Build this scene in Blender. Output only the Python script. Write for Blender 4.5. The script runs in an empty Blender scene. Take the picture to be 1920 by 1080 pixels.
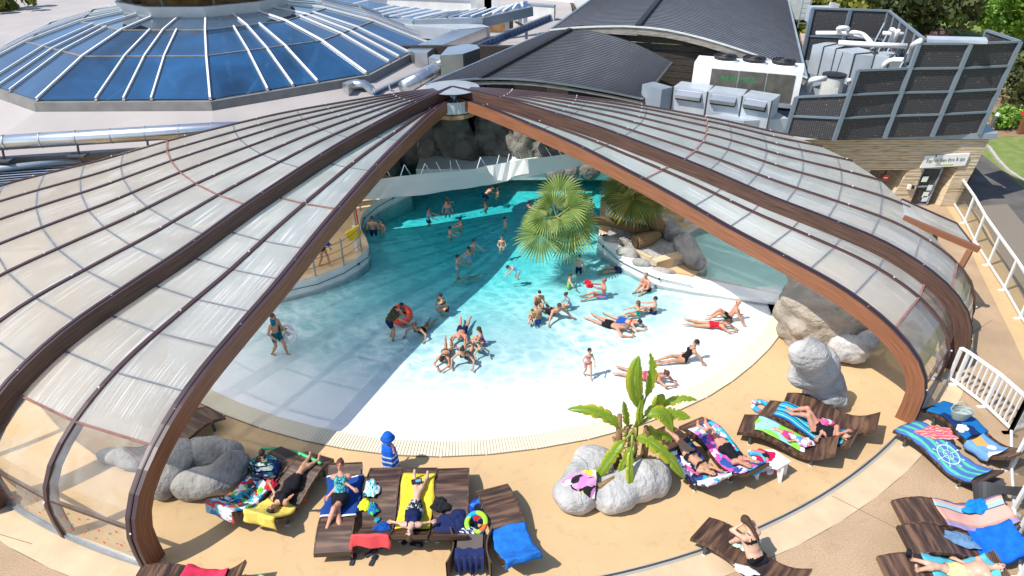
import bpy, math, random
import numpy as np
from mathutils import Vector, Matrix, noise
from mathutils.geometry import tessellate_polygon

# ------------------------------------------------------------------ camera, world, sun, exposure
scene = bpy.context.scene
CAM_H = 11.2; FPX = 1275.0; PITCH = math.radians(31.2)
cam_data = bpy.data.cameras.new('camera')
cam = bpy.data.objects.new('camera', cam_data)
scene.collection.objects.link(cam)
cam.location = (0, 0, CAM_H)
cam.rotation_euler = (math.radians(90) - PITCH, 0, 0)
cam_data.sensor_width = 36.0
cam_data.lens = 36.0 * FPX / 1920.0
cam_data.clip_start = 0.1
cam_data.clip_end = 600
scene.camera = cam

SUN_SX, SUN_SY = 0.66, 0.32          # shadow shift on the ground per metre of height
sun_dir = Vector((-SUN_SX, -SUN_SY, 1.0)).normalized()
world = bpy.data.worlds.new('World'); scene.world = world; world.use_nodes = True
nt = world.node_tree; nt.nodes.clear()
sky = nt.nodes.new('ShaderNodeTexSky'); sky.sky_type = 'NISHITA'; sky.sun_disc = False
sky.sun_elevation = math.asin(sun_dir.z)
sky.sun_rotation = math.atan2(sun_dir.x, sun_dir.y)
sky.air_density = 1.0; sky.dust_density = 0.6
bg = nt.nodes.new('ShaderNodeBackground'); bg.inputs['Strength'].default_value = 0.15
wo = nt.nodes.new('ShaderNodeOutputWorld')
nt.links.new(sky.outputs[0], bg.inputs[0]); nt.links.new(bg.outputs[0], wo.inputs[0])
sun_data = bpy.data.lights.new('sun', 'SUN'); sun_data.energy = 4.6
sun_data.angle = math.radians(0.5); sun_data.color = (1.0, 0.955, 0.88)
sun = bpy.data.objects.new('sun', sun_data); scene.collection.objects.link(sun)
sun.location = (-20, -10, 40)
sun.rotation_euler = sun_dir.to_track_quat('Z', 'Y').to_euler()
scene.view_settings.view_transform = 'Standard'
scene.view_settings.look = 'None'
scene.view_settings.exposure = 0.3
scene.view_settings.gamma = 1.0
scene.view_settings.use_curve_mapping = False
scene.cycles.max_bounces = 10
scene.cycles.transparent_max_bounces = 16
scene.cycles.caustics_reflective = False
scene.cycles.caustics_refractive = False

# ------------------------------------------------------------------ helpers
C = scene.collection
R_ = math.radians
random.seed(7)

def U(px, py, z=0.0):
    """world point at height z seen at pixel (px, py) of the 1920x1080 photograph"""
    x = (px - 960) / FPX; y = -(py - 540) / FPX
    d = (x, math.cos(PITCH) + y * math.sin(PITCH), -math.sin(PITCH) + y * math.cos(PITCH))
    t = (CAM_H - z) / -d[2]
    return Vector((d[0] * t, d[1] * t, z))

def V(*a): return Vector(a)

def tag(o, label=None, cat=None, group=None, kind=None):
    if label: o['label'] = label
    if cat: o['category'] = cat
    if group: o['group'] = group
    if kind: o['kind'] = kind
    return o

def thing(name, label, cat, loc=(0, 0, 0), rz=0.0, group=None):
    o = bpy.data.objects.new(name, None); C.objects.link(o)
    o.empty_display_size = 0.2
    o.location = loc; o.rotation_euler = (0, 0, rz)
    return tag(o, label, cat, group)

class MB:
    """collects polygons (with material index and uv) for ONE mesh object"""
    def __init__(self): self.v = []; self.f = []; self.m = []; self.uv = []
    def face(self, pts, m=0, uv=None):
        i = len(self.v); self.v.extend([tuple(p) for p in pts])
        self.f.append(tuple(range(i, i + len(pts)))); self.m.append(m)
        self.uv.append(uv if uv else [(0, 0)] * len(pts))
    def raw(self, vs, fs, m=0, uvs=None):
        i = len(self.v); self.v.extend([tuple(p) for p in vs])
        for k, f in enumerate(fs):
            self.f.append(tuple(i + j for j in f)); self.m.append(m if isinstance(m, int) else m[k])
            self.uv.append(uvs[k] if uvs else [(0, 0)] * len(f))
    def box(self, c, s, rz=0.0, m=0, rx=0.0, ry=0.0):
        rot = Matrix.Rotation(rz, 3, 'Z') @ Matrix.Rotation(ry, 3, 'Y') @ Matrix.Rotation(rx, 3, 'X')
        c = Vector(c); h = Vector(s) * 0.5
        vs = [c + rot @ Vector((sx * h.x, sy * h.y, sz * h.z)) for sz in (-1, 1) for sy in (-1, 1) for sx in (-1, 1)]
        self.raw(vs, [(0, 2, 3, 1), (4, 5, 7, 6), (0, 1, 5, 4), (1, 3, 7, 5), (3, 2, 6, 7), (2, 0, 4, 6)], m)
    def bar(self, a, b, w, d, m=0, up=(0, 0, 1)):
        """rectangular bar from a to b: w across, d along up"""
        a = Vector(a); b = Vector(b); t = (b - a).normalized(); up = Vector(up)
        s = t.cross(up)
        if s.length < 1e-5: s = t.cross(Vector((1, 0, 0)))
        s.normalize(); n = s.cross(t).normalized()
        vs = []
        for p in (a, b):
            for (i, j) in ((-1, -1), (1, -1), (1, 1), (-1, 1)):
                vs.append(p + s * (i * w / 2) + n * (j * d / 2))
        self.raw(vs, [(0, 1, 2, 3), (7, 6, 5, 4), (0, 4, 5, 1), (1, 5, 6, 2), (2, 6, 7, 3), (3, 7, 4, 0)], m)
    def tube(self, pts, r, n=8, m=0, cap=True):
        pts = [Vector(p) for p in pts]; rs = r if isinstance(r, (list, tuple)) else [r] * len(pts)
        vs = []; fs = []; ref = None
        for i, p in enumerate(pts):
            t = (pts[min(i + 1, len(pts) - 1)] - pts[max(i - 1, 0)])
            t = t.normalized() if t.length > 1e-9 else Vector((0, 0, 1))
            if ref is None: ref = Vector((0, 0, 1)) if abs(t.z) < 0.9 else Vector((1, 0, 0))
            s = t.cross(ref).normalized(); u = s.cross(t).normalized(); ref = u
            for k in range(n):
                a = 2 * math.pi * k / n
                vs.append(p + (s * math.cos(a) + u * math.sin(a)) * rs[i])
        for i in range(len(pts) - 1):
            for k in range(n):
                k2 = (k + 1) % n
                fs.append((i * n + k, i * n + k2, (i + 1) * n + k2, (i + 1) * n + k))
        if cap:
            fs.append(tuple(range(n))[::-1]); fs.append(tuple((len(pts) - 1) * n + k for k in range(n)))
        self.raw(vs, fs, m)
    def lathe(self, c, prof, n=16, m=0):
        c = Vector(c); vs = []; fs = []
        for (r, z) in prof:
            for k in range(n):
                a = 2 * math.pi * k / n; vs.append(c + Vector((r * math.cos(a), r * math.sin(a), z)))
        for i in range(len(prof) - 1):
            for k in range(n):
                k2 = (k + 1) % n; fs.append((i * n + k, i * n + k2, (i + 1) * n + k2, (i + 1) * n + k))
        fs.append(tuple(range(n))[::-1]); fs.append(tuple((len(prof) - 1) * n + k for k in range(n)))
        self.raw(vs, fs, m)
    def prism(self, poly, z0, z1, m=0, mtop=None, bottom=True):
        n = len(poly)
        if sum(poly[i][0] * poly[(i + 1) % n][1] - poly[(i + 1) % n][0] * poly[i][1] for i in range(n)) < 0: poly = poly[::-1]
        z0f = z0 if callable(z0) else (lambda p: z0); z1f = z1 if callable(z1) else (lambda p: z1)
        a = [Vector((p[0], p[1], z0f(p))) for p in poly]; b = [Vector((p[0], p[1], z1f(p))) for p in poly]
        for i in range(n):
            j = (i + 1) % n; self.face([a[i], a[j], b[j], b[i]], m)
        self.sheet(b, m if mtop is None else mtop)
        if bottom: self.sheet(a, m, flip=True)
    def sheet(self, outer, m=0, holes=(), flip=False):
        loops = [[Vector(p) for p in outer]] + [[Vector(p) for p in h] for h in holes]
        flat = [p for l in loops for p in l]
        for t in tessellate_polygon(loops):
            a, b, c = (flat[i] for i in t)
            nz = (b - a).cross(c - a).z
            if (nz < 0) != flip: a, b, c = a, c, b
            self.face([a, b, c], m)
    def ring(self, c, r0, r1, z, a0, a1, n, m=0):
        for i in range(n):
            t0 = a0 + (a1 - a0) * i / n; t1 = a0 + (a1 - a0) * (i + 1) / n
            q = [V(c[0] + r * math.cos(t), c[1] + r * math.sin(t), z) for (r, t) in ((r0, t0), (r1, t0), (r1, t1), (r0, t1))]
            self.face(q, m)
    def build(self, name, mats, parent=None, smooth=False, world=True, kind=None, merge=False):
        me = bpy.data.meshes.new(name)
        off = Vector((0, 0, 0))
        if parent is not None and world:
            q = parent
            while q is not None: off += Vector(q.location); q = q.parent
        vs = np.array(self.v, dtype=np.float64).reshape(-1, 3) - np.array(off)
        me.from_pydata([tuple(p) for p in vs], [], self.f)
        if not isinstance(mats, (list, tuple)): mats = [mats]
        for mm in mats: me.materials.append(mm)
        me.polygons.foreach_set('material_index', self.m)
        uvl = me.uv_layers.new(name='UVMap')
        flat = [c for u in self.uv for p in u for c in p]
        uvl.data.foreach_set('uv', flat)
        if smooth: me.polygons.foreach_set('use_smooth', [True] * len(self.f))
        if merge:
            import bmesh
            b = bmesh.new(); b.from_mesh(me); bmesh.ops.remove_doubles(b, verts=b.verts, dist=0.0005); b.to_mesh(me); b.free()
        me.update()
        o = bpy.data.objects.new(name, me); C.objects.link(o)
        if parent is not None: o.parent = parent
        if kind: o['kind'] = kind
        return o

def copy_tree(o, parent=None):
    c = o.copy(); C.objects.link(c); c.parent = parent
    for ch in [x for x in o.children]:
        copy_tree(ch, c)
    return c

# ------------------------------------------------------------------ materials
def nodes_of(m): return m.node_tree.nodes, m.node_tree.links
def mat(name, col, rough=0.6, metal=0.0, var=0.0, scale=3.0, bump=0.0, bscale=40.0, col2=None, stretch=None, coord='Object', detail=4.0, spec=None):
    m = bpy.data.materials.new(name); m.use_nodes = True
    N, L = nodes_of(m); b = N['Principled BSDF']
    b.inputs['Roughness'].default_value = rough; b.inputs['Metallic'].default_value = metal
    if spec is not None: b.inputs['Specular IOR Level'].default_value = spec
    col = tuple(col)
    tc = N.new('ShaderNodeTexCoord'); mp = N.new('ShaderNodeMapping')
    L.new(tc.outputs[coord], mp.inputs['Vector'])
    if stretch: mp.inputs['Scale'].default_value = stretch
    if var > 0 or col2 is not None:
        nz = N.new('ShaderNodeTexNoise'); nz.inputs['Scale'].default_value = scale; nz.inputs['Detail'].default_value = detail
        L.new(mp.outputs[0], nz.inputs['Vector'])
        mr = N.new('ShaderNodeMapRange'); mr.inputs[1].default_value = 0.3; mr.inputs[2].default_value = 0.7
        L.new(nz.outputs['Fac'], mr.inputs[0])
        mx = N.new('ShaderNodeMix'); mx.data_type = 'RGBA'
        c2 = col2 if col2 is not None else tuple(c * (1 - var) for c in col)
        mx.inputs['A'].default_value = (*c2, 1)
        mx.inputs['B'].default_value = (*tuple(min(1, c * (1 + var * 0.6)) for c in col), 1) if col2 is None else (*col, 1)
        L.new(mr.outputs[0], mx.inputs['Factor']); L.new(mx.outputs['Result'], b.inputs['Base Color'])
    else:
        b.inputs['Base Color'].default_value = (*col, 1)
    if bump > 0:
        n2 = N.new('ShaderNodeTexNoise'); n2.inputs['Scale'].default_value = bscale; n2.inputs['Detail'].default_value = 3
        L.new(mp.outputs[0], n2.inputs['Vector'])
        bp = N.new('ShaderNodeBump'); bp.inputs['Strength'].default_value = bump; bp.inputs['Distance'].default_value = 0.02
        L.new(n2.outputs['Fac'], bp.inputs['Height']); L.new(bp.outputs[0], b.inputs['Normal'])
    return m

def ramp(N, L, src, stops, interp='LINEAR'):
    cr = N.new('ShaderNodeValToRGB'); L.new(src, cr.inputs[0]); cr.color_ramp.interpolation = interp
    el = cr.color_ramp.elements
    while len(el) > 1: el.remove(el[-1])
    el[0].position = stops[0][0]; el[0].color = (*stops[0][1], 1)
    for p, c in stops[1:]:
        e = el.new(p); e.color = (*c, 1)
    return cr

def stripes(name, stops, freq=6.0, axis='Y', rough=0.9, wobble=0.0, bump=0.25):
    """cloth with printed stripes across uv; stops = [(pos, colour), ...] over one period"""
    m = bpy.data.materials.new(name); m.use_nodes = True
    N, L = nodes_of(m); b = N['Principled BSDF']; b.inputs['Roughness'].default_value = rough
    b.inputs['Specular IOR Level'].default_value = 0.15
    tc = N.new('ShaderNodeTexCoord'); sp = N.new('ShaderNodeSeparateXYZ'); L.new(tc.outputs['UV'], sp.inputs[0])
    mu = N.new('ShaderNodeMath'); mu.operation = 'MULTIPLY'; mu.inputs[1].default_value = freq
    L.new(sp.outputs[axis], mu.inputs[0]); src = mu.outputs[0]
    if wobble:
        nz = N.new('ShaderNodeTexNoise'); nz.inputs['Scale'].default_value = 4.0; L.new(tc.outputs['UV'], nz.inputs['Vector'])
        a = N.new('ShaderNodeMath'); a.operation = 'MULTIPLY_ADD'; a.inputs[1].default_value = wobble
        L.new(nz.outputs['Fac'], a.inputs[0]); L.new(src, a.inputs[2]); src = a.outputs[0]
    fr = N.new('ShaderNodeMath'); fr.operation = 'FRACT'; L.new(src, fr.inputs[0])
    cr = ramp(N, L, fr.outputs[0], stops, 'CONSTANT')
    L.new(cr.outputs[0], b.inputs['Base Color'])
    n2 = N.new('ShaderNodeTexNoise'); n2.inputs['Scale'].default_value = 60
    L.new(tc.outputs['Object'], n2.inputs['Vector'])
    bp = N.new('ShaderNodeBump'); bp.inputs['Strength'].default_value = bump; bp.inputs['Distance'].default_value = 0.01
    L.new(n2.outputs['Fac'], bp.inputs['Height']); L.new(bp.outputs[0], b.inputs['Normal'])
    return m

def blotch(name, cols, scale=8.0, rough=0.9, coord='Object', kind='voronoi'):
    """cloth printed with irregular patches of several colours"""
    m = bpy.data.materials.new(name); m.use_nodes = True
    N, L = nodes_of(m); b = N['Principled BSDF']; b.inputs['Roughness'].default_value = rough
    b.inputs['Specular IOR Level'].default_value = 0.15
    tc = N.new('ShaderNodeTexCoord')
    if kind == 'voronoi':
        t = N.new('ShaderNodeTexVoronoi'); t.inputs['Scale'].default_value = scale
        nz = N.new('ShaderNodeTexNoise'); nz.inputs['Scale'].default_value = scale * 0.8
        L.new(tc.outputs[coord], nz.inputs['Vector'])
        ad = N.new('ShaderNodeMix'); ad.data_type = 'RGBA'; ad.inputs['Factor'].default_value = 0.25
        L.new(tc.outputs[coord], ad.inputs['A']); L.new(nz.outputs['Color'], ad.inputs['B'])
        L.new(ad.outputs['Result'], t.inputs['Vector'])
        sp = N.new('ShaderNodeSeparateColor'); L.new(t.outputs['Color'], sp.inputs[0]); src = sp.outputs[0]
    else:
        t = N.new('ShaderNodeTexNoise'); t.inputs['Scale'].default_value = scale; t.inputs['Detail'].default_value = 1
        L.new(tc.outputs[coord], t.inputs['Vector'])
        mr = N.new('ShaderNodeMapRange'); mr.inputs[1].default_value = 0.3; mr.inputs[2].default_value = 0.7
        L.new(t.outputs['Fac'], mr.inputs[0]); src = mr.outputs[0]
    n = len(cols)
    cr = ramp(N, L, src, [(i / n, c) for i, c in enumerate(cols)], 'CONSTANT')
    L.new(cr.outputs[0], b.inputs['Base Color'])
    return m

M = {}
M['skin'] = None
def cloth(name, col, var=0.25): 
    if name not in M: M[name] = mat(name, col, 0.92, var=var, scale=7, bump=0.35, bscale=70, spec=0.15)
    return M[name]
M['metal'] = mat('galvanised steel', (0.42, 0.46, 0.50), 0.38, 0.85, var=0.15, scale=2.0)
M['alu'] = mat('aluminium sheet duct', (0.62, 0.63, 0.65), 0.28, 0.9, var=0.12, scale=1.5, bump=0.15, bscale=3)
M['greymetal'] = mat('painted grey sheet metal', (0.33, 0.38, 0.43), 0.45, 0.3, var=0.15, scale=1.2)
M['lightmetal'] = mat('pale grey sheet metal', (0.50, 0.55, 0.60), 0.45, 0.3, var=0.15, scale=1.2)
M['white'] = mat('white paint', (0.80, 0.80, 0.79), 0.4, var=0.06, scale=4)
M['offwhite'] = mat('weathered white paint', (0.66, 0.66, 0.62), 0.5, var=0.15, scale=3)
M['black'] = mat('black plastic', (0.015, 0.015, 0.017), 0.5)
M['darkgrey'] = mat('dark grey plastic', (0.07, 0.07, 0.075), 0.5, var=0.1)
M['wire'] = mat('steel wire', (0.30, 0.30, 0.32), 0.35, 0.8)
# ------------------------------------------------------------------ setting materials
def deck_mat(name, col, speck, sp_amt, stain=0.12):
    m = bpy.data.materials.new(name); m.use_nodes = True
    N, L = nodes_of(m); b = N['Principled BSDF']; b.inputs['Roughness'].default_value = 0.85
    tc = N.new('ShaderNodeTexCoord')
    n1 = N.new('ShaderNodeTexNoise'); n1.inputs['Scale'].default_value = 0.55; n1.inputs['Detail'].default_value = 6; L.new(tc.outputs['Object'], n1.inputs['Vector'])
    n2 = N.new('ShaderNodeTexNoise'); n2.inputs['Scale'].default_value = 45; n2.inputs['Detail'].default_value = 3; L.new(tc.outputs['Object'], n2.inputs['Vector'])
    n3 = N.new('ShaderNodeTexNoise'); n3.inputs['Scale'].default_value = 2.3; n3.inputs['Detail'].default_value = 5; n3.inputs['Distortion'].default_value = 1.5; L.new(tc.outputs['Object'], n3.inputs['Vector'])
    r1 = ramp(N, L, n1.outputs['Fac'], [(0.35, tuple(c * (1 - stain) for c in col)), (0.62, col)])
    r2 = ramp(N, L, n2.outputs['Fac'], [(0.45, (1, 1, 1)), (0.62, speck)])
    r3 = ramp(N, L, n3.outputs['Fac'], [(0.0, (1, 1, 1)), (0.58, (1, 1, 1)), (0.66, (0.84, 0.79, 0.72)), (0.72, (0.95, 0.93, 0.90))])
    mx = N.new('ShaderNodeMix'); mx.data_type = 'RGBA'; mx.blend_type = 'MULTIPLY'; mx.inputs['Factor'].default_value = sp_amt
    L.new(r1.outputs[0], mx.inputs['A']); L.new(r2.outputs[0], mx.inputs['B'])
    m2 = N.new('ShaderNodeMix'); m2.data_type = 'RGBA'; m2.blend_type = 'MULTIPLY'; m2.inputs['Factor'].default_value = 0.45
    L.new(mx.outputs['Result'], m2.inputs['A']); L.new(r3.outputs[0], m2.inputs['B'])
    L.new(m2.outputs['Result'], b.inputs['Base Color'])
    n4 = N.new('ShaderNodeTexNoise'); n4.inputs['Scale'].default_value = 60; L.new(tc.outputs['Object'], n4.inputs['Vector'])
    bp = N.new('ShaderNodeBump'); bp.inputs['Strength'].default_value = 0.15; bp.inputs['Distance'].default_value = 0.005
    L.new(n4.outputs['Fac'], bp.inputs['Height']); L.new(bp.outputs[0], b.inputs['Normal'])
    return m
M['deck'] = deck_mat('beige resin deck', (0.61, 0.42, 0.222), (0.86, 0.80, 0.74), 0.45, 0.10)
M['outer'] = deck_mat('speckled beige paving', (0.50, 0.355, 0.225), (0.66, 0.60, 0.54), 0.8, 0.22)
M['cream'] = mat('cream concrete', (0.60, 0.455, 0.29), 0.8, var=0.12, scale=2, bump=0.2)
M['coping'] = mat('pale coping stone', (0.56, 0.50, 0.42), 0.75, var=0.15, scale=3, bump=0.2)
M['poolwhite'] = mat('white pool liner', (0.80, 0.81, 0.80), 0.55, var=0.04, scale=1.5)
M['wallwhite'] = mat('white rendered pool wall', (0.70, 0.70, 0.68), 0.6, var=0.10, scale=2)
M['asphalt'] = mat('grey asphalt', (0.12, 0.11, 0.105), 0.95, var=0.3, scale=1.2, bump=0.5, bscale=90)
M['asphalt2'] = mat('speckled terrace asphalt', (0.22, 0.185, 0.15), 0.95, var=0.25, scale=60, bump=0.4, bscale=90)
M['lawn'] = mat('lawn', (0.13, 0.21, 0.04), 0.95, scale=2.4, col2=(0.24, 0.27, 0.08), bump=0.9, bscale=60, detail=8)
M['soil'] = mat('bare soil', (0.30, 0.20, 0.12), 0.95, var=0.3, scale=2, bump=0.6)
M['kerb'] = mat('concrete kerb', (0.46, 0.44, 0.40), 0.85, var=0.15, scale=5)

DC = V(-2.15, 24.6, 0)      # dome centre on the ground
DR = 17.0                   # dome rail radius
def circ(r, a0, a1, n, c=DC, z=0.0):
    return [V(c.x + r * math.cos(a0 + (a1 - a0) * i / n), c.y + r * math.sin(a0 + (a1 - a0) * i / n), z) for i in range(n + 1)]

# pool edges
front_px = [(1455, 565), (1447, 590), (1432, 615), (1410, 642), (1380, 670), (1345, 697), (1300, 725), (1240, 752), (1170, 777), (1090, 798), (1000, 814), (915, 824), (830, 828), (745, 825), (665, 815), (590, 800), (520, 781), (450, 756), (400, 733), (370, 714)]
front = [U(*p) for p in front_px]
left_beach = [V(-8.6, 13.9, 0), V(-9.5, 15.0, 0), V(-10.0, 16.6, 0)]
terr_px = [(500, 545), (540, 533), (592, 519), (644, 499), (670, 484), (688, 469), (691, 459), (686, 445), (677, 430), (675, 414), (681, 399), (694, 386), (707, 376), (735, 362), (770, 345)]
TZ = 0.45
terr = [V(-11.5, 15.9, TZ), V(-9.4, 16.5, TZ)] + [U(*p, TZ) for p in terr_px] + [V(-5.4, 27.0, TZ), V(-6.0, 29.5, TZ)]
outer_px = [(1480, 571), (1440, 566), (1370, 553), (1300, 540), (1237, 526), (1203, 510), (1162, 487), (1132, 462), (1122, 450)]
inner_px = [(1492, 553), (1458, 549), (1390, 535), (1310, 519), (1250, 509), (1210, 493), (1180, 471), (1152, 447), (1139, 438)]
wz = [0.10, 0.12, 0.16, 0.22, 0.30, 0.36, 0.40, 0.42, 0.42]
rw_out = [U(*p, z * 0.6) for p, z in zip(outer_px, wz)]
rw_in = [U(*p, z) for p, z in zip(inner_px, wz)]
back_r = [V(3.3, 23.2, 0), V(3.6, 25.5, 0), V(5.2, 28.0, 0), V(5.5, 30.2, 0)]
pool = [V(p.x, p.y, 0) for p in front] + left_beach + [V(p.x, p.y, 0) for p in terr[1:]] + [V(-6.0, 30.2, 0)] + back_r[::-1] + [V(p.x, p.y, 0) for p in rw_out[::-1]]
# kids pool
kid_px = [(1340, 421), (1312, 428), (1294, 437), (1289, 446), (1296, 459), (1312, 476), (1326, 490), (1327, 502), (1315, 512), (1300, 519), (1390, 536), (1458, 550), (1500, 556), (1560, 520), (1570, 470), (1500, 430), (1420, 414), (1375, 415)]
kid = [U(*p) for p in kid_px]

lawn_c = [V(-90, -30, -0.03), V(140, -30, -0.03), V(140, 170, -0.03), V(-90, 170, -0.03)]
b = MB(); b.sheet(lawn_c, 0, holes=[circ(16.0, 0, 2 * math.pi, 60, z=-0.03)[:-1]])
b.build('lawn', M['lawn'], kind='structure')
# outer paving, from beyond the left edge of the frame to the fence line on the right
FB = [U(1787, 385), U(1825, 457), U(1868, 525), U(1920, 603)]
edgeR = [V(18.2, 24.7, 0), V(17.6, 22.6, 0), V(16.4, 19.4, 0), V(15.3, 16.2, 0), V(14.2, 13.2, 0), V(13.2, 10.4, 0), V(12.2, 6.0, 0), V(11.8, -2, 0)]
b = MB()
b.sheet([V(-32, -4, 0), V(11.8, -4, 0)] + edgeR[::-1] + [V(18.2, 29, 0), V(16.5, 30, 0), V(16.5, 46, 0), V(-32, 46, 0)], 0, holes=[circ(17.62, 0, 2 * math.pi, 90)[:-1]])
o = b.build('outer_paving', M['outer'], kind='structure')
b = MB()
for p, q in ((U(1560, 930), U(1720, 1010)), (U(1720, 1010), U(1790, 1060)), (U(60, 1020), U(-40, 990)), (U(1800, 640), U(1860, 600))): b.bar(p + V(0, 0, .002), q + V(0, 0, .002), .012, .006)
b.build('paving_joint', mat('dark joint', (.22, .15, .09), .9), kind='structure')
# lighter walkway band inside the right fence
b = MB(); inn = [V(p.x - 1.0 + 0.02 * i, p.y, 0.004) for i, p in enumerate(edgeR)]
b.sheet([V(p.x + 0.0, p.y, 0.004) for p in edgeR] + inn[::-1], 0)
b.build('paving_strip', M['deck'], kind='structure')
# asphalt terrace outside the fence, road, kerb
b = MB()
b.sheet([V(p.x, p.y, -0.014) for p in edgeR] + [V(19, -2, -0.014), V(22, 15, -0.014), V(21.2, 24.5, -0.014), V(21.9, 29.0, -0.014), V(22.6, 34, -0.014), V(24, 44, -0.014), V(18.6, 44, -0.014), V(18.2, 29, -0.014)], 0)
b.build('asphalt_path', M['asphalt'], kind='structure')
b = MB(); tr = [V(p.x, p.y, -0.006) for p in edgeR]; tr2 = [V(p.x + 1.6, p.y + 0.3, -0.006) for p in edgeR]
b.sheet(tr + tr2[::-1], 0); b.build('path_verge', M['asphalt2'], kind='structure')
b = MB(); kp = [U(1920, 349), U(1889, 320), U(1870, 300), U(1853, 276), V(22.6, 34, 0), V(24, 44, 0)]
kp = [V(22.3, 20, 0), V(21.7, 24.0, 0)] + kp[1:]
for a, c in zip(kp, kp[1:]): b.bar(a + V(0, 0, 0.0), c, 0.14, 0.14)
b.build('path_kerb', M['kerb'], kind='structure')
b = MB(); b.sheet([V(24.2, 33.2, -0.02), V(34, 34, -0.02), V(60, 44, -0.02), V(60, 56, -0.02), V(24, 46, -0.02), V(23.4, 37, -0.02)]); b.build('bare_ground', M['soil'], kind='structure')

# inner deck with holes for the pools
def grow(poly, d):
    c = sum(poly, Vector()) / len(poly)
    return [p + (p - c).normalized() * d for p in poly]
b = MB(); b.sheet(circ(16.93, 0, 2 * math.pi, 110)[:-1], 0, holes=[pool, kid])
b.build('pool_deck', M['deck'], kind='structure')
b = MB()
b.ring(DC, 17.03, 17.62, 0.0, 0, 2 * math.pi, 200, 0)
b.build('rail_surround', M['cream'], kind='structure')
b = MB()
for (r0, r1, z) in ((16.93, 16.95, 0.006), (16.995, 17.045, 0.005)): b.ring(DC, r0, r1, z, 0, 2 * math.pi, 200, 0)
b.ring(DC, 16.95, 16.995, -0.012, 0, 2 * math.pi, 200, 1)
tag(b.build('floor_rail', [mat('pale floor rail strip', (.42, .40, .36), .5, .2), M['darkgrey']]), 'curved steel floor rail set in the beige deck that guides the sliding dome', 'rail')

# ---- pool floor
fe = [(p.x, p.y) for p in front + left_beach]
FE = np.array(fe)
def edge_dist(x, y):
    a = FE[:-1]; d = FE[1:] - a; p = np.array([x, y]) - a
    t = np.clip((p * d).sum(1) / (d * d).sum(1), 0, 1); q = p - d * t[:, None]
    return float(np.sqrt((q * q).sum(1)).min())
def floor_z(x, y):
    e = edge_dist(x, y)
    return -float(np.interp(e, [0, 0.25, 3, 4.6, 6.2, 8, 10, 30], [0.03, 0.078, 0.125, 0.19, 0.34, 0.56, 0.74, 0.8]))
b = MB(); nx, ny = 84, 84; x0, x1, y0, y1 = -11.2, 9.6, 10.8, 31.0
gv = [[V(x0 + (x1 - x0) * i / nx, y0 + (y1 - y0) * j / ny, 0) for i in range(nx + 1)] for j in range(ny + 1)]
for r in gv:
    for p in r: p.z = floor_z(p.x, p.y)
def inside(p, poly):
    c = False; n = len(poly)
    for i in range(n):
        a, d = poly[i], poly[(i + 1) % n]
        if (a.y > p.y) != (d.y > p.y) and p.x < (d.x - a.x) * (p.y - a.y) / (d.y - a.y) + a.x: c = not c
    return c
vs = [p for r in gv for p in r]; ins = [inside(p, pool) for p in vs]; fs = []
for j in range(ny):
    for i in range(nx):
        q = (j * (nx + 1) + i, j * (nx + 1) + i + 1, (j + 1) * (nx + 1) + i + 1, (j + 1) * (nx + 1) + i)
        near = any(ins[k] for k in q) or edge_dist(vs[q[0]].x, vs[q[0]].y) < 0.9
        if near: fs.append(q)
b.raw(vs, fs); b.build('pool_floor', M['poolwhite'], smooth=True, kind='structure')
# perimeter skirt of the basin
b = MB()
for i in range(len(pool)):
    a, c = pool[i], pool[(i + 1) % len(pool)]
    b.face([V(a.x, a.y, -0.002), V(c.x, c.y, -0.002), V(c.x, c.y, -1.6), V(a.x, a.y, -1.6)])
b.build('pool_sides', M['poolwhite'], kind='structure')

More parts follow.
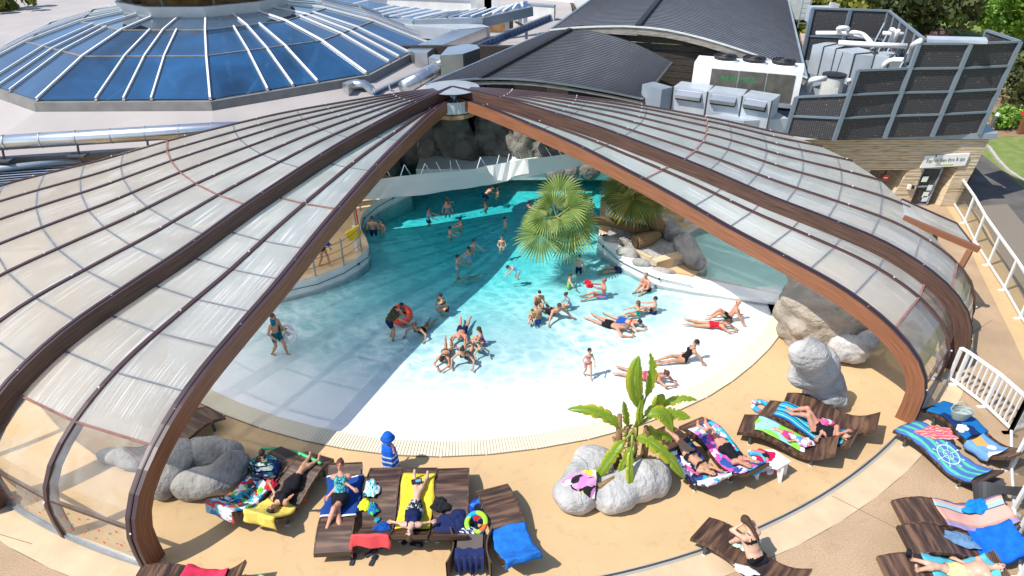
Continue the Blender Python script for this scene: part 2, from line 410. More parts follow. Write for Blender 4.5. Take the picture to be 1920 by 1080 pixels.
# ---- water
BC = (-1.59, 22.52, 10.86)
def water_mat(name, col, dens, tint=(0.60, 0.76, 0.79), net=0.0, scale=2.0):
    m = bpy.data.materials.new(name); m.use_nodes = True
    N, L = nodes_of(m); N.remove(N['Principled BSDF']); out = N['Material Output']
    tc = N.new('ShaderNodeTexCoord')
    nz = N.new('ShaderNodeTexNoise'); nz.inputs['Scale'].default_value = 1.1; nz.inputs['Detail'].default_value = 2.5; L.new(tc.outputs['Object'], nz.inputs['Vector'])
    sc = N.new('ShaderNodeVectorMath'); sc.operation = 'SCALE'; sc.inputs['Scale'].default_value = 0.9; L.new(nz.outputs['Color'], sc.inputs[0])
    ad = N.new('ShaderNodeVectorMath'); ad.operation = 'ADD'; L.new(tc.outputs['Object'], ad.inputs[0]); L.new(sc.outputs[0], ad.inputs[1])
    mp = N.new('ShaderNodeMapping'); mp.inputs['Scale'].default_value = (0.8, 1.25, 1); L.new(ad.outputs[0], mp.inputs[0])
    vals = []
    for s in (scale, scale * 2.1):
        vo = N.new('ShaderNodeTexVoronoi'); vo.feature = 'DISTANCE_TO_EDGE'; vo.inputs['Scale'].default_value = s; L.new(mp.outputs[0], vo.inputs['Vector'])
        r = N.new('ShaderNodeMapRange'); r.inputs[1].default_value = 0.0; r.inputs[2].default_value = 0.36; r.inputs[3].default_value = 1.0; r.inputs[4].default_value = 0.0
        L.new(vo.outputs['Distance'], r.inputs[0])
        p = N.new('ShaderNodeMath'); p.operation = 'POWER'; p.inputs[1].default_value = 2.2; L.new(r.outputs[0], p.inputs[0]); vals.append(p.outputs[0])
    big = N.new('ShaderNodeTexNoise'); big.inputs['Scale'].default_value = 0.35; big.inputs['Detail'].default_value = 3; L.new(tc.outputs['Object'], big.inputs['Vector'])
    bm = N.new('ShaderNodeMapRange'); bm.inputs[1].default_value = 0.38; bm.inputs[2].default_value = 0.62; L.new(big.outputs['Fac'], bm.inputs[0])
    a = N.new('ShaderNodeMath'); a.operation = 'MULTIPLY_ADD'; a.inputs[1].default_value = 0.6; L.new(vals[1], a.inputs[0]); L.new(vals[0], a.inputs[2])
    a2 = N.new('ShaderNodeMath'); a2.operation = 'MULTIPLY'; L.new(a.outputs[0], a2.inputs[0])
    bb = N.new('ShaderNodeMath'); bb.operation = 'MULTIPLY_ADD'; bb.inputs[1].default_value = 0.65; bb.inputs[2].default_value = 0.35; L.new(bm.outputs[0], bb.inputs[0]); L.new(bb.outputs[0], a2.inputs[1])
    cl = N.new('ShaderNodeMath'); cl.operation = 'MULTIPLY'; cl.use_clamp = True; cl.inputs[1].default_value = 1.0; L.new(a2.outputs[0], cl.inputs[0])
    mx = N.new('ShaderNodeMix'); mx.data_type = 'RGBA'; mx.inputs['A'].default_value = (*tuple(c * (1 - net * 0.4) for c in tint), 1); mx.inputs['B'].default_value = (1, 1, 1, 1)  # bright caustic light lines put into the transparency colour
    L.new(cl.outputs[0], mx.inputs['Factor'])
    # painted caustic lines fade out towards the beach arc
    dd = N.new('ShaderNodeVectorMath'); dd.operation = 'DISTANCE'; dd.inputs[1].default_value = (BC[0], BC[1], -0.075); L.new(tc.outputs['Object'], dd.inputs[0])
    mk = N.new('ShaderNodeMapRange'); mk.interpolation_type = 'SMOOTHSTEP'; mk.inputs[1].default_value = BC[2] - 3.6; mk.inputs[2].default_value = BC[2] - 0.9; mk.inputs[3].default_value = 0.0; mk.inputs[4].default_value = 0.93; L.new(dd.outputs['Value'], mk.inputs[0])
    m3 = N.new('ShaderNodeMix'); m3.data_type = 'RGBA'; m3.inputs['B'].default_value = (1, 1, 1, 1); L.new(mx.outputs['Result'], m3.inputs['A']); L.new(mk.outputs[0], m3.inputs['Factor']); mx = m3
    tr = N.new('ShaderNodeBsdfTransparent'); L.new(mx.outputs['Result'], tr.inputs[0])
    gl = N.new('ShaderNodeBsdfGlossy'); gl.inputs['Roughness'].default_value = 0.06
    wv = N.new('ShaderNodeTexNoise'); wv.inputs['Scale'].default_value = 3.2; wv.inputs['Detail'].default_value = 4; wv.inputs['Distortion'].default_value = 0.8; L.new(tc.outputs['Object'], wv.inputs['Vector'])
    bp = N.new('ShaderNodeBump'); bp.inputs['Strength'].default_value = 0.45; bp.inputs['Distance'].default_value = 0.06
    L.new(wv.outputs['Fac'], bp.inputs['Height']); L.new(bp.outputs[0], gl.inputs['Normal'])
    lw = N.new('ShaderNodeLayerWeight'); L.new(bp.outputs[0], lw.inputs['Normal']); pw = N.new('ShaderNodeMath'); pw.operation = 'POWER'; pw.inputs[1].default_value = 5.0; L.new(lw.outputs['Facing'], pw.inputs[0])
    fr = N.new('ShaderNodeMath'); fr.operation = 'MULTIPLY_ADD'; fr.inputs[1].default_value = 0.6; fr.inputs[2].default_value = 0.02; fr.use_clamp = True; L.new(pw.outputs[0], fr.inputs[0])
    ms = N.new('ShaderNodeMixShader'); L.new(fr.outputs[0], ms.inputs[0]); L.new(tr.outputs[0], ms.inputs[1]); L.new(gl.outputs[0], ms.inputs[2])
    L.new(ms.outputs[0], out.inputs['Surface'])
    va = N.new('ShaderNodeVolumeAbsorption'); va.inputs['Color'].default_value = (*col, 1); va.inputs['Density'].default_value = dens
    L.new(va.outputs[0], out.inputs['Volume'])
    return m
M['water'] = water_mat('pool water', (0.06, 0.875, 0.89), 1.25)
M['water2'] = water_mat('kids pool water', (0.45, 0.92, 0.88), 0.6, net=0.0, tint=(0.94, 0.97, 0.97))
WZ = -0.075
wp = []
for p in pool:
    q = V(p.x, p.y, 0)
    wp.append(q)
for i, p in enumerate(wp):       # push the outline under the solid surrounds
    c = V(-1.0, 20, 0); wp[i] = p + (p - c).normalized() * 0.06
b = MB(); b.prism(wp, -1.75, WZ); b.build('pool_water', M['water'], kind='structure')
b = MB(); kf = -0.34
b.sheet([V(p.x, p.y, kf) for p in grow(kid, 0.05)])
for i in range(len(kid)):
    a, c = kid[i], kid[(i + 1) % len(kid)]
    b.face([V(a.x, a.y, -0.002), V(c.x, c.y, -0.002), V(c.x, c.y, kf), V(a.x, a.y, kf)])
M['kidfloor'] = mat('pale green liner', (0.66, 0.76, 0.70), 0.6, var=0.05, scale=2)
b.build('kids_pool_floor', M['kidfloor'], kind='structure')
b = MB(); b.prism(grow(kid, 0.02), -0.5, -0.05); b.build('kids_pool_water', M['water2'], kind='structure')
# kids pool coping (raised lip on the island side)
cp = kid[:11]; b = MB()
kc = sum(kid, Vector()) / len(kid)
for a, c in zip(cp, cp[1:]):
    na = (a - kc).normalized() * 0.36; nc = (c - kc).normalized() * 0.36
    vs = [a, c, c + nc, a + na]
    b.raw([v + V(0, 0, -0.3) for v in vs] + [v + V(0, 0, 0.06) for v in vs], [(4, 5, 6, 7), (0, 1, 5, 4), (2, 3, 7, 6), (1, 2, 6, 5), (3, 0, 4, 7)])
b.build('pool_coping', M['coping'], kind='structure')

# ---- terrace on the left and its white wall
tb = [V(-14.5, 20, TZ), V(-14.5, 29.5, TZ)]
b = MB(); b.prism([(p.x, p.y) for p in terr] + [(p.x, p.y) for p in tb[::-1]], -1.5, TZ, m=1, mtop=0)
b.build('raised_deck', [M['deck'], M['wallwhite']], kind='structure')
b = MB()
def strip(b, pts, w, dz, m=0):
    n = len(pts)
    for i in range(n - 1):
        a, c = pts[i], pts[i + 1]
        def nrm(i):
            t = (pts[min(i + 1, n - 1)] - pts[max(i - 1, 0)]).normalized(); return V(-t.y, t.x, 0)
        b.face([a + V(0, 0, dz), c + V(0, 0, dz), c + nrm(i + 1) * w + V(0, 0, dz), a + nrm(i) * w + V(0, 0, dz)], m)
strip(b, terr[1:], 0.28, 0.005); b.build('raised_deck_edging', M['cream'], kind='structure')
# hanging safety line on both white walls
def wall_line(pts, z0, name_label):
    b = MB(); q = [V(p.x, p.y, z0 + (0.03 * math.sin(i * 2.1))) for i, p in enumerate(pts)]
    b.tube(q, 0.012, 5)
    for i, p in enumerate(q):
        if i % 3 == 1: b.box(p, (0.05, 0.05, 0.06), m=0)
    tag(b.build('grab_rope', M['black']), name_label, 'rope', 'black grab ropes on the pool walls')
off = [p + V(0.03, -0.03, 0) for p in terr[2:]]
wall_line(off, 0.22, 'black grab rope along the grey wall under the raised deck on the left')
# ---- right white wall (thick, rounded) separating pool and planter
b = MB(); n = len(rw_out)
for i in range(n - 1):
    z0, z1 = wz[i], wz[i + 1]
    a, c, d, e = rw_out[i], rw_out[i + 1], rw_in[i + 1], rw_in[i]
    def L3(p, q, t, z): r = p.lerp(q, t); r.z = z; return r
    prof = [(0.0, -0.9), (0.0, 0.0), (0.02, 0.75), (0.10, 0.95), (0.25, 1.0), (0.85, 1.0), (0.98, 0.8), (1.0, -0.5)]
    for (t0, h0), (t1, h1) in zip(prof, prof[1:]):
        zz = lambda h, z: h * z if h >= 0 else h
        b.face([L3(a, e, t0, zz(h0, z0)), L3(c, d, t0, zz(h0, z1)), L3(c, d, t1, zz(h1, z1)), L3(a, e, t1, zz(h1, z0))])
tip_o, tip_i = rw_out[-1], rw_in[-1]; mid = (tip_o + tip_i) / 2; rad = (tip_o - tip_i).length / 2
b.lathe(V(mid.x, mid.y, 0), [(rad, -1.0), (rad * 0.98, 0.32), (rad * 0.9, 0.40), (rad * 0.7, 0.42)], 18)
b.build('pool_divider_wall', M['poolwhite'], kind='structure', smooth=False, merge=True)
wall_line([V(p.x - 0.03, p.y - 0.03, 0) for p in rw_out[3:]][::-1] , 0.24, 'black grab rope draped along the white wall below the palm planter')

# ---- overflow grating: slats round the white beach
b = MB(); path = [U(*p) for p in front_px]
# resample
pl = [V(p.x, p.y, 0) for p in front + left_beach[:1]]
seg = [0.0]
for a, c in zip(pl, pl[1:]): seg.append(seg[-1] + (c - a).length)
def along(s):
    for i in range(len(pl) - 1):
        if s <= seg[i + 1]:
            t = (s - seg[i]) / (seg[i + 1] - seg[i]); return pl[i].lerp(pl[i + 1], t), (pl[i + 1] - pl[i]).normalized()
    return pl[-1], (pl[-1] - pl[-2]).normalized()
GW = 0.50
pts = [along(seg[-1] * i / 160) for i in range(161)]
for (p, t), (q, u) in zip(pts, pts[1:]):
    n0 = V(t.y, -t.x, 0); n1 = V(u.y, -u.x, 0)
    # outward = away from pool centre
    if (p + n0 - V(-1, 19, 0)).length < (p - V(-1, 19, 0)).length: n0 = -n0; n1 = -n1
    b.face([p + V(0, 0, 0.006), p + n0 * GW + V(0, 0, 0.006), q + n1 * GW + V(0, 0, 0.006), q + V(0, 0, 0.006)], 0)
b.build('overflow_channel', mat('grating shadow gap', (0.50, 0.43, 0.31), 0.8), kind='structure')
b = MB(); ns = int(seg[-1] / 0.07)
for i in range(ns):
    p, t = along(seg[-1] * (i + 0.5) / ns)
    p0, _ = along(max(0, seg[-1] * (i + 0.5) / ns - 0.4)); p1, _ = along(min(seg[-1], seg[-1] * (i + 0.5) / ns + 0.4)); t = (p1 - p0).normalized()
    nn = V(t.y, -t.x, 0)
    if (p + nn - V(-1, 19, 0)).length < (p - V(-1, 19, 0)).length: nn = -nn
    b.box(p + nn * (GW / 2) + V(0, 0, 0.014), (GW * 0.97, 0.056, 0.012), rz=math.atan2(nn.y, nn.x))
o = b.build('grating_slats', mat('cream grating plastic', (0.74, 0.66, 0.50), 0.6, var=0.06, scale=1), kind='stuff')
tag(o, 'cream ribbed overflow grating curving round the white beach of the pool', 'grating')
b = MB()
for (p, t), (q, u) in zip(pts, pts[1:]):
    n0 = V(t.y, -t.x, 0)
    if (p + n0 - V(-1, 19, 0)).length < (p - V(-1, 19, 0)).length: n0 = -n0
    b.bar(p + n0 * GW + V(0, 0, 0.012), q + n0 * GW + V(0, 0, 0.012), 0.02, 0.03)
b.build('grating_edge', mat('grating edge trim', (0.25, 0.20, 0.14), 0.7), kind='structure')
# ------------------------------------------------------------------ the sliding dome
prof_pts = [(0.0, 4.38), (1.5, 4.37), (3, 4.30), (5.6, 4.10), (7.2, 3.90), (9.5, 3.55), (11.5, 3.17), (13, 2.95), (14.5, 2.70), (15.5, 2.38), (16.2, 2.02), (16.7, 1.60), (16.95, 1.15), (17.03, 0.7), (17.0, 0.02)]
def catmull(P, n=6):
    out = []
    for i in range(len(P) - 1):
        p0 = np.array(P[max(i - 1, 0)]); p1 = np.array(P[i]); p2 = np.array(P[i + 1]); p3 = np.array(P[min(i + 2, len(P) - 1)])
        for k in range(n):
            t = k / n
            out.append(0.5 * ((2 * p1) + (-p0 + p2) * t + (2 * p0 - 5 * p1 + 4 * p2 - p3) * t * t + (-p0 + 3 * p1 - 3 * p2 + p3) * t ** 3))
    out.append(np.array(P[-1])); return np.array(out)
PROF = catmull(prof_pts)[::-1]                 # from the foot up to the hub
def prof_off(d):
    P = PROF.copy(); T = np.gradient(P, axis=0); T /= np.linalg.norm(T, axis=1)[:, None] + 1e-9
    Nn = np.stack([T[:, 1], -T[:, 0]], 1)       # outward
    Q = P + Nn * d; Q[:, 1] = np.maximum(Q[:, 1], 0.0) ; Q[:, 0] = np.maximum(Q[:, 0], 0.0)
    Q[0, 1] = P[0, 1]
    return Q
class Prof:
    def __init__(self, d):
        self.P = prof_off(d); self.s = np.concatenate([[0], np.cumsum(np.linalg.norm(np.diff(self.P, axis=0), axis=1))])
    def at(self, s): return float(np.interp(s, self.s, self.P[:, 0])), float(np.interp(s, self.s, self.P[:, 1]))
    def s_of_z(self, z): return float(np.interp(z, self.P[:, 1], self.s))
    def s_of_r(self, r): return float(np.interp(-r, -self.P[:, 0], self.s))
def pol(az, r, z): a = math.radians(az); return V(DC.x + r * math.cos(a), DC.y + r * math.sin(a), z)

def wood_mat(name, c1, c2, rough=0.45, sc=14):
    m = bpy.data.materials.new(name); m.use_nodes = True
    N, L = nodes_of(m); b = N['Principled BSDF']; b.inputs['Roughness'].default_value = rough
    tc = N.new('ShaderNodeTexCoord'); mp = N.new('ShaderNodeMapping'); mp.inputs['Scale'].default_value = (0.35, 14, 1); L.new(tc.outputs['UV'], mp.inputs[0])
    nz = N.new('ShaderNodeTexNoise'); nz.inputs['Scale'].default_value = 3.0; nz.inputs['Detail'].default_value = 6; L.new(mp.outputs[0], nz.inputs['Vector'])
    cr = ramp(N, L, nz.outputs['Fac'], [(0.36, c1), (0.62, c2)])
    L.new(cr.outputs[0], b.inputs['Base Color'])
    bp = N.new('ShaderNodeBump'); bp.inputs['Strength'].default_value = 0.2; bp.inputs['Distance'].default_value = 0.01
    L.new(nz.outputs['Fac'], bp.inputs['Height']); L.new(bp.outputs[0], b.inputs['Normal'])
    return m
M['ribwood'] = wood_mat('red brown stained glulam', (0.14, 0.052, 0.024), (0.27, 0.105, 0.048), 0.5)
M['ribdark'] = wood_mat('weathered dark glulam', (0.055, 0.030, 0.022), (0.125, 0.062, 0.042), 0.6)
M['ribcap'] = wood_mat('plum brown metal flashing', (0.045, 0.022, 0.027), (0.068, 0.034, 0.040), 0.4)
M['redseam'] = mat('red brown glazing bar', (0.30, 0.15, 0.13), 0.5, var=0.3, scale=4)
M['purlin'] = mat('brown timber purlin', (0.19, 0.19, 0.20), 0.6, var=0.2, scale=4)
M['seal'] = mat('black rubber seal', (0.012, 0.012, 0.014), 0.6)

def panel_mat():
    m = bpy.data.materials.new('translucent multiwall sheet'); m.use_nodes = True
    N, L = nodes_of(m); pb = N['Principled BSDF']; out = N['Material Output']
    tc = N.new('ShaderNodeTexCoord'); oi = N.new('ShaderNodeObjectInfo')
    mp = N.new('ShaderNodeMapping'); mp.inputs['Scale'].default_value = (0.30, 26.0, 1); L.new(tc.outputs['UV'], mp.inputs[0])
    n1 = N.new('ShaderNodeTexNoise'); n1.inputs['Scale'].default_value = 1.0; n1.inputs['Detail'].default_value = 3; n1.inputs['Roughness'].default_value = 0.6
    L.new(mp.outputs[0], n1.inputs['Vector'])
    n2 = N.new('ShaderNodeTexNoise'); n2.inputs['Scale'].default_value = 1.1; n2.inputs['Detail'].default_value = 5
    L.new(tc.outputs['Object'], n2.inputs['Vector'])
    # scuffed streaks, only inside patches
    mul = N.new('ShaderNodeMath'); mul.operation = 'MULTIPLY'
    s1 = N.new('ShaderNodeMapRange'); s1.inputs[1].default_value = 0.52; s1.inputs[2].default_value = 0.62; L.new(n1.outputs['Fac'], s1.inputs[0])
    s2 = N.new('ShaderNodeMapRange'); s2.inputs[1].default_value = 0.40; s2.inputs[2].default_value = 0.56; L.new(n2.outputs['Fac'], s2.inputs[0])
    L.new(s1.outputs[0], mul.inputs[0]); L.new(s2.outputs[0], mul.inputs[1])
    n3 = N.new('ShaderNodeTexNoise'); n3.inputs['Scale'].default_value = 0.5; n3.inputs['Detail'].default_value = 4; L.new(tc.outputs['Object'], n3.inputs['Vector'])
    dirt = ramp(N, L, n3.outputs['Fac'], [(0.35, (0.74, 0.80, 0.82)), (0.55, (0.86, 0.92, 0.94)), (0.7, (0.88, 0.89, 0.86))])
    mx = N.new('ShaderNodeMix'); mx.data_type = 'RGBA'; mx.inputs['B'].default_value = (0.95, 0.96, 0.97, 1); L.new(dirt.outputs[0], mx.inputs['A']); L.new(mul.outputs[0], mx.inputs['Factor'])
    L.new(mx.outputs['Result'], pb.inputs['Base Color']); pb.inputs['Roughness'].default_value = 0.24
    # fine flutes of the multiwall sheet
    sp = N.new('ShaderNodeSeparateXYZ'); L.new(tc.outputs['UV'], sp.inputs[0])
    wv = N.new('ShaderNodeMath'); wv.operation = 'MULTIPLY'; wv.inputs[1].default_value = 150; L.new(sp.outputs['Y'], wv.inputs[0])
    sn = N.new('ShaderNodeMath'); sn.operation = 'SINE'; L.new(wv.outputs[0], sn.inputs[0])
    bp = N.new('ShaderNodeBump'); bp.inputs['Strength'].default_value = 0.25; bp.inputs['Distance'].default_value = 0.004; L.new(sn.outputs[0], bp.inputs['Height'])
    L.new(bp.outputs[0], pb.inputs['Normal'])
    tl = N.new('ShaderNodeBsdfTranslucent'); tl.inputs[0].default_value = (0.98, 0.98, 0.96, 1)
    ms = N.new('ShaderNodeMixShader'); mf = N.new('ShaderNodeMath'); mf.operation = 'MULTIPLY_ADD'; mf.inputs[1].default_value = -0.34; mf.inputs[2].default_value = 0.74; L.new(mul.outputs[0], mf.inputs[0]); L.new(mf.outputs[0], ms.inputs[0]); L.new(pb.outputs[0], ms.inputs[1]); L.new(tl.outputs[0], ms.inputs[2])
    tr = N.new('ShaderNodeBsdfTransparent'); tr.inputs[0].default_value = (0.95, 0.96, 0.95, 1)
    ms2 = N.new('ShaderNodeMixShader'); ms2.inputs[0].default_value = 0.09; L.new(ms.outputs[0], ms2.inputs[1]); L.new(tr.outputs[0], ms2.inputs[2])
    L.new(ms2.outputs[0], out.inputs['Surface'])
    return m
M['panel'] = panel_mat()
def clear_mat(name, tint, haze, hz_col=(0.75, 0.77, 0.78), refl=1.0, rough=0.05, hscale=1.4):
    m = bpy.data.materials.new(name); m.use_nodes = True
    N, L = nodes_of(m); N.remove(N['Principled BSDF']); out = N['Material Output']
    tc = N.new('ShaderNodeTexCoord')
    n = N.new('ShaderNodeTexNoise'); n.inputs['Scale'].default_value = hscale; n.inputs['Detail'].default_value = 5; n.inputs['Distortion'].default_value = 0.6; L.new(tc.outputs['Object'], n.inputs['Vector'])
    mr = N.new('ShaderNodeMapRange'); mr.inputs[1].default_value = 0.35; mr.inputs[2].default_value = 0.75; mr.inputs[3].default_value = haze * 0.4; mr.inputs[4].default_value = haze * 2.0; L.new(n.outputs['Fac'], mr.inputs[0])
    tr = N.new('ShaderNodeBsdfTransparent'); tr.inputs[0].default_value = (*tint, 1)
    df = N.new('ShaderNodeBsdfDiffuse'); df.inputs[0].default_value = (*hz_col, 1)
    m1 = N.new('ShaderNodeMixShader'); L.new(mr.outputs[0], m1.inputs[0]); L.new(tr.outputs[0], m1.inputs[1]); L.new(df.outputs[0], m1.inputs[2])
    gl = N.new('ShaderNodeBsdfGlossy'); gl.inputs['Roughness'].default_value = rough
    fr = N.new('ShaderNodeLayerWeight'); pw = N.new('ShaderNodeMath'); pw.operation = 'POWER'; pw.inputs[1].default_value = 4.0; L.new(fr.outputs['Facing'], pw.inputs[0])
    mm = N.new('ShaderNodeMath'); mm.operation = 'MULTIPLY_ADD'; mm.inputs[1].default_value = 0.8 * refl; mm.inputs[2].default_value = 0.045 * refl; mm.use_clamp = True; L.new(pw.outputs[0], mm.inputs[0])
    m2 = N.new('ShaderNodeMixShader'); L.new(mm.outputs[0], m2.inputs[0]); L.new(m1.outputs[0], m2.inputs[1]); L.new(gl.outputs[0], m2.inputs[2])
    L.new(m2.outputs[0], out.inputs['Surface'])
    return m
M['clear'] = clear_mat('clear acrylic sheet', (0.90, 0.90, 0.87), 0.12)
M['glass'] = clear_mat('fence glass', (0.80, 0.82, 0.80), 0.03, refl=1.0, rough=0.02)

def rib_mesh(b, P, az, w, up, depth, cap_m, side_m, capw=None, s0=0.0, s1=None, ext=0.0):
    """beam following profile P: outer face lies `up` outside the glazing surface, `depth` deep"""
    s1 = P.s[-1] if s1 is None else s1
    n = 44; a = math.radians(az); side = V(-math.sin(a), math.cos(a), 0); rad = V(math.cos(a), math.sin(a), 0)
    ss = [s0 + (s1 - s0) * (i / n) for i in range(n + 1)]
    rows = []
    for s in ss:
        r, z = P.at(s); r2, z2 = P.at(min(s + 0.05, P.s[-1])); r1, z1 = P.at(max(s - 0.05, 0))
        t = Vector((r2 - r1, z2 - z1)).normalized(); nr = Vector((t.y, -t.x))
        if nr.x < 0 and abs(nr.x) > 0.2: nr = -nr
        if nr.y < -0.01 and s > 0.5: nr = -nr
        o = Vector((r, z)) + nr * up; i_ = Vector((r, z)) - nr * (depth - up)
        if s == ss[0] and s0 == 0.0: o.y = 0.0; i_.y = 0.0
        i_.x = max(i_.x, 0.0)
        def W(q, k): return V(DC.x, DC.y, 0) + rad * q.x + side * (k * w / 2) + V(0, 0, max(q.y, 0.0))
        rows.append((W(o, -1), W(o, 1), W(i_, 1), W(i_, -1)))
    for i in range(n):
        A, B = rows[i], rows[i + 1]; u0, u1 = ss[i], ss[i + 1]
        for k, mm in ((0, cap_m), (1, side_m), (2, side_m), (3, side_m)):
            k2 = (k + 1) % 4; v0 = k * 0.37
            b.face([A[k], A[k2], B[k2], B[k]], mm, [(u0, v0), (u0, v0 + 0.3), (u1, v0 + 0.3), (u1, v0)])
    b.face(rows[0][::-1], side_m); b.face(rows[-1], side_m)

def make_section(label, azs, d, widths, depth_front, front_side, zc=2.15, ribm=None, group=None, red_r=8.6, rmax=None):
    P = Prof(d); root = thing('dome_section', label, 'dome section', (DC.x, DC.y, 0.0), 0, group)
    n = len(azs); scut = [P.s_of_r(r) if r else 0.0 for r in (rmax or [None] * n)]
    for i, az in enumerate(azs):
        b = MB(); w = widths[i]
        if i == 0:
            rib_mesh(b, P, az, w, 0.06, depth_front, 0, 1)
            rb = b.build('end_rib', [M['ribcap'], front_side], root)
            # raised flashing on the end rib and its black seal
            a = math.radians(az); b = MB()
            rib_mesh(b, P, az, 0.03, 0.075, 0.05, 0, 0); 
            b.build('seal_strip', [M['seal'], M['seal']], rb)
        else:
            rib_mesh(b, P, az, w, 0.045, 0.24, 0, 1, s0=scut[i])
            rb = b.build('rib', [M['ribcap'], M['ribdark']], root)
        # bolt heads
        b = MB(); a = math.radians(az); side = V(-math.sin(a), math.cos(a), 0)
        for s in np.arange(1.0, P.s[-1] - 1.5, 2.3):
            if s < scut[i]: continue
            r, z = P.at(s); q = pol(az, r, z + 0.06) if s > 2.2 else pol(az, r + 0.06, z)
            b.box(q, (0.03, 0.03, 0.03))
        b.build('bolt', M['white'], rb, kind='stuff')
    sz = P.s_of_z(zc); smid = P.s_of_z(1.02); s_end = P.s_of_r(1.0)
    cuts = [0.03, smid, sz]; s = sz; sr = P.s_of_r(red_r)
    while s < sr - 1.4: s += 1.17; cuts.append(s)
    cuts[-1] = sr if abs(cuts[-1] - sr) < 0.6 else cuts[-1]
    if cuts[-1] != sr: cuts.append(sr)
    s = sr
    while s < s_end - 2.4: s += 2.1; cuts.append(s)
    cuts.append(s_end)
    for i in range(n - 1):
        a0, a1 = azs[i], azs[i + 1]; sg = 1 if a1 > a0 else -1
        for j in range(len(cuts) - 1):
            c0, c1 = cuts[j] - 0.002, cuts[j + 1] + 0.002
            if c1 <= min(scut[i], scut[i + 1]) + .05: continue
            b = MB(); nu = 4 if j else 3; prev = None
            for k in range(nu + 1):
                s = c0 + (c1 - c0) * k / nu; r, z = P.at(s)
                if r < 0.3: continue
                g0 = math.degrees(widths[i] * 0.3 / max(r, .5)); g1 = math.degrees(widths[i + 1] * 0.3 / max(r, .5))
                ra, za = P.at(max(s, scut[i])); rb_, zb = P.at(max(s, scut[i + 1])); A = pol(a0 + sg * g0, ra, za); B = pol(a1 - sg * g1, rb_, zb)
                if prev:
                    wd = (B - A).length; pw = (prev[1] - prev[0]).length
                    b.face([prev[0], prev[1], B, A], 0, [(prev[2], 0), (prev[2], pw), (s, wd), (s, 0)])
                prev = (A, B, s)
            if not b.f: continue
            clear = j < 2
            po = b.build('clear_panel' if clear else 'roof_panel', M['clear'] if clear else M['panel'], root, smooth=True)
        # purlins under the seams
        for j in range(1, len(cuts) - 1):
            r, z = P.at(cuts[j]); 
            if r < 3.0 or cuts[j] < max(scut[i], scut[i + 1]): continue
            A = pol(a0, r, z); B = pol(a1, r, z)
            up = V(math.cos(math.radians((a0 + a1) / 2)), math.sin(math.radians((a0 + a1) / 2)), 0) if j <= 1 else V(0, 0, 1)
            b = MB(); red = (j == 2) or (cuts[j] == sr)
            if red:
                b.bar(A + up * 0.015 + V(0, 0, 0.012), B + up * 0.015 + V(0, 0, 0.012), 0.05, 0.025, up=up)
                b.build('glazing_bar', M['redseam'], root)
            else:
                b.bar(A - up * 0.029, B - up * 0.029, 0.05, 0.07, up=up)
                b.build('purlin', M['purlin'] if j > 1 else M['ribdark'], root)
        if max(scut[i], scut[i + 1]) > 0: continue
        # base rail
        b = MB(); r, z = P.at(0.02)
        m = 6
        for k in range(m):
            p0 = pol(a0 + (a1 - a0) * k / m, r, 0.05); p1 = pol(a0 + (a1 - a0) * (k + 1) / m, r, 0.05); b.bar(p0, p1, 0.07, 0.09)
        b.build('base_rail', M['metal'], root)
        # red warning dots on the clear sheets
        for q in range(4 if not group_is_big else 0):
            for zz in (0.45, 0.78) if q % 2 else (0.55, 0.9):
                b = MB(); az = a0 + (a1 - a0) * (0.18 + 0.21 * q); s = P.s_of_z(zz); r, z = P.at(s)
                rd = V(math.cos(math.radians(az)), math.sin(math.radians(az)), 0); sd = V(-rd.y, rd.x, 0)
                c = pol(az, r + 0.012, z)
                b.face([c + sd * 0.035 * math.cos(t) + V(0, 0, 0.035 * math.sin(t)) for t in np.linspace(0, 2 * math.pi, 9)[:-1]])
                b.build('warning_dot', M['reddot'], root)
    return root, P
M['reddot'] = mat('red sticker', (0.75, 0.03, 0.02), 0.5)
group_is_big = False
LA = [-106.2, -113.3, -120.3]
secL, PF = make_section('front left section of the sliding dome, two glazed bays between red brown curved ribs', LA, 0.0, [0.22, 0.10, 0.10], 0.40, M['ribwood'])
RA = [-46.4, -39.4, -32.4]
M['ribfront'] = wood_mat('sunlit orange brown glulam', (0.19, 0.075, 0.036), (0.31, 0.125, 0.062), 0.5)  # lighter copy of the rib wood, sunlight put into its colour
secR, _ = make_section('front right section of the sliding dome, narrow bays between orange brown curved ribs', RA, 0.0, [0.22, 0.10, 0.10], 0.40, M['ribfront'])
group_is_big = True
LB = [-119.7, -126.7, -133.8, -140.8, -147.6, -153.6, -159.6]
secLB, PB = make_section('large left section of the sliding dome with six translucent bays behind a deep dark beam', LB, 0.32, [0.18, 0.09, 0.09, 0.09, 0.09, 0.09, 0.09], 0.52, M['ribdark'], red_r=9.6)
RB = [-36.4, -30.4, -24.2, -18.8, -13.8, -9.8, -6.8]
secRB, _ = make_section('large right section of the sliding dome with six translucent bays behind a deep brown beam', RB, 0.32, [0.18, 0.09, 0.09, 0.09, 0.09, 0.09, 0.09], 0.52, M['ribdark'], red_r=9.0, rmax=[None, None, 15.2, 14.5, 13.75, 12.95, 12.1])
group_is_big = False
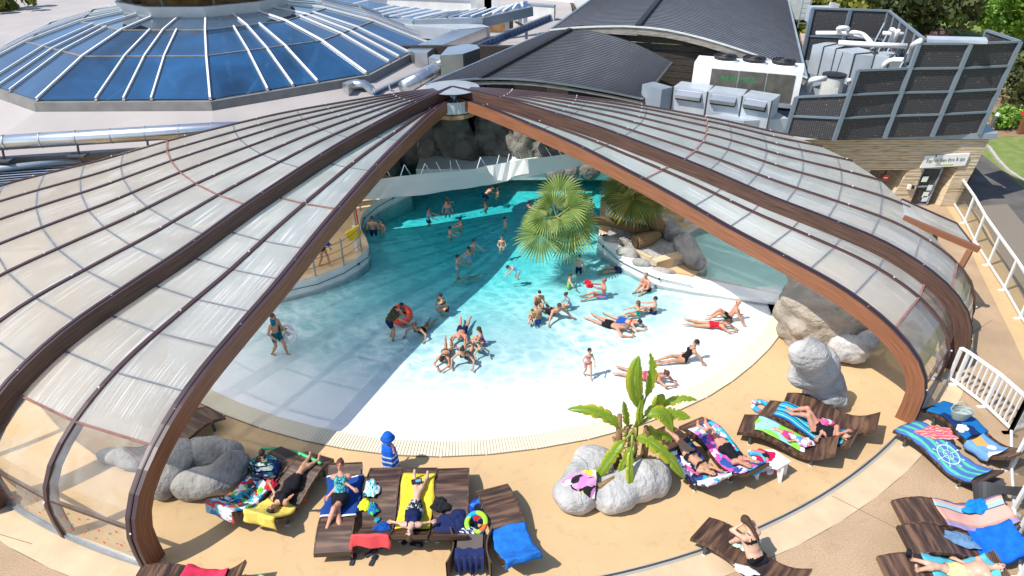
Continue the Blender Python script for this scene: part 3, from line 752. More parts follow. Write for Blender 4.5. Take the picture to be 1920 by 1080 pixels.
# hub
M['hubgrey'] = mat('hub grey paint', (0.30, 0.33, 0.36), 0.5, var=0.15, scale=2)
hub = thing('dome_hub', 'round grey steel hub plate on top of the dome with bracket plates below it', 'hub', (DC.x, DC.y, 3.6))
b = MB(); b.lathe(V(DC.x, DC.y, 0), [(0.96, 4.70), (0.98, 4.72), (0.6, 4.75), (0.05, 4.76)], 40); b.build('cover_plate', M['hubgrey'], hub, smooth=False)
b = MB(); b.lathe(V(DC.x, DC.y, 0), [(0.30, 3.85), (0.30, 4.70)], 20); b.build('drum', M['metal'], hub, smooth=True)
b = MB()
for az in (-98, -82, -66, -54):
    a = math.radians(az); c = V(DC.x + 0.78 * math.cos(a), DC.y + 0.78 * math.sin(a), 4.18); b.box(c, (0.05, 0.5, 0.42), rz=a)
    b.bar(V(DC.x, DC.y, 4.3), c, 0.05, 0.3)
b.build('bracket', M['lightmetal'], hub)
b = MB()
b.lathe(V(DC.x, DC.y, 0), [(0.86, 3.78), (0.86, 3.92)], 12); b.build('timber_ring', mat('pale plywood', (0.42, 0.27, 0.12), 0.7, var=0.4, scale=5), hub)
b = MB(); b.tube([V(DC.x + .05, DC.y - 0.75, 3.95), V(DC.x + .05, DC.y - 0.75, 4.5)], 0.025); b.build('pin', M['black'], hub)

# exit canopy on the far right of the dome
can = thing('canopy', 'small translucent canopy on a brown timber frame beside the right of the dome', 'canopy', (11, 20, 0))
A0 = U(1700, 410, 2.9); A1 = U(1832, 468, 2.35); B0 = U(1690, 374, 2.95); B1 = U(1794, 420, 2.4)
b = MB(); b.face([A0, A1, B1, B0], 0, [(0, 0), (3, 0), (3, 1), (0, 1)]); b.build('roof_panel', M['panel'], can)
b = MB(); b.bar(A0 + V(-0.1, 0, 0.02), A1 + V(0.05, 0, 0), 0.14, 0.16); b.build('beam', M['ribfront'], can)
b = MB(); b.bar(B0, B1, 0.05, 0.08); b.bar(A1, B1, 0.04, 0.05); b.build('edge_trim', M['ribcap'], can)
ft = U(1790, 522, 1.5)
b = MB(); b.bar(A1 + V(-0.15, 0.05, -0.05), ft, 0.14, 0.12); b.build('brace', M['ribwood'], can)
b = MB(); b.bar(A1.lerp(B1, 0.5) + V(-1.0, 0, 0), ft + V(-0.2, 0.9, -0.2), 0.1, 0.1); b.build('brace', M['ribdark'], can)
b = MB(); b.bar(A1.lerp(A0, 0.45) + V(0, 0.5, -0.05), ft + V(-0.1, 0.4, -0.8), 0.1, 0.1); b.build('post', M['ribdark'], can)
# ------------------------------------------------------------------ buildings behind the dome
M['roofmem'] = mat('pale grey roof membrane', (0.36, 0.33, 0.32), 0.85, scale=0.5, col2=(0.43, 0.39, 0.37), detail=8)
M['roofseam'] = mat('roof membrane seam', (0.36, 0.29, 0.25), 0.9)
M['darkwood'] = mat('dark weathered boards', (0.05, 0.038, 0.03), 0.8, var=0.5, scale=5, stretch=(1, 1, 6))
M['intwall'] = mat('dim interior wall', (0.20, 0.18, 0.15), 0.9, var=0.2)
M['glass_skyblue'] = clear_mat('roof glass with painted sky blue', (0.30, 0.50, 0.70), 0.30, hz_col=(0.03, 0.17, 0.42), refl=2.4, rough=0.03, hscale=0.35)  # blue of the reflected sky put into the tint and haze colour
M['whitebar'] = mat('white glazing bar', (0.85, 0.85, 0.85), 0.35)
M['osb'] = mat('weathered chipboard', (0.44, 0.28, 0.12), 0.8, scale=3.0, col2=(0.20, 0.10, 0.04), detail=8)
M['greytimber'] = mat('grey weathered timber', (0.30, 0.27, 0.24), 0.85, var=0.35, scale=3, stretch=(1, 1, 5))
M['bluepar'] = mat('blue painted steel', (0.015, 0.10, 0.30), 0.4, 0.2, var=0.3, scale=2)

RZ = 3.4
GD = V(-14.4, 34.6, 0)          # glass dome centre
def gv_(k, R, z, ph=-107.0): a = math.radians(ph + 36 * k); return V(GD.x + R * math.cos(a), GD.y + R * math.sin(a), z)
curb_o = [gv_(k, 10.55, RZ) for k in range(10)]
roof_poly = [V(-42, 15.5, RZ), U(0, 296, RZ), U(150, 290, RZ), V(-4.6, 24.5, RZ), V(-2.9, 25.4, RZ), V(1.9, 40.0, RZ), V(4.0, 47.5, RZ), V(4.5, 60, RZ), V(-42, 60, RZ)]
fr = thing('main_building', 'pale flat roofed pool building with dark interior behind the dome', 'building', (-14, 30, 0))
b = MB(); b.sheet(roof_poly, 0, holes=[curb_o]); b.build('roof', M['roofmem'], fr)
b = MB(); b.sheet([p - V(0, 0, 0.25) for p in roof_poly], 0, holes=[curb_o])
for i in range(len(roof_poly)):
    a, c = roof_poly[i], roof_poly[(i + 1) % len(roof_poly)]
    b.face([a - V(0, 0, .25), c - V(0, 0, .25), c, a])
b.build('roof_edge', M['intwall'], fr)
b = MB()       # roof membrane seams
for k in range(6):
    y = 23.0 + 0.9 * k * (1 + .05 * k); b.bar(V(-30, y - 1.6, RZ + 0.006), V(-6.2 + 0.3 * k, y + 0.8, RZ + 0.006), 0.035, 0.01)
for k in range(7):
    b.bar(V(-5.5 + 0.9 * k - 3, 30.5 + 1.6 * k, RZ + 0.006), V(-1.8 + 0.55 * k, 31 + 2.0 * k, RZ + 0.006), 0.03, 0.01)
b.build('membrane_seams', M['roofseam'], fr, kind='stuff')
# interior: floor slab beyond the pool, back wall and end walls
b = MB(); b.sheet([V(-42, 30.3, 0.0), V(9, 30.3, 0.0), V(9, 58, 0.0), V(-42, 58, 0.0)]); b.sheet([V(-42, 20, 0.01), V(-14.5, 20, 0.01), V(-14.5, 30.3, 0.01), V(-42, 30.3, 0.01)])
b.build('interior_floor', M['cream'], fr)
b = MB(); b.box((-7.2, 59.9, 1.6), (70, .2, 3.2)); b.box((-41.8, 37, 1.6), (.2, 44, 3.2)); b.box((4.3, 50, 1.7), (.25, 20, 3.4))
b.build('wall', M['darkwood'], fr)
# gutter and louvres in front of the roof, left edge of the picture
b = MB(); b.tube([V(-40, 16.0, RZ - 0.02), U(0, 316, RZ - .2), U(152, 300, RZ - .2)], 0.11, 8); b.build('gutter', M['greymetal'], fr, smooth=True)
b = MB()
for i in range(9):
    z = RZ - 0.22 - 0.02 * i; y0 = 318 + 5 * i
    b2 = MB(); b2.bar(U(-60, y0 + 6, 3.0), U(150 - 16 * i, y0 - 7, 3.0), 0.10, 0.03, up=(0, 0.5, 1)); b2.build('louvre_slat', M['metal'], fr)
b = MB(); b.sheet([U(-80, 325, 2.85), U(150, 312, 2.85), U(-10, 372, 2.85), U(-80, 392, 2.85)]); b.build('louvre_backing', M['black'], fr)
# big silver round duct along the roof
pd = thing('round_duct', 'long shiny silver round duct lying along the left edge of the flat roof', 'duct', (-16, 23, RZ))
def at_roof(px, py, dz=0): return U(px, py, RZ + dz)
b = MB(); P0 = U(-200, 280, 3.95); P1 = U(400, 243, 3.95)
b.tube([P0, P1, P1 + V(2.5, 0.9, -0.2)], 0.24, 16); b.build('duct_pipe', M['alu'], pd, smooth=True)
b = MB()
for t in np.linspace(0, 1, 10):
    p = P0.lerp(P1, t); d = (P1 - P0).normalized() * 0.015; b.tube([p - d, p + d], 0.248, 16)
b.build('duct_joints', M['metal'], pd, kind='stuff')
for px in (-10, 130, 265):
    b = MB(); p = P0.lerp(P1, (px + 200) / 600); b.bar(p + V(0, 0, -0.2), V(p.x, p.y - .1, RZ), 0.05, 0.05); b.box(V(p.x, p.y - 0.15, RZ + 0.03), (0.55, 0.35, 0.05)); b.build('bracket', M['darkgrey'], pd)

# ---------------- polygonal glass dome
gl = thing('glass_roof_dome', 'wide ten sided blue glass roof dome with white glazing bars and a lantern on top', 'glass dome', (GD.x, GD.y, RZ))
RR = [(10.2, 4.20), (7.7, 5.2), (5.5, 5.78), (3.55, 6.02)]
fr_ = [0.0, 0.34, 0.5, 0.66, 1.0]
b = MB()
for k in range(10):
    a, c = gv_(k, 10.5, RZ - .2), gv_(k + 1, 10.5, RZ - .2); a2, c2 = gv_(k, 10.35, 4.14), gv_(k + 1, 10.35, 4.14)
    b.face([a, c, c2, a2]); a3, c3 = gv_(k, 10.05, 4.14), gv_(k + 1, 10.05, 4.14); b.face([a2, c2, c3, a3]); a4, c4 = gv_(k, 10.05, RZ - .5), gv_(k + 1, 10.05, RZ - .5); b.face([a3, c3, c4, a4])
b2c = MB()
for k in range(10): b2c.face([gv_(k, 12.0, RZ + .004), gv_(k + 1, 12.0, RZ + .004), gv_(k + 1, 10.42, RZ + .42), gv_(k, 10.42, RZ + .42)])
b2c.build('skirt', M['roofmem'], gl)
b.build('curb', mat('grey concrete upstand', (0.22, 0.21, 0.20), 0.85, var=0.2, scale=2), gl)
for k in range(10):
    vis = k in (8, 9, 0, 1, 2, 3, 4)
    for j in range(3):
        (r0, z0), (r1, z1) = RR[j], RR[j + 1]
        q0, q1, q2, q3 = gv_(k, r0, z0), gv_(k + 1, r0, z0), gv_(k + 1, r1, z1), gv_(k, r1, z1)
        us = fr_ if j < 2 else [0.0, 0.5, 1.0]
        for u0, u1 in zip(us, us[1:]):
            b = MB(); b.face([q0.lerp(q1, u0), q0.lerp(q1, u1), q3.lerp(q2, u1), q3.lerp(q2, u0)]); b.build('glass_pane', M['glass_skyblue'], gl)
        for u in us[:-1]:
            b = MB(); A = q0.lerp(q1, u); B = q3.lerp(q2, u); b.bar(A + V(0, 0, 0.05), B + V(0, 0, 0.05), 0.055 if u not in (0,) else 0.07, 0.07)
            b.build('glazing_bar', M['whitebar'], gl)
            b = MB(); b.bar(A - V(0, 0, 0.16), B - V(0, 0, 0.16), 0.10, 0.30); b.build('rafter', M['greytimber'], gl)
        b = MB(); b.bar(q3 + V(0, 0, 0.015), q2 + V(0, 0, 0.015), 0.05, 0.04); b.build('ring_bar', M['greytimber'], gl)
# struts and floor inside
for k in range(10):
    a = gv_(k, 10.0, 3.9); c = gv_(k, 5.4, 2.2); b = MB(); b.bar(gv_(k, 7.6, 5.0), gv_(k, 4.6, 1.2), 0.22, 0.26); b.build('strut', M['greytimber'], gl)
    b = MB(); b.bar(gv_(k, 9.9, 2.6), gv_(k + 0.5, 7.4, 4.6), 0.16, 0.2); b.build('strut', M['greytimber'], gl)
b = MB(); b.box((GD.x - 3, GD.y - 3, 0.6), (1.4, 0.8, 1.1)); b.box((GD.x + 4, GD.y - 4, 0.5), (2.2, 0.7, 0.9)); b.box((GD.x, GD.y - 6, 0.5), (3, 0.6, 0.9)); b.build('counter', M['bluepar'], gl)
bp_ = MB(); bp_.lathe(U(265, 140, 3.0), [(0.02, -.3), (0.25, -.15), (0.3, 0.05), (0.22, .25), (0.02, .33)], 12)
tag(bp_.build('balloon', M['white'], smooth=True), 'white balloon head seen through the glass roof dome', 'balloon')
bp_ = MB(); bp_.lathe(U(490, 140, 3.0), [(0.02, -.3), (0.22, -.2), (0.31, 0.0), (0.22, .2), (0.02, .3)], 12)
tag(bp_.build('beach_ball', stripes('red yellow ball', [(0, (.7, .05, .03)), (.5, (.8, .5, .05))], 3, 'X'), smooth=True), 'red and yellow ball seen through the glass roof dome on the right side', 'ball')
# collar and lantern
b = MB()
for k in range(10):
    a, c = gv_(k, 3.7, 5.92), gv_(k + 1, 3.7, 5.92); a2, c2 = gv_(k, 3.95, 6.45), gv_(k + 1, 3.95, 6.45); a3, c3 = gv_(k, 3.75, 6.46), gv_(k + 1, 3.75, 6.46)
    b.face([a, c, c2, a2]); b.face([a2, c2, c3, a3]); a4, c4 = gv_(k, 3.5, 5.95), gv_(k + 1, 3.5, 5.95); b.face([a3, c3, c4, a4])
b.build('collar', M['white'], gl)
b = MB()
for k in range(10):
    b.face([gv_(k, 3.0, 5.9), gv_(k + 1, 3.0, 5.9), gv_(k + 1, 2.6, 7.1), gv_(k, 2.6, 7.1)])
b.build('lantern_wall', M['osb'], gl)
for k in range(10):
    b = MB(); b.bar(gv_(k + .2, 3.3, 6.0), gv_(k + .2, 3.5, 7.3), 0.1, 0.12); b.build('lantern_post', M['greytimber'], gl)
b = MB()
for k in range(10):
    b.face([gv_(k, 4.3, 7.0), gv_(k + 1, 4.3, 7.0), gv_(k + 1, 0.1, 8.2), gv_(k, 0.1, 8.2)]); b.face([gv_(k + 1, 4.3, 7.0), gv_(k, 4.3, 7.0), gv_(k, 4.3, 6.85), gv_(k + 1, 4.3, 6.85)])
    b.face([gv_(k, 4.3, 6.85), gv_(k + 1, 4.3, 6.85), gv_(k + 1, 0.1, 6.9), gv_(k, 0.1, 6.9)])
b.build('lantern_roof', M['osb'], gl)

# ---------------- rooftop ducts in the middle
def boxduct(b, pts, w, h):
    for a, c in zip(pts, pts[1:]): b.bar(a + V(0, 0, h / 2), c + V(0, 0, h / 2), w, h)
ds = thing('rectangular_duct', 'long pale rectangular air duct running across the flat roof and turning at a mitred corner', 'duct', (-4, 36, RZ))
P = [U(560, 22, 4.0), U(600, 40, 4.0), U(870, 62, 4.0)]
Pc = V(-0.6, 41.0, 3.75)
PA = U(620, 42, 3.7); PB_ = U(900, 66, 3.7); PC = U(785, 104, 3.7)
def flatduct(name, poly, z0, z1, m, par):
    b = MB(); b.prism([(p.x, p.y) for p in poly], z0, z1); return b.build(name, m, par)
flatduct('duct_run', [U(560, 22, 4.35), U(640, 33, 4.35), U(905, 46, 4.35), U(918, 50, 4.35), U(858, 55, 4.35), U(640, 38, 4.35), U(555, 30, 4.35)], 3.75, 4.35, M['lightmetal'], ds)
flatduct('duct_run', [U(858, 53, 4.33), U(919, 49, 4.33), U(812, 91, 4.33), U(801, 99, 4.33), U(777, 99, 4.33), U(764, 92, 4.33)], 3.6, 4.33, M['alu'], ds)
for (px, py) in ((712, 55), (778, 59), (841, 63)):
    b = MB(); p = U(px, py, RZ); b.tube([p, p + V(0, 0, 0.9)], 0.05, 6); b.build('support', M['metal'], ds)
bx = thing('duct_plenum', 'shiny silver folded metal duct box where the round duct meets the roof edge', 'duct', (-3.6, 30, RZ))
flatduct('plenum_box', [U(825, 104, 4.9), U(840, 88, 4.9), U(876, 82, 4.9), U(893, 84, 4.9), U(900, 90, 4.9), U(868, 101, 4.9)], 3.7, 4.9, M['alu'], bx)
flatduct('plenum_box', [U(803, 108, 4.65), U(812, 102, 4.65), U(850, 104, 4.65), U(857, 109, 4.65), U(848, 114, 4.65)], 3.6, 4.65, M['alu'], bx)
rd = thing('round_duct', 'short fat silver round duct sloping from the folded box down towards the hub', 'duct', (-4, 28, RZ))
b = MB(); a_, c_ = U(840, 118, 4.35), U(757, 165, 3.9); b.tube([a_, c_], 0.30, 16); b.build('duct_pipe', M['alu'], rd, smooth=True)
b = MB()
for t in (0.02, .25, .5, .75):
    p = a_.lerp(c_, t); d = (c_ - a_).normalized() * 0.02; b.tube([p - d, p + d], 0.31, 16)
b.build('duct_joints', M['metal'], rd, kind='stuff')
el = thing('elbow_duct', 'silver box and curved elbow duct beside the concrete edge of the glass dome', 'duct', (-7, 27, RZ))
flatduct('duct_box', [U(641, 156, 4.1), U(662, 147, 4.1), U(674, 149, 4.1), U(652, 159, 4.1)], 3.3, 4.1, M['alu'], el)
b = MB(); q = [U(660, 160, 3.95), U(682, 158, 3.95), U(694, 166, 3.8), U(702, 180, 3.5)]; b.tube(q, 0.19, 12); b.build('duct_pipe', M['alu'], el, smooth=True)
# blue parapet along the barrel roofs
bpar = thing('blue_parapet', 'blue painted steel parapet along the gutter between the flat roof and barrel roof', 'parapet', (-1, 32, RZ))
A_ = V(-6.2, 24.9, RZ); pts_ = [U(700, 172, 3.75), U(806, 124, 3.75), U(905, 77, 3.75), U(1040, 24, 3.75)]
for i, (a, c) in enumerate(zip(pts_, pts_[1:])):
    b = MB(); b.bar(a, c, 0.16, 0.08); b.build('coping', M['greymetal'], bpar)
    n_ = int((c - a).length / 0.5)
    for k in range(n_):
        b = MB(); p = a.lerp(c, (k + 0.06) / n_); q = a.lerp(c, (k + .94) / n_); b.bar(p + V(0.02, 0, -0.38), q + V(0.02, 0, -0.38), 0.06, 0.66); b.build('panel', M['bluepar'], bpar)
for k in range(3):
    b = MB(); p = pts_[0].lerp(pts_[1], 0.2 + 0.3 * k) + V(0.15, -0.1, 0); b.bar(p + V(0, 0, 0.05), p + V(0.15, 0, -0.6), 0.1, 0.06); b.build('bracket', M['lightmetal'], bpar)
# long sloped glass canopy at the back
cn = thing('glass_canopy', 'narrow sloping blue glass canopy on grey beams crossing the back of the flat roof', 'canopy', (-4, 48, RZ))
front_e = [U(520, -6, 4.6), U(665, 27, 4.6), U(775, 36, 4.6), U(905, 31, 4.7), U(998, 10, 5.0)]
back_e = [U(560, -22, 5.0), U(742, 11, 5.0), U(842, 21, 5.0), U(945, 14, 5.0), U(985, 4, 5.1)]
for i in range(4):
    nb = (4, 5, 6, 5)[i]
    for k in range(nb):
        t0, t1 = k / nb, (k + 1) / nb
        a, c = front_e[i].lerp(front_e[i + 1], t0), front_e[i].lerp(front_e[i + 1], t1); d, e = back_e[i].lerp(back_e[i + 1], t1), back_e[i].lerp(back_e[i + 1], t0)
        b = MB(); b.face([a, c, d, e]); b.build('glass_pane', M['glass_skyblue'], cn)
        b = MB(); b.bar(a + V(0, 0, .04), e + V(0, 0, .04), 0.09, 0.07); b.build('glazing_bar', M['whitebar'], cn)
    b = MB(); b.bar(front_e[i] - V(0, 0, .3), front_e[i + 1] - V(0, 0, .3), 0.2, 0.5); b.build('beam', M['greymetal'], cn)
for p in (U(951, 62, RZ), U(975, 50, RZ), U(985, 44, RZ)):
    b = MB(); b.bar(p, p + V(0, 0, 1.3), 0.25, 0.25, up=(0, 1, 0)); b.build('post', M['greymetal'], cn)
b = MB(); b.bar(U(965, 40, 4.4), U(985, 50, 3.5), 0.1, 0.1); b.build('brace', M['greytimber'], cn)
b = MB(); b.box(U(930, 44, 3.9), (2.0, 0.1, 0.9)); tag(b.build('chipboard_sheet', M['osb']), 'stained chipboard sheet standing under the end of the glass canopy', 'board')
# back parapets, white box, far building
pr = thing('roof_parapet', 'low grey parapet wall around the far edge of the flat roof', 'parapet', (0, 50, RZ))
for a, c in ((U(690, 12, 3.9), U(725, 10, 3.9)), (U(725, 10, 3.9), U(915, 18, 3.9)), (U(988, 22, 3.8), U(1040, 26, 3.8))):
    b = MB(); b.bar(a, c, 0.25, 0.9); b.build('wall', M['wallwhite'], pr); b = MB(); b.bar(a + V(0, 0, .48), c + V(0, 0, .48), 0.35, 0.08); b.build('coping', M['greymetal'], pr)
ac = thing('cooling_box', 'small white air conditioning box standing on the far roof beyond the glass canopy', 'air conditioner', tuple(U(905, 16, RZ)))
b = MB(); b.box(U(903, 8, 4.2) , (1.3, 1.2, 1.0)); b.build('casing', M['offwhite'], ac); b = MB(); b.box(U(922, 8, 4.2), (0.9, 1.2, 1.0)); b.build('casing', M['white'], ac)
fb = thing('far_building', 'cream rendered building with timber posts far behind the flat roof', 'building', (10, 62, 0))
b = MB(); b.bar(U(880, -6, 3.0), U(1200, 30, 3.0), 0.4, 3.4); b.build('wall', M['wallwhite'], fb)
b = MB(); b.bar(V(-16, 66, 2.8), V(16, 56, 2.8), 0.3, 5.6); b.build('timber_wall', M['greytimber'], fb)
for k in range(6):
    b = MB(); p = V(0 + 2.6 * k, 58.5 - 0.7 * k, 0); b.bar(p, p + V(0, 0, 6), 0.3, 0.3, up=(0, 1, 0)); b.build('post', M['greytimber'], fb)
b = MB(); b.sheet([V(-60, 62, 0.0), V(18, 62, 0.0), V(18, 90, 0.0), V(-60, 90, 0.0)]); b.build('car_park', M['asphalt'], kind='structure')
ow = thing('outbuilding', 'flat pinkish roofed outbuilding at the top left beyond the glass dome', 'building', (-40, 62, 0))
b = MB(); b.box((-36, 60.5, 1.6), (30, 0.6, 3.9)); b.build('wall', mat('pinkish render', (0.50, 0.36, 0.27), 0.9, var=0.2), ow)

# ---------------- barrel roofs
M['seamroof'] = mat('dark grey standing seam metal', (0.24, 0.26, 0.30), 0.45, 0.15, var=0.25, scale=1.3)
M['seamline'] = mat('dark standing seam', (0.075, 0.08, 0.095), 0.5, 0.1)
def UP(px, py, A, d):
    """point of the pixel's ray on the vertical plane through A with plan direction d"""
    x = (px - 960) / FPX; y = -(py - 540) / FPX
    r = V(x, math.cos(PITCH) + y * math.sin(PITCH), -math.sin(PITCH) + y * math.cos(PITCH))
    n = V(-d[1], d[0], 0); t = n.dot(V(A.x, A.y, 0)) / n.dot(r)
    return V(r.x * t, r.y * t, CAM_H + r.z * t)
def resample(P, n):
    Q = catmull([tuple(p) for p in P], 8); return [Vector(Q[int(round(i * (len(Q) - 1) / n))]) for i in range(n + 1)]
def barrel(name, label, F, B, nseam, ridge_t):
    F = resample(F, 16); B = resample(B, 16); root = thing(name, label, 'roof', tuple((F[0] + B[-1]) / 2))
    b = MB(); N_ = 24
    for j in range(N_):
        for i in range(len(F) - 1):
            f = lambda i, v: F[i].lerp(B[i], v)
            b.face([f(i, j / N_), f(i + 1, j / N_), f(i + 1, (j + 1) / N_), f(i, (j + 1) / N_)])
    b.build('roof_skin', M['seamroof'], root, smooth=True, merge=True)
    for j in range(nseam + 1):
        b = MB(); v = j / nseam; pts = [F[i].lerp(B[i], v) + V(0, 0, 0.02) for i in range(0, len(F), 1)]
        for p, q in zip(pts, pts[1:]): b.bar(p, q, 0.035, 0.035)
        b.build('standing_seam', M['seamline'], root)
    b = MB(); x = ridge_t * (len(F) - 1); i = int(x); a = F[i].lerp(F[i + 1], x - i); c = B[i].lerp(B[i + 1], x - i); b.bar(a + V(0, 0, .08), c + V(0, 0, .08), 0.20, 0.12); b.build('ridge_strip', M['seal'], root)
    b = MB()
    for p, q in zip(F, F[1:]): b.bar(p + V(0, 0, -0.12), q + V(0, 0, -0.12), 0.08, 0.26 if ridge_t > .35 else .1)
    b.build('verge_fascia', M['greytimber'], root)
    b = MB()
    for p, q in zip(F, F[1:]): b.bar(p + V(0, -.03, 0.04), q + V(0, -.03, 0.04), 0.12, 0.05)
    b.build('verge_trim', M['offwhite'] if ridge_t > .35 else M['metal'], root)
    b = MB(); b.bar(F[-1], B[-1], 0.10, 0.10); b.build('eave_gutter', M['darkgrey'] if ridge_t < .35 else M['greymetal'], root); b = MB(); b.bar(F[0], B[0], 0.1, 0.12); b.build('eave_trim', M['metal'], root)
    # gable wall under the near arch
    b = MB()
    for p, q in zip(F, F[1:]):
        b.face([V(p.x, p.y, 0.2 if name == 'x' else 2.6), V(q.x, q.y, 2.6), q - V(0, 0, .1), p - V(0, 0, .1)])
    return root, F, B, b
R2 = U(1512, 148, 4.4); d2 = V(0.955, -0.297, 0); ax = V(0.297, 0.955, 0)
F2p = [UP(px, py, R2, d2) for px, py in ((1030, 58), (1085, 53), (1150, 51), (1193, 52), (1250, 58), (1320, 74), (1403, 100), (1460, 122), (1512, 148))]
B2p = [p + ax * 24 for p in F2p]
L1 = U(800, 160, 4.3); R1 = U(1205, 187, 3.8); d1 = (R1 - L1).normalized()
F1p = [UP(px, py, R1, d1) for px, py in ((800, 160), (860, 152), (930, 149), (1010, 153), (1110, 168), (1205, 187))]
Rb = R2 - ax * 0.4
B1p = [UP(px, py, Rb, d2) for px, py in ((1026, 62), (1050, 60), (1084, 59), (1125, 63), (1190, 83), (1260, 118))]
r1, F1, B1, g1 = barrel('barrel_roof', 'smaller dark grey curved standing seam roof just behind the dome hub', F1p, B1p, 34, 0.33)
r2, F2, B2, g2 = barrel('barrel_roof', 'larger dark grey curved standing seam roof reaching the top of the picture', F2p, B2p, 70, 0.38)
# side wall under right eave of barrel 1
wl = thing('timber_wall', 'dark brown horizontal board wall under the larger barrel roof behind the cooling unit', 'wall', (8, 31, 0))
# gable wall below barrel 2: boards
fbase = [p.copy() for p in F2]
npx = [(p.x, p.y + 0.35) for p in fbase]
for k in range(11):
    z0 = 2.9 + k * 0.27
    b = MB()
    for (a, pa), (c, pc) in zip(zip(npx, fbase), zip(npx[1:], fbase[1:])):
        top = min(pa.z, pc.z) - 0.12
        if z0 + 0.25 > top + 0.2: continue
        b.bar(V(a[0], a[1], z0 + .125), V(c[0], c[1], z0 + .125), 0.04, 0.25)
    if b.f: b.build('board', M['darkwood'], wl)
b = MB(); 
for a, c in zip(npx, npx[1:]): b.face([V(a[0], a[1] + .1, 0), V(c[0], c[1] + .1, 0), V(c[0], c[1] + .1, 4.3), V(a[0], a[1] + .1, 4.3)])
b.build('wall_core', M['darkwood'], wl)
b = MB(); b.bar(V(F1p[-1].x - .3, F1p[-1].y, 1.9), V(B1p[-1].x - .3, B1p[-1].y, 1.9), 0.2, 3.5); b.build('wall_core', M['greymetal'], wl)

# interior rear wall / ceiling that closes the space under barrel 1
ir = thing('rear_hall', 'dark interior wall and ceiling of the hall behind the pool', 'building', (0, 32, 0))
b = MB(); b.box((0, 33.2, 2.2), (18, 0.3, 4.4)); b.box((8.6, 29.0, 1.7), (.3, 8.5, 3.3)); b.build('wall', M['darkwood'], ir)
b = MB(); b.box((-0.5, 27.0, 4.12), (1.0, 0.2, 0.15)); b.build('beam', M['darkwood'], ir)
# ------------------------------------------------------------------ spa building, plant deck and acoustic screens (right)
def slat_wall_mat():
    m = bpy.data.materials.new('thin stone slips'); m.use_nodes = True
    N, L = nodes_of(m); b = N['Principled BSDF']; b.inputs['Roughness'].default_value = 0.85
    tc = N.new('ShaderNodeTexCoord'); mp = N.new('ShaderNodeMapping'); mp.inputs['Scale'].default_value = (.8, .8, 26); L.new(tc.outputs['Object'], mp.inputs[0])
    n = N.new('ShaderNodeTexNoise'); n.inputs['Scale'].default_value = 2.2; n.inputs['Detail'].default_value = 3; L.new(mp.outputs[0], n.inputs['Vector'])
    cr = ramp(N, L, n.outputs['Fac'], [(0.30, (0.26, 0.19, 0.12)), (0.42, (0.52, 0.37, 0.19)), (0.5, (0.68, 0.52, 0.30)), (0.58, (0.60, 0.57, 0.52)), (0.72, (0.80, 0.69, 0.50))])
    L.new(cr.outputs[0], b.inputs['Base Color']); return m
M['slips'] = slat_wall_mat()
spa = thing('spa_building', 'low spa building clad in thin brown stone slips with a glass door', 'building', (14, 24.8, 0))
WY = 24.75
def wz_at(px, py):           # pixel -> point on the wall plane y = WY
    x = (px - 960) / FPX; y = -(py - 540) / FPX
    d = (x, math.cos(PITCH) + y * math.sin(PITCH), -math.sin(PITCH) + y * math.cos(PITCH)); t = WY / d[1]
    return V(d[0] * t, WY, CAM_H + d[2] * t)
TR = wz_at(1857, 259); BRc = wz_at(1788, 392); HZ = TR.z
dtl, dtr, dbl, dbr = wz_at(1731, 316), wz_at(1797, 312), wz_at(1704, 388), wz_at(1762, 386)
wtl, wtr, wbr = wz_at(1632, 322), wz_at(1706, 317), wz_at(1690, 360)
def quad_x(z, lo, hi):       # slanted opening edges
    t = (z - lo.z) / (hi.z - lo.z); return lo.x + (hi.x - lo.x) * t
nrow = 44; rh = HZ / nrow; b = MB(); rnd = random.Random(3)
DTOP = (dtl.z + dtr.z) / 2; WTOP = (wtl.z + wtr.z) / 2
for i in range(nrow):
    z = (i + 0.5) * rh; xr = BRc.x + (TR.x - BRc.x) * (z / HZ) ; xl = 9.0
    cuts = [(xl, xr)]
    if z < DTOP: x0, x1 = quad_x(z, V(dbl.x, 0, 0), dtl), quad_x(z, V(dbr.x, 0, 0), dtr); cuts = [(xl, x0), (x1, xr)]
    if z < WTOP:
        w0, w1 = wtl.x - (WTOP - z) * 0.25, quad_x(z, V(wbr.x - .4, 0, 0), wtr); cuts = [(xl, w0), (w1, cuts[0][1])] + cuts[1:]
    for (a, c) in cuts:
        if c - a < 0.05: continue
        y = WY + rnd.uniform(-0.012, 0.012); b.box(((a + c) / 2, y + 0.1, z), (c - a, 0.2, rh * 0.86))
b.build('stone_slips', M['slips'], spa, kind='stuff')
b = MB(); b.box((13.2, WY + 0.25, HZ * 0.78), (8.6, .12, HZ * 0.42)); b.box((TR.x - 0.3, WY + 3.0, HZ / 2), (0.2, 5.8, HZ)); b.build('wall_core', M['darkgrey'], spa)
b = MB(); b.prism([(9, WY - 0.12), (TR.x + 0.15, WY - 0.12), (TR.x + 2.2, WY + 9), (TR.x + 1.5, 40), (9, 40)], HZ, HZ + 0.22, m=0); b.build('roof_slab', M['greymetal'], spa)
b = MB(); b.sheet([V(TR.x, WY + .05, 0), V(TR.x + .2, 26.0, 0), V(TR.x + 1.8, 40, 0)][::1] + [V(TR.x + 1.2, 40, 0)]); 
b = MB(); b.face([V(TR.x, WY + .2, 0), V(TR.x + 2.1, WY + 9, 0), V(TR.x + 2.1, WY + 9, HZ), V(TR.x, WY + .2, HZ)]); b.build('side_wall', M['slips'], spa)
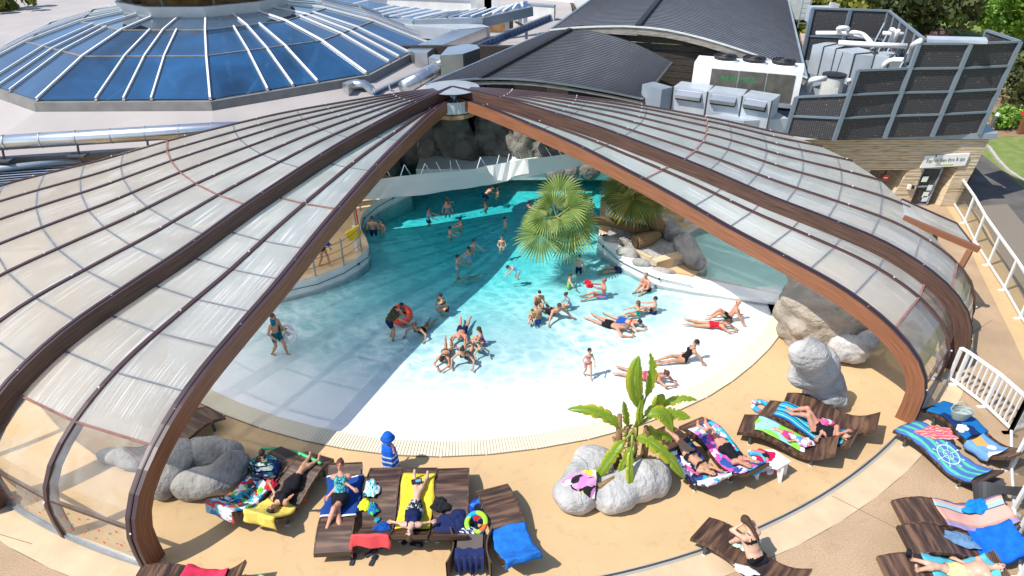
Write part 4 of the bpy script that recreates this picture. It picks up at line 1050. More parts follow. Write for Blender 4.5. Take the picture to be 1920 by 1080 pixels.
# recess of the doorways
b = MB(); b.box((dbl.x + 0.4, WY + 1.3, 1.0), (4.6, 0.1, 2.2)); b.build('recess_wall', M['intwall'], spa)
for (xx, tx) in ((dbr.x, dtr.x), (wbr.x - .4, wtr.x)):
    b = MB(); b.face([V(xx, WY, 0), V(xx - 0.25, WY + 1.2, 0), V(tx - 0.25, WY + 1.2, DTOP), V(tx, WY, DTOP)]); b.build('reveal', M['slips'], spa)
# door leaf, frame and notices
dr = MB(); dz = DTOP
yl = WY + 0.12
A, B_, C_, D_ = V(dbl.x + .02, yl, 0.03), V(dbl.x + .72, yl, 0.03), V(dtl.x + .80, yl, dz - .05), V(dtl.x + .08, yl, dz - .05)
dob = MB(); dob.face([A, B_, C_, D_]); doo = dob.build('door', clear_mat('dark door glass', (0.10, 0.12, 0.12), 0.05, refl=1.0), spa)
b = MB()
for p, q in ((A, B_), (B_, C_), (C_, D_), (D_, A), (A.lerp(D_, .5), B_.lerp(C_, .5))): b.bar(p, q, 0.06, 0.09, up=(0, 1, 0))
b.build('frame', M['greymetal'], doo)
b = MB(); b.bar(B_.lerp(C_, .35) + V(-.08, -.06, 0), B_.lerp(C_, .6) + V(-.08, -.06, 0), 0.03, 0.03, up=(0, 1, 0)); b.build('handle', M['metal'], doo)
notice_cols = [((1735, 337), (.55, .72, .60)), ((1745, 353), (.60, .75, .80)), ((1736, 366), (.62, .74, .62)), ((1735, 374), (.50, .62, .80))]
for (q, cc) in notice_cols:
    p = wz_at(*q); b = MB(); s = 0.115
    b.face([p + V(-s, .06, -s), p + V(s, .06, -s), p + V(s + .03, .06, s), p + V(-s + .03, .06, s)]); b.build('notice', blotch('printed notice', [cc, tuple(c * 1.15 for c in cc), (.75, .75, .72), cc], 9, kind='noise'), doo)
# window with no entry sign
b = MB(); b.face([V(wtl.x - .5, WY + .2, 0.3), V(wbr.x - .55, WY + .2, 0.3), V(wtr.x - .1, WY + .2, WTOP), V(wtl.x, WY + .2, WTOP)]); wn = b.build('window', M['glass'], spa)
b = MB(); b.bar(V(wtl.x + .55, WY + .17, 0.3), V(wtl.x + .75, WY + .17, WTOP), 0.06, 0.06, up=(0, 1, 0)); b.build('frame', M['darkgrey'], wn)
p = wz_at(1663, 335)
def disc(b, c, r, m=0, n=20, dy=0.0): b.face([c + V(r * math.cos(t) , dy, r * math.sin(t)) for t in np.linspace(0, 2 * math.pi, n + 1)[:-1]], m)
b = MB(); disc(b, p + V(0, .10, 0), 0.125, 0); b.face([p + V(-.08, .09, -.025), p + V(.08, .09, -.025), p + V(.08, .09, .025), p + V(-.08, .09, .025)], 1)
ne = b.build('no_entry_sign', [mat('sign red', (0.62, 0.02, 0.02), 0.4), M['white']], wn)
# wall lamp
p = wz_at(1703, 349); b = MB(); b.box(p + V(0, -.07, 0), (0.10, 0.12, 0.17)); b.box(p + V(.12, -.1, 0), (0.10, 0.1, 0.12), m=1)
tag(b.build('card_reader', [M['white'], M['black']]), 'small white and black box fixed on the stone wall left of the door', 'box')
# white sign with lettering
sg = thing('sign', 'white sign reading Espace bien être & spa above the spa door', 'sign', tuple(wz_at(1769, 302)))
s0, s1, s2, s3 = wz_at(1724, 314), wz_at(1807, 309), wz_at(1817, 287), wz_at(1733, 291)
b = MB(); f_ = V(0, -.08, 0); vs = [s0, s1, s2, s3]; b.raw([v + f_ for v in vs] + [v for v in vs], [(0, 1, 2, 3), (0, 4, 5, 1), (1, 5, 6, 2), (2, 6, 7, 3), (3, 7, 4, 0)]); b.build('board', M['white'], sg)
def text_obj(name, body, p, size, m, parent, rot=(math.radians(90), 0, 0), shear=0.0, width=None, ext=0.001):
    cu = bpy.data.curves.new(name, 'FONT'); cu.body = body; cu.size = size; cu.extrude = ext; cu.shear = shear; cu.align_x = 'LEFT'; cu.align_y = 'BOTTOM'
    o = bpy.data.objects.new(name, cu); C.objects.link(o)
    bpy.context.view_layer.update()
    me = bpy.data.meshes.new_from_object(o.evaluated_get(bpy.context.evaluated_depsgraph_get()))
    bpy.data.objects.remove(o)
    xs = [v.co.x for v in me.vertices]; w = max(xs) - min(xs); sx = (width / w) if width else 1.0
    Mx = Matrix.Diagonal((sx, 1, 1, 1)); me.transform(Matrix.Rotation(rot[2], 4, 'Z') @ Matrix.Rotation(rot[0], 4, 'X') @ Mx)
    me.materials.clear(); me.materials.append(m); me.name = name
    t = bpy.data.objects.new(name, me); C.objects.link(t)
    off = Vector(); q = parent
    while q is not None: off += Vector(q.location); q = q.parent
    t.location = Vector(p) - off; t.parent = parent
    return t
ink = mat('grey sign ink', (0.10, 0.10, 0.10), 0.6); lime = mat('lime sign ink', (0.42, 0.55, 0.03), 0.6)
q0 = wz_at(1734, 305) + V(0, -.09, 0); wtot = wz_at(1806, 301).x - q0.x; slope = (wz_at(1806, 301).z - q0.z)
words = [('Esp', ink), ('A', lime), ('ce', ink), (' ', None), ('bien', ink), (' ', None), ('être', ink), (' ', None), ('&', ink), (' ', None), ('spa', ink)]
tmp = []
for wd, mm in words:
    if mm is None: tmp.append((None, .30)); continue
    t = text_obj('lettering', wd, q0, 1.0, mm, sg); xs = [v.co.x for v in t.data.vertices]; tmp.append((t, max(xs) - min(xs) + .07, min(xs)))
tot = sum(t[1] for t in tmp); cx = 0.0
for t in tmp:
    if t[0] is not None:
        k = wtot / tot; kz = .21 * (1.25 if t[0].data.materials[0] == lime else 1); t[0].data.transform(Matrix.Diagonal((k, k, kz, 1))); t[0].location = q0 + V(cx * k - t[2] * k, 0, slope * cx / tot) - V(*sg.location)
    cx += t[1]
b = MB(); b.bar(q0 + V(wtot * .25, 0, -.06), q0 + V(wtot * .72, 0, -.03), 0.015, 0.012, up=(0, 1, 0)); b.build('underline', lime, sg)
b = MB(); disc(b, q0 + V(wtot * 0.20, -.005, .30), 0.035); b.build('dot', ink, sg)

# acoustic screens
def mesh_mat():
    m = bpy.data.materials.new('brown perforated screen'); m.use_nodes = True
    N, L = nodes_of(m); b = N['Principled BSDF']; b.inputs['Roughness'].default_value = 0.7
    tc = N.new('ShaderNodeTexCoord')
    w = []
    for ax, sc in (('X', 95.0), ('Z', 110.0)):
        sp = N.new('ShaderNodeSeparateXYZ'); L.new(tc.outputs['Object'], sp.inputs[0]); mu = N.new('ShaderNodeMath'); mu.operation = 'MULTIPLY'; mu.inputs[1].default_value = sc; L.new(sp.outputs[ax], mu.inputs[0])
        sn = N.new('ShaderNodeMath'); sn.operation = 'SINE'; L.new(mu.outputs[0], sn.inputs[0]); w.append(sn.outputs[0])
    mx = N.new('ShaderNodeMath'); mx.operation = 'MAXIMUM'; L.new(w[0], mx.inputs[0]); L.new(w[1], mx.inputs[1])
    cr = ramp(N, L, mx.outputs[0], [(0.3, (0.018, 0.017, 0.019)), (0.8, (0.075, 0.072, 0.078))])
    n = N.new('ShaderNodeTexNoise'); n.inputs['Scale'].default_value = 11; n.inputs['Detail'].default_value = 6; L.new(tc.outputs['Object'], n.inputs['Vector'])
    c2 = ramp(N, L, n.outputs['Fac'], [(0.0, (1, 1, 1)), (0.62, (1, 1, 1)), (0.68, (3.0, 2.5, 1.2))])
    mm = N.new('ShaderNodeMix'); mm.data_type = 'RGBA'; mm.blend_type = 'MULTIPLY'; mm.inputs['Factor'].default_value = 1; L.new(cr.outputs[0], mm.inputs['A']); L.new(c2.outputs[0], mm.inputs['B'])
    L.new(mm.outputs['Result'], b.inputs['Base Color']); return m
M['screen'] = mesh_mat()
M['screenframe'] = mat('blue grey screen frame', (0.22, 0.27, 0.32), 0.5, 0.3, var=0.1)
scn = thing('acoustic_screen', 'stepped brown mesh acoustic screen with blue grey posts along the front of the plant deck', 'screen', (13, WY, HZ))
bot = [(1472, 252), (1563, 264), (1658, 259), (1747, 256), (1835, 251)]
top = [(1493, 182), (1608, 132), (1723, 82), (1820, 82), (1913, 78)]
rows = [2, 3, 4, 4]
Bp = [U(*p, HZ + 0.2) for p in bot]
def onplane(px, py, P, Q):     # slightly leaning screen plane through P, Q with outward lean
    x = (px - 960) / FPX; y = -(py - 540) / FPX
    d = V(x, math.cos(PITCH) + y * math.sin(PITCH), -math.sin(PITCH) + y * math.cos(PITCH)); e = (Q - P).normalized(); n = e.cross(V(0.0, 0.02, 1)).normalized()
    t = (P - V(0, 0, CAM_H)).dot(n) / d.dot(n); return V(0, 0, CAM_H) + d * t
Tp = [onplane(*top[i], Bp[max(0, i - 1)] if i else Bp[0], Bp[i] if i else Bp[1]) for i in range(5)]
def T_at(i, rowsn, full): return Bp[i].lerp(Tp[i], rowsn / full)
full = [2, 3, 4, 4, 4]
for i in range(5):
    b = MB(); b.bar(Bp[i] - V(0, 0.02, 0), Tp[i] - V(0, 0.02, 0), 0.13, 0.10, up=(0, 1, 0)); b.build('post', M['screenframe'], scn)
for i in range(4):
    rr = rows[i]
    for k in range(rr):
        a, c = T_at(i, k, full[i]), T_at(i + 1, k, full[i + 1]); a2, c2 = T_at(i, k + 1, full[i]), T_at(i + 1, k + 1, full[i + 1])
        b = MB(); y = V(0, .04, 0); b.face([a + y, c + y, c2 + y, a2 + y]); b.face([a2 + y * 1.6, c2 + y * 1.6, c + y * 1.6, a + y * 1.6]); b.build('mesh_panel', M['screen'], scn)
        b = MB(); b.bar(a2, c2, 0.07, 0.06, up=(0, 1, 0)); b.build('rail', M['screenframe'], scn)
# right return of the screen and far screen
sc2 = thing('acoustic_screen', 'far acoustic screen of dark mesh with light posts behind the white pipework', 'screen', (15, 33, 3.4))
F0, F1_, F2_ = U(1523, 16, 6.0), U(1666, 21, 6.0), U(1733, 75, 6.0)
for P0_, P1_, nn in ((F0, F1_, 2), (F1_, F2_, 5)):
    for k in range(nn):
        a, c = P0_.lerp(P1_, k / nn), P0_.lerp(P1_, (k + 1) / nn)
        for (z0, z1) in ((3.6, 4.8), (4.8, 6.0)):
            b = MB(); b.face([V(a.x, a.y, z0), V(c.x, c.y, z0), V(c.x, c.y, z1), V(a.x, a.y, z1)]); b.build('mesh_panel', M['screen'], sc2)
        b = MB(); b.bar(V(a.x, a.y - .05, 3.4), V(a.x, a.y - .05, 6.02), 0.14, 0.12, up=(0, 1, 0)); b.build('post', M['screenframe'], sc2)
        b = MB(); b.bar(V(a.x, a.y, 6.02), V(c.x, c.y, 6.02), 0.1, 0.08); b.build('rail', M['screenframe'], sc2)
        b = MB(); b.bar(V(a.x, a.y, 4.8), V(c.x, c.y, 4.8), 0.07, 0.06); b.build('rail', M['screenframe'], sc2)
        if nn == 5: b = MB(); b.bar(V(a.x, a.y, 5.6), V(a.x - .9, a.y - .6, 3.5), 0.07, 0.07); b.build('brace', M['screenframe'], sc2)
sc3 = thing('acoustic_screen', 'short return of the mesh screen at the far right corner of the plant deck', 'screen', (20, 30, 5))
a, c = Tp[4], U(1850, 57, 6.3)
b = MB(); b.face([a, c, c - V(0, 0, 1.6), a - V(0, 0, 1.6)]); b.build('mesh_panel', M['screen'], sc3)
b = MB(); b.bar(a, c, 0.1, 0.08); b.bar(c, c - V(0, 0, 1.6), 0.1, 0.1, up=(0, 1, 0)); b.build('rail', M['screenframe'], sc3)
b = MB(); b.bar(U(1738, 73, 6.25), U(1850, 76, 6.35), 0.7, 0.10); tag(b.build('metal_cover', M['lightmetal']), 'flat pale metal cover lying along the top of the tall screen', 'cover')

# deck surface
b = MB(); b.sheet([V(3.5, 24.6, 2.95), V(9.2, 23.9, 2.95), V(TR.x, WY + .2, 2.95), V(22, 38, 2.95), V(12, 40, 2.95), V(8.6, 30, 2.95)]); b.build('plant_deck', M['roofmem'], kind='structure')
# chiller with three fans
def pbox(mb, pf0, pf1, z0, z1, depth, m=0, dz=None):
    """box whose near top edge runs between two pixels at height z1"""
    a = U(*pf0, z1); c = U(*pf1, z1); t = (c - a).normalized(); n = V(-t.y, t.x, 0) * depth
    mb.prism([(a.x, a.y), (c.x, c.y), (c.x + n.x, c.y + n.y), (a.x + n.x, a.y + n.y)], z0, z1, m); return a, c, n
ch = thing('cooling_unit', 'white rooftop cooling unit with dark coil panels, green lettering and three black fans on top', 'cooling unit', tuple(U(1400, 180, 3.4)))
b = MB(); a, c, n = pbox(b, (1302, 117), (1507, 134), 3.7, 5.1, 1.3); b.build('casing', M['white'], ch)
t = (c - a).normalized(); Ln = (c - a).length
coil = mat('dusty condenser coil', (0.10, 0.095, 0.08), 0.7, var=0.35, scale=3, bump=0.3, bscale=60)
for k in range(3):
    b = MB(); x0 = 0.17 + 0.258 * k; p = a + t * (Ln * (x0 + .129)) + V(0, 0, -0.68) - n.normalized() * 0.012
    b.box(p, (Ln * 0.25, 0.03, 1.02), rz=math.atan2(t.y, t.x)); b.build('coil_panel', coil, ch)
    b = MB(); fcn = a + t * (Ln * (0.27 + 0.27 * k)) + n * 0.5 + V(0, 0, 0)
    b.lathe(fcn, [(0.50, 0.0), (0.48, 0.05), (0.42, 0.09), (0.38, 0.09)], 24); fo = b.build('fan_ring', M['white'], ch, smooth=False)
    b = MB()
    for rr in (0.12, 0.22, 0.32, 0.42):
        b.tube([fcn + V(rr * math.cos(q), rr * math.sin(q), 0.20 + 0.03 * (rr < .3)) for q in np.linspace(0, 2 * math.pi, 21)], 0.03, 4, cap=False)
    for q in range(8): b.bar(fcn + V(0, 0, 0.23), fcn + V(0.43 * math.cos(q * .785), 0.43 * math.sin(q * .785), 0.19), 0.03, 0.03)
    b.lathe(fcn, [(0.42, 0.11), (0.43, 0.20), (0.38, 0.13)], 20); b.lathe(fcn, [(0.12, 0.12), (0.12, 0.24), (0.05, 0.26)], 12)
    b.build('fan_guard', M['black'], fo)
b = MB(); b.box(a + t * Ln * .55 + V(0, 0, -1.3) - n.normalized() * .01, (Ln * .9, 0.06, 0.14), rz=math.atan2(t.y, t.x)); b.build('base_rail', M['greymetal'], ch)
p = a + t * (Ln * 0.25) + V(0, 0, -0.62) - n.normalized() * 0.035
text_obj('lettering', 'AERMEC', p, 0.26, mat('faded green paint', (0.03, 0.22, 0.06), 0.7), ch, rot=(math.radians(90), 0, math.atan2(t.y, t.x)), width=1.45)
# row of grey duct hoods
hd = thing('duct_row', 'row of grey sheet metal duct modules with hooded vents in front of the cooling unit', 'duct', tuple(U(1340, 200, 3.3)))
hp = [(1241, 168), (1262, 163), (1327, 172), (1392, 180), (1448, 189)]
for k in range(4):
    b = MB(); a, c, n = pbox(b, hp[k], hp[k + 1], 2.9, 4.35, 1.0); b.build('duct_module', M['lightmetal'] if k else M['greymetal'], hd)
    b = MB(); b.bar(c + V(0, 0, .01) - n * .01, c - V(0, 0, 1.4) - n * .01, 0.04, 0.05, up=(0, 1, 0)); b.build('joint', M['darkgrey'], hd)
    if k:
        b = MB(); q0, q1 = a.lerp(c, .12), a.lerp(c, .85); nn = n.normalized()
        b.face([q0 + nn * .1 + V(0, 0, .012), q0 - nn * .22 - V(0, 0, .22), q1 - nn * .22 - V(0, 0, .22), q1 + nn * .1 + V(0, 0, .012)])
        b.face([q0 - nn * .22 - V(0, 0, .22), q0 - nn * .2 - V(0, 0, .34), q1 - nn * .2 - V(0, 0, .34), q1 - nn * .22 - V(0, 0, .22)]); b.face([q0 - nn * .2 - V(0, 0, .34), q0 - nn * .22 - V(0, 0, .22), q0 + V(0, 0, 0)]); b.build('vent_hood', M['alu'], hd)
        b = MB(); b.box(q0.lerp(q1, .5) - nn * .05 - V(0, 0, .36), ((q1 - q0).length, .1, .12), rz=math.atan2((q1 - q0).y, (q1 - q0).x)); b.build('vent_opening', M['black'], hd)
fd = thing('flat_duct', 'low pale flat topped duct just behind the right curve of the dome', 'duct', tuple(U(1420, 225, 3.0)))
b = MB(); b.prism([(p.x, p.y) for p in (U(1310, 217, 3.6), U(1395, 227, 3.6), U(1478, 222, 3.6), U(1455, 209, 3.6), U(1380, 212, 3.6))], 2.9, 3.6); b.build('duct_body', M['lightmetal'], fd)
b = MB(); b.bar(U(1426, 222, 3.62), U(1426, 240, 2.9), .08, .06, up=(0, 1, 0)); b.build('strap', M['metal'], fd)
# curved grey duct
cd = thing('curved_duct', 'fat grey insulated duct curving across the plant deck behind the screen', 'duct', tuple(U(1600, 100, 3.4)))
cpx = [(1524, 88), (1545, 92), (1568, 96), (1603, 106), (1640, 108), (1668, 112), (1700, 112)]
tp = [U(x, y - 4, 4.9) for x, y in cpx]
for k in range(6):
    a, c = tp[k], tp[k + 1]; b = MB(); tt = (c - a).normalized(); nn = V(-tt.y, tt.x, 0) * 1.2
    b.prism([(a.x, a.y), (c.x, c.y), (c.x + nn.x, c.y + nn.y), (a.x + nn.x, a.y + nn.y)], 3.7 - .02 * k, 4.9 - .004 * k); b.build('duct_segment', M['lightmetal'], cd)
    b = MB(); b.bar(c + V(0, 0, .01), c - V(0, 0, 1.2), .05, .05, up=(0, 1, 0)); b.bar(c + V(0, 0, .01), c + nn + V(0, 0, .01), .05, .05); b.build('flange', M['darkgrey'], cd)
lo = thing('lower_duct', 'grey rectangular duct running below the fat curved duct', 'duct', tuple(U(1560, 115, 3)))
b = MB(); b.prism([(p.x, p.y) for p in (U(1508, 113, 3.7), U(1620, 132, 3.7), U(1640, 122, 3.7), U(1530, 105, 3.7))], 2.95, 3.7); b.build('duct_body', M['greymetal'], lo)
for px in (1536, 1582):
    b = MB(); q = U(px, 120, 3.7); b.bar(q, q + V(0.12, 0, 1.1), 0.06, 0.06, up=(0, 1, 0)); b.build('post', M['darkgrey'], lo)
# water tank
tk = thing('water_tank', 'grey insulated cylindrical tank with a black lid and thin antenna behind the screen', 'tank', tuple(U(1562, 178, 3.0)))
q = U(1565, 140, 4.45)
b = MB(); b.lathe(V(q.x, q.y, 0), [(0.40, 2.95), (0.42, 3.0), (0.42, 4.4)], 24); b.build('tank_body', M['offwhite'], tk, smooth=False)
b = MB(); b.lathe(V(q.x, q.y, 0), [(0.45, 4.4), (0.46, 4.48), (0.1, 4.52)], 24); b.build('lid', M['black'], tk)
b = MB(); b.tube([V(q.x + .05, q.y, 4.5), V(q.x + .12, q.y, 5.3)], 0.02, 5); b.build('antenna', M['darkgrey'], tk)
b = MB(); b.box((q.x + .02, q.y - .42, 3.9), (.14, .03, .2)); b.build('label_plate', M['white'], tk)
# white insulated pipes
def pipe(lab, pts, r, m='white', name='insulated_pipe', grp='white insulated pipes on the plant deck', joints=True):
    if min(p.y for p in pts) > 27 and max(p.y for p in pts) > 29: pts = [V(0, 0, CAM_H) + (p - V(0, 0, CAM_H)) * ((CAM_H - p.z - .7) / (CAM_H - p.z)) for p in pts]
    root = thing(name, lab, 'pipe', tuple(pts[0]), 0, grp)
    P_ = [pts[0]]
    for i in range(1, len(pts) - 1):
        a = pts[i] + (pts[i - 1] - pts[i]).normalized() * min(r * 2, (pts[i - 1] - pts[i]).length * .4); c = pts[i] + (pts[i + 1] - pts[i]).normalized() * min(r * 2, (pts[i + 1] - pts[i]).length * .4)
        P_ += [a, a.lerp(c, .5).lerp(pts[i], .35), c]
    P_.append(pts[-1]); b = MB(); b.tube(P_, r, 10); b.build('pipe_run', M[m], root, smooth=True); return root
pipe('white insulated pipe climbing in a step up the tall screen post', [U(1655, 126, 4.6), U(1666, 112, 4.9), U(1705, 113, 5.0), U(1712, 84, 6.2), U(1727, 76, 6.4)], 0.10)
pipe('white pipe bending from the side of the grey tank down to the deck', [U(1548, 147, 4.2), U(1522, 149, 4.2), U(1515, 170, 3.3)], 0.10)
pipe('thin white pipe on the right side of the grey tank', [U(1592, 150, 4.2), U(1596, 160, 3.8), U(1588, 178, 3.1)], 0.07)
pipe('long white pipe crossing above the curved duct', [U(1530, 62, 4.6), U(1585, 62, 4.6), U(1626, 70, 4.5), U(1640, 88, 4.3)], 0.09)
pipe('white pipe along the back of the curved duct', [U(1572, 80, 4.9), U(1636, 84, 4.9), U(1700, 86, 4.9)], 0.10)
pipe('white pipe loop standing at the back of the plant deck', [U(1575, 62, 4.5), U(1571, 52, 4.9), U(1590, 52, 4.9), U(1588, 62, 4.5)], 0.09)
pipe('second white pipe loop at the back of the plant deck', [U(1590, 64, 4.5), U(1600, 60, 4.8), U(1620, 64, 4.7), U(1640, 90, 4.3)], 0.09)
pipe('upright white pipe pair beside the grey cabinet', [U(1667, 84, 4.6), U(1678, 56, 5.3), U(1670, 56, 5.3)], 0.09)
pipe('upright white pipe next to the grey cabinet, right of the pair', [U(1674, 84, 4.6), U(1684, 58, 5.3)], 0.09)
pipe('short level white pipe in front of the grey cabinet', [U(1655, 62, 5.1), U(1694, 64, 5.1)], 0.08)
pipe('thick grey round duct lying behind the white pipes', [U(1600, 56, 4.3), U(1655, 60, 4.3)], 0.22, 'greymetal')
cab = thing('metal_cabinet', 'grey metal cabinet with a sloping lid among the white pipes', 'cabinet', tuple(U(1665, 75, 3.5)))
b = MB(); a, c, n = pbox(b, (1652, 56), (1688, 57), 3.2, 5.0, .9); b.build('casing', M['greymetal'], cab)
b = MB(); b.bar(a + n * .4 + V(-.1, 0, .1), c + n * .4 + V(.1, 0, .1), 1.0, 0.06); b.build('lid', M['lightmetal'], cab)
vh = thing('vent_cowl', 'grey metal exhaust cowl with a black opening at the far end of the plant deck', 'vent', tuple(U(1530, 50, 3.6)))
b = MB(); q = U(1531, 50, 4.3); b.tube([q - V(0, 0, .6), q + V(0, 0, .4)], [0.5, 0.36], 10); b.build('base', M['lightmetal'], vh, smooth=True)
b = MB(); q = U(1535, 27, 5.4); b.box(q, (0.95, .8, .7)); b.build('hood', M['lightmetal'], vh); b = MB(); b.box(q + V(0, -.42, .02), (0.75, .03, .45)); b.build('opening', M['black'], vh)
b = MB(); b.box(U(1553, 36, 4.9), (0.5, .1, 1.6), ry=.2); b.build('side_plate', M['offwhite'], vh)
b = MB(); b.prism([(p.x, p.y) for p in (U(1500, 62, 3.6), U(1540, 66, 3.6), U(1548, 80, 3.6), U(1516, 112, 3.6), U(1508, 95, 3.6))], 3.0, 3.6)
tag(b.build('rusty_tray', mat('rusty pale metal', (0.50, 0.52, 0.54), 0.6, scale=2.2, col2=(0.50, 0.20, 0.06), detail=8)), 'pale metal tray stained with rust beside the edge of the barrel roof', 'tray')
b = MB(); b.box(U(1478, 30, 3.5) + V(0.2, 0, 1), (2.0, 0.2, 2.4)); ll = b.build('cladding_sheet', M['offwhite']); tag(ll, 'white sheet wall behind a ladder cage at the end of the barrel roof', 'wall')
ld = thing('roof_ladder', 'caged metal ladder against the white sheet wall at the top right', 'ladder', tuple(U(1500, 45, 3.4)))
q = U(1500, 50, 3.4)
for dx in (-.25, .25):
    b = MB(); b.bar(q + V(dx, -.3, 0), q + V(dx, -.3, 2.4), .05, .05, up=(0, 1, 0)); b.build('stile', M['greymetal'], ld)
for k in range(8):
    b = MB(); b.bar(q + V(-.25, -.3, .25 + .28 * k), q + V(.25, -.3, .25 + .28 * k), .04, .04); b.build('rung', M['greymetal'], ld)
b = MB(); b.sheet([V(3, 24, 2.6), V(9.3, 23.2, 2.6), V(9.3, 27, 2.6), V(4, 29, 2.6)]); b.build('lower_plant_deck', M['darkgrey'], kind='structure')
# white barrier along the right: glazed panels
def bay_fence(name, label, pts, group, h=1.05, glass=True, balusters=0, extra_lean=0.0):
    root = thing(name, label, 'fence', tuple(pts[0]), 0, group)
    for i, p in enumerate(pts):
        b = MB(); b.bar(p, p + V(0, 0, h), 0.07, 0.07, up=(0, 1, 0)); b.build('post', M['white'], root)
        b = MB(); b.box(p + V(-.06, 0, .02), (0.22, 0.09, 0.03)); b.build('foot_plate', M['white'], root)
    for a, c in zip(pts, pts[1:]):
        b = MB(); b.bar(a + V(0, 0, h), c + V(0, 0, h), 0.07, 0.06); b.build('top_rail', M['white'], root)
        b = MB(); b.bar(a + V(0, 0, .10), c + V(0, 0, .10), 0.05, 0.06); b.build('bottom_rail', M['white'], root)
        if glass:
            b = MB(); b.face([a + V(0, 0, .14), c + V(0, 0, .14), c + V(0, 0, h - .05), a + V(0, 0, h - .05)]); b.build('glass_pane', M['glass'], root)
        if balusters:
            L_ = (c - a).length; nb = int(L_ / balusters)
            for k in range(1, nb):
                q = a.lerp(c, k / nb); b = MB(); b.bar(q + V(0, 0, .1), q + V(0, 0, h), 0.035, 0.035, up=(0, 1, 0)); b.build('baluster', M['white'], root)
    return root
f1 = [U(1787, 385), U(1808, 419), U(1826, 456), U(1852, 498), U(1882, 545), U(1912, 598), U(1945, 650)]
bay_fence('glazed_fence', 'white post and glass fence between the beige walkway and the asphalt at the far right', f1, 'white fences on the right', 1.1)
g1_ = [U(1777, 714), U(1790, 722), U(1845, 764), U(1895, 812)]
bay_fence('baluster_fence', 'white fence with close vertical bars running down to the right edge', g1_, 'white fences on the right', 1.05, glass=False, balusters=0.14)
f3 = [U(1893, 812), U(1893, 882), U(1898, 960), U(1903, 1010), U(1910, 1085)]
bay_fence('glazed_fence', 'white post and glass fence at the lower right edge behind the loungers', f3, 'white fences on the right', 1.1)
f4 = [U(1893, 812), U(1935, 800)]
bay_fence('baluster_fence', 'short white barred fence piece at the right edge beside the loungers', f4, 'white fences on the right', 1.05, glass=False, balusters=0.14)

# garden: bollard light, red box, shrubs and trees
bo = thing('bollard_light', 'dark bollard light on the lawn beyond the path, leaning slightly', 'bollard', tuple(U(1854, 246)))
q = U(1852, 246); b = MB(); b.tube([q, q + V(0.25, .1, .75)], .09, 10); b.build('post', M['darkgrey'], bo); b = MB(); b.tube([q + V(.25, .1, .75), q + V(.3, .12, .92)], .10, 10); b.build('head', M['offwhite'], bo)
rb = thing('post_box', 'red box on a brown post standing on the lawn at the right edge', 'box', tuple(U(1912, 252)))
q = U(1912, 250); b = MB(); b.box(q + V(0, 0, .4), (.22, .22, .8)); b.build('post', M['ribwood'], rb); b = MB(); b.box(q + V(0.1, 0, 1.05), (.5, .4, .35)); b.box(q + V(.1, 0, 1.26), (.54, .3, .1)); b.build('box', M['reddot'], rb)

def leaf_mat(name, c1, c2, c3):
    m = bpy.data.materials.new(name); m.use_nodes = True
    N, L = nodes_of(m); b = N['Principled BSDF']; out = N['Material Output']; b.inputs['Roughness'].default_value = 0.6
    oi = N.new('ShaderNodeNewGeometry'); cr = ramp(N, L, oi.outputs['Random Per Island'], [(0, c1), (.55, c2), (1, c3)])
    L.new(cr.outputs[0], b.inputs['Base Color']); tl = N.new('ShaderNodeBsdfTranslucent'); L.new(cr.outputs[0], tl.inputs[0])
    ms = N.new('ShaderNodeMixShader'); ms.inputs[0].default_value = .35; L.new(b.outputs[0], ms.inputs[1]); L.new(tl.outputs[0], ms.inputs[2]); L.new(ms.outputs[0], out.inputs['Surface']); return m
M['leafA'] = leaf_mat('broad leaf green', (0.09, 0.20, 0.025), (0.22, 0.42, 0.05), (0.42, 0.62, 0.10))
M['leafB'] = leaf_mat('yellow green leaf', (0.12, 0.15, 0.02), (0.26, 0.28, 0.03), (0.36, 0.34, 0.05))
M['leafC'] = leaf_mat('dark olive leaf', (0.03, 0.05, 0.015), (0.07, 0.09, 0.02), (0.12, 0.13, 0.04))
M['leafD'] = leaf_mat('purple leaf', (0.06, 0.025, 0.03), (0.10, 0.045, 0.04), (0.14, 0.10, 0.05))
M['bark'] = mat('tree bark', (0.10, 0.075, 0.05), 0.9, var=0.4, scale=6, bump=.5)
def crown_mesh(seed, R, H, n, leaf):
    rnd = random.Random(seed); cl = [(V(rnd.gauss(0, .42) * R, rnd.gauss(0, .42) * R, H * (.5 + rnd.uniform(-.42, .48))), rnd.uniform(.22, .40) * R) for _ in range(26)]
    b = MB()
    for i in range(n):
        c, r = cl[rnd.randrange(len(cl))]; d = V(rnd.gauss(0, 1), rnd.gauss(0, 1), rnd.gauss(0, 1)).normalized(); p = c + d * r * (rnd.random() ** .25)
        if p.z < H * .08: continue
        t = V(rnd.gauss(0, 1), rnd.gauss(0, 1), rnd.gauss(0, .6)).normalized(); nn = (d + t * .5).normalized(); u = nn.cross(t).normalized(); w = u.cross(nn)
        s = leaf * rnd.uniform(.6, 1.3); b.face([p - u * s * .5, p + w * s * .5, p + u * s * .5, p - w * s * .5])
    return b
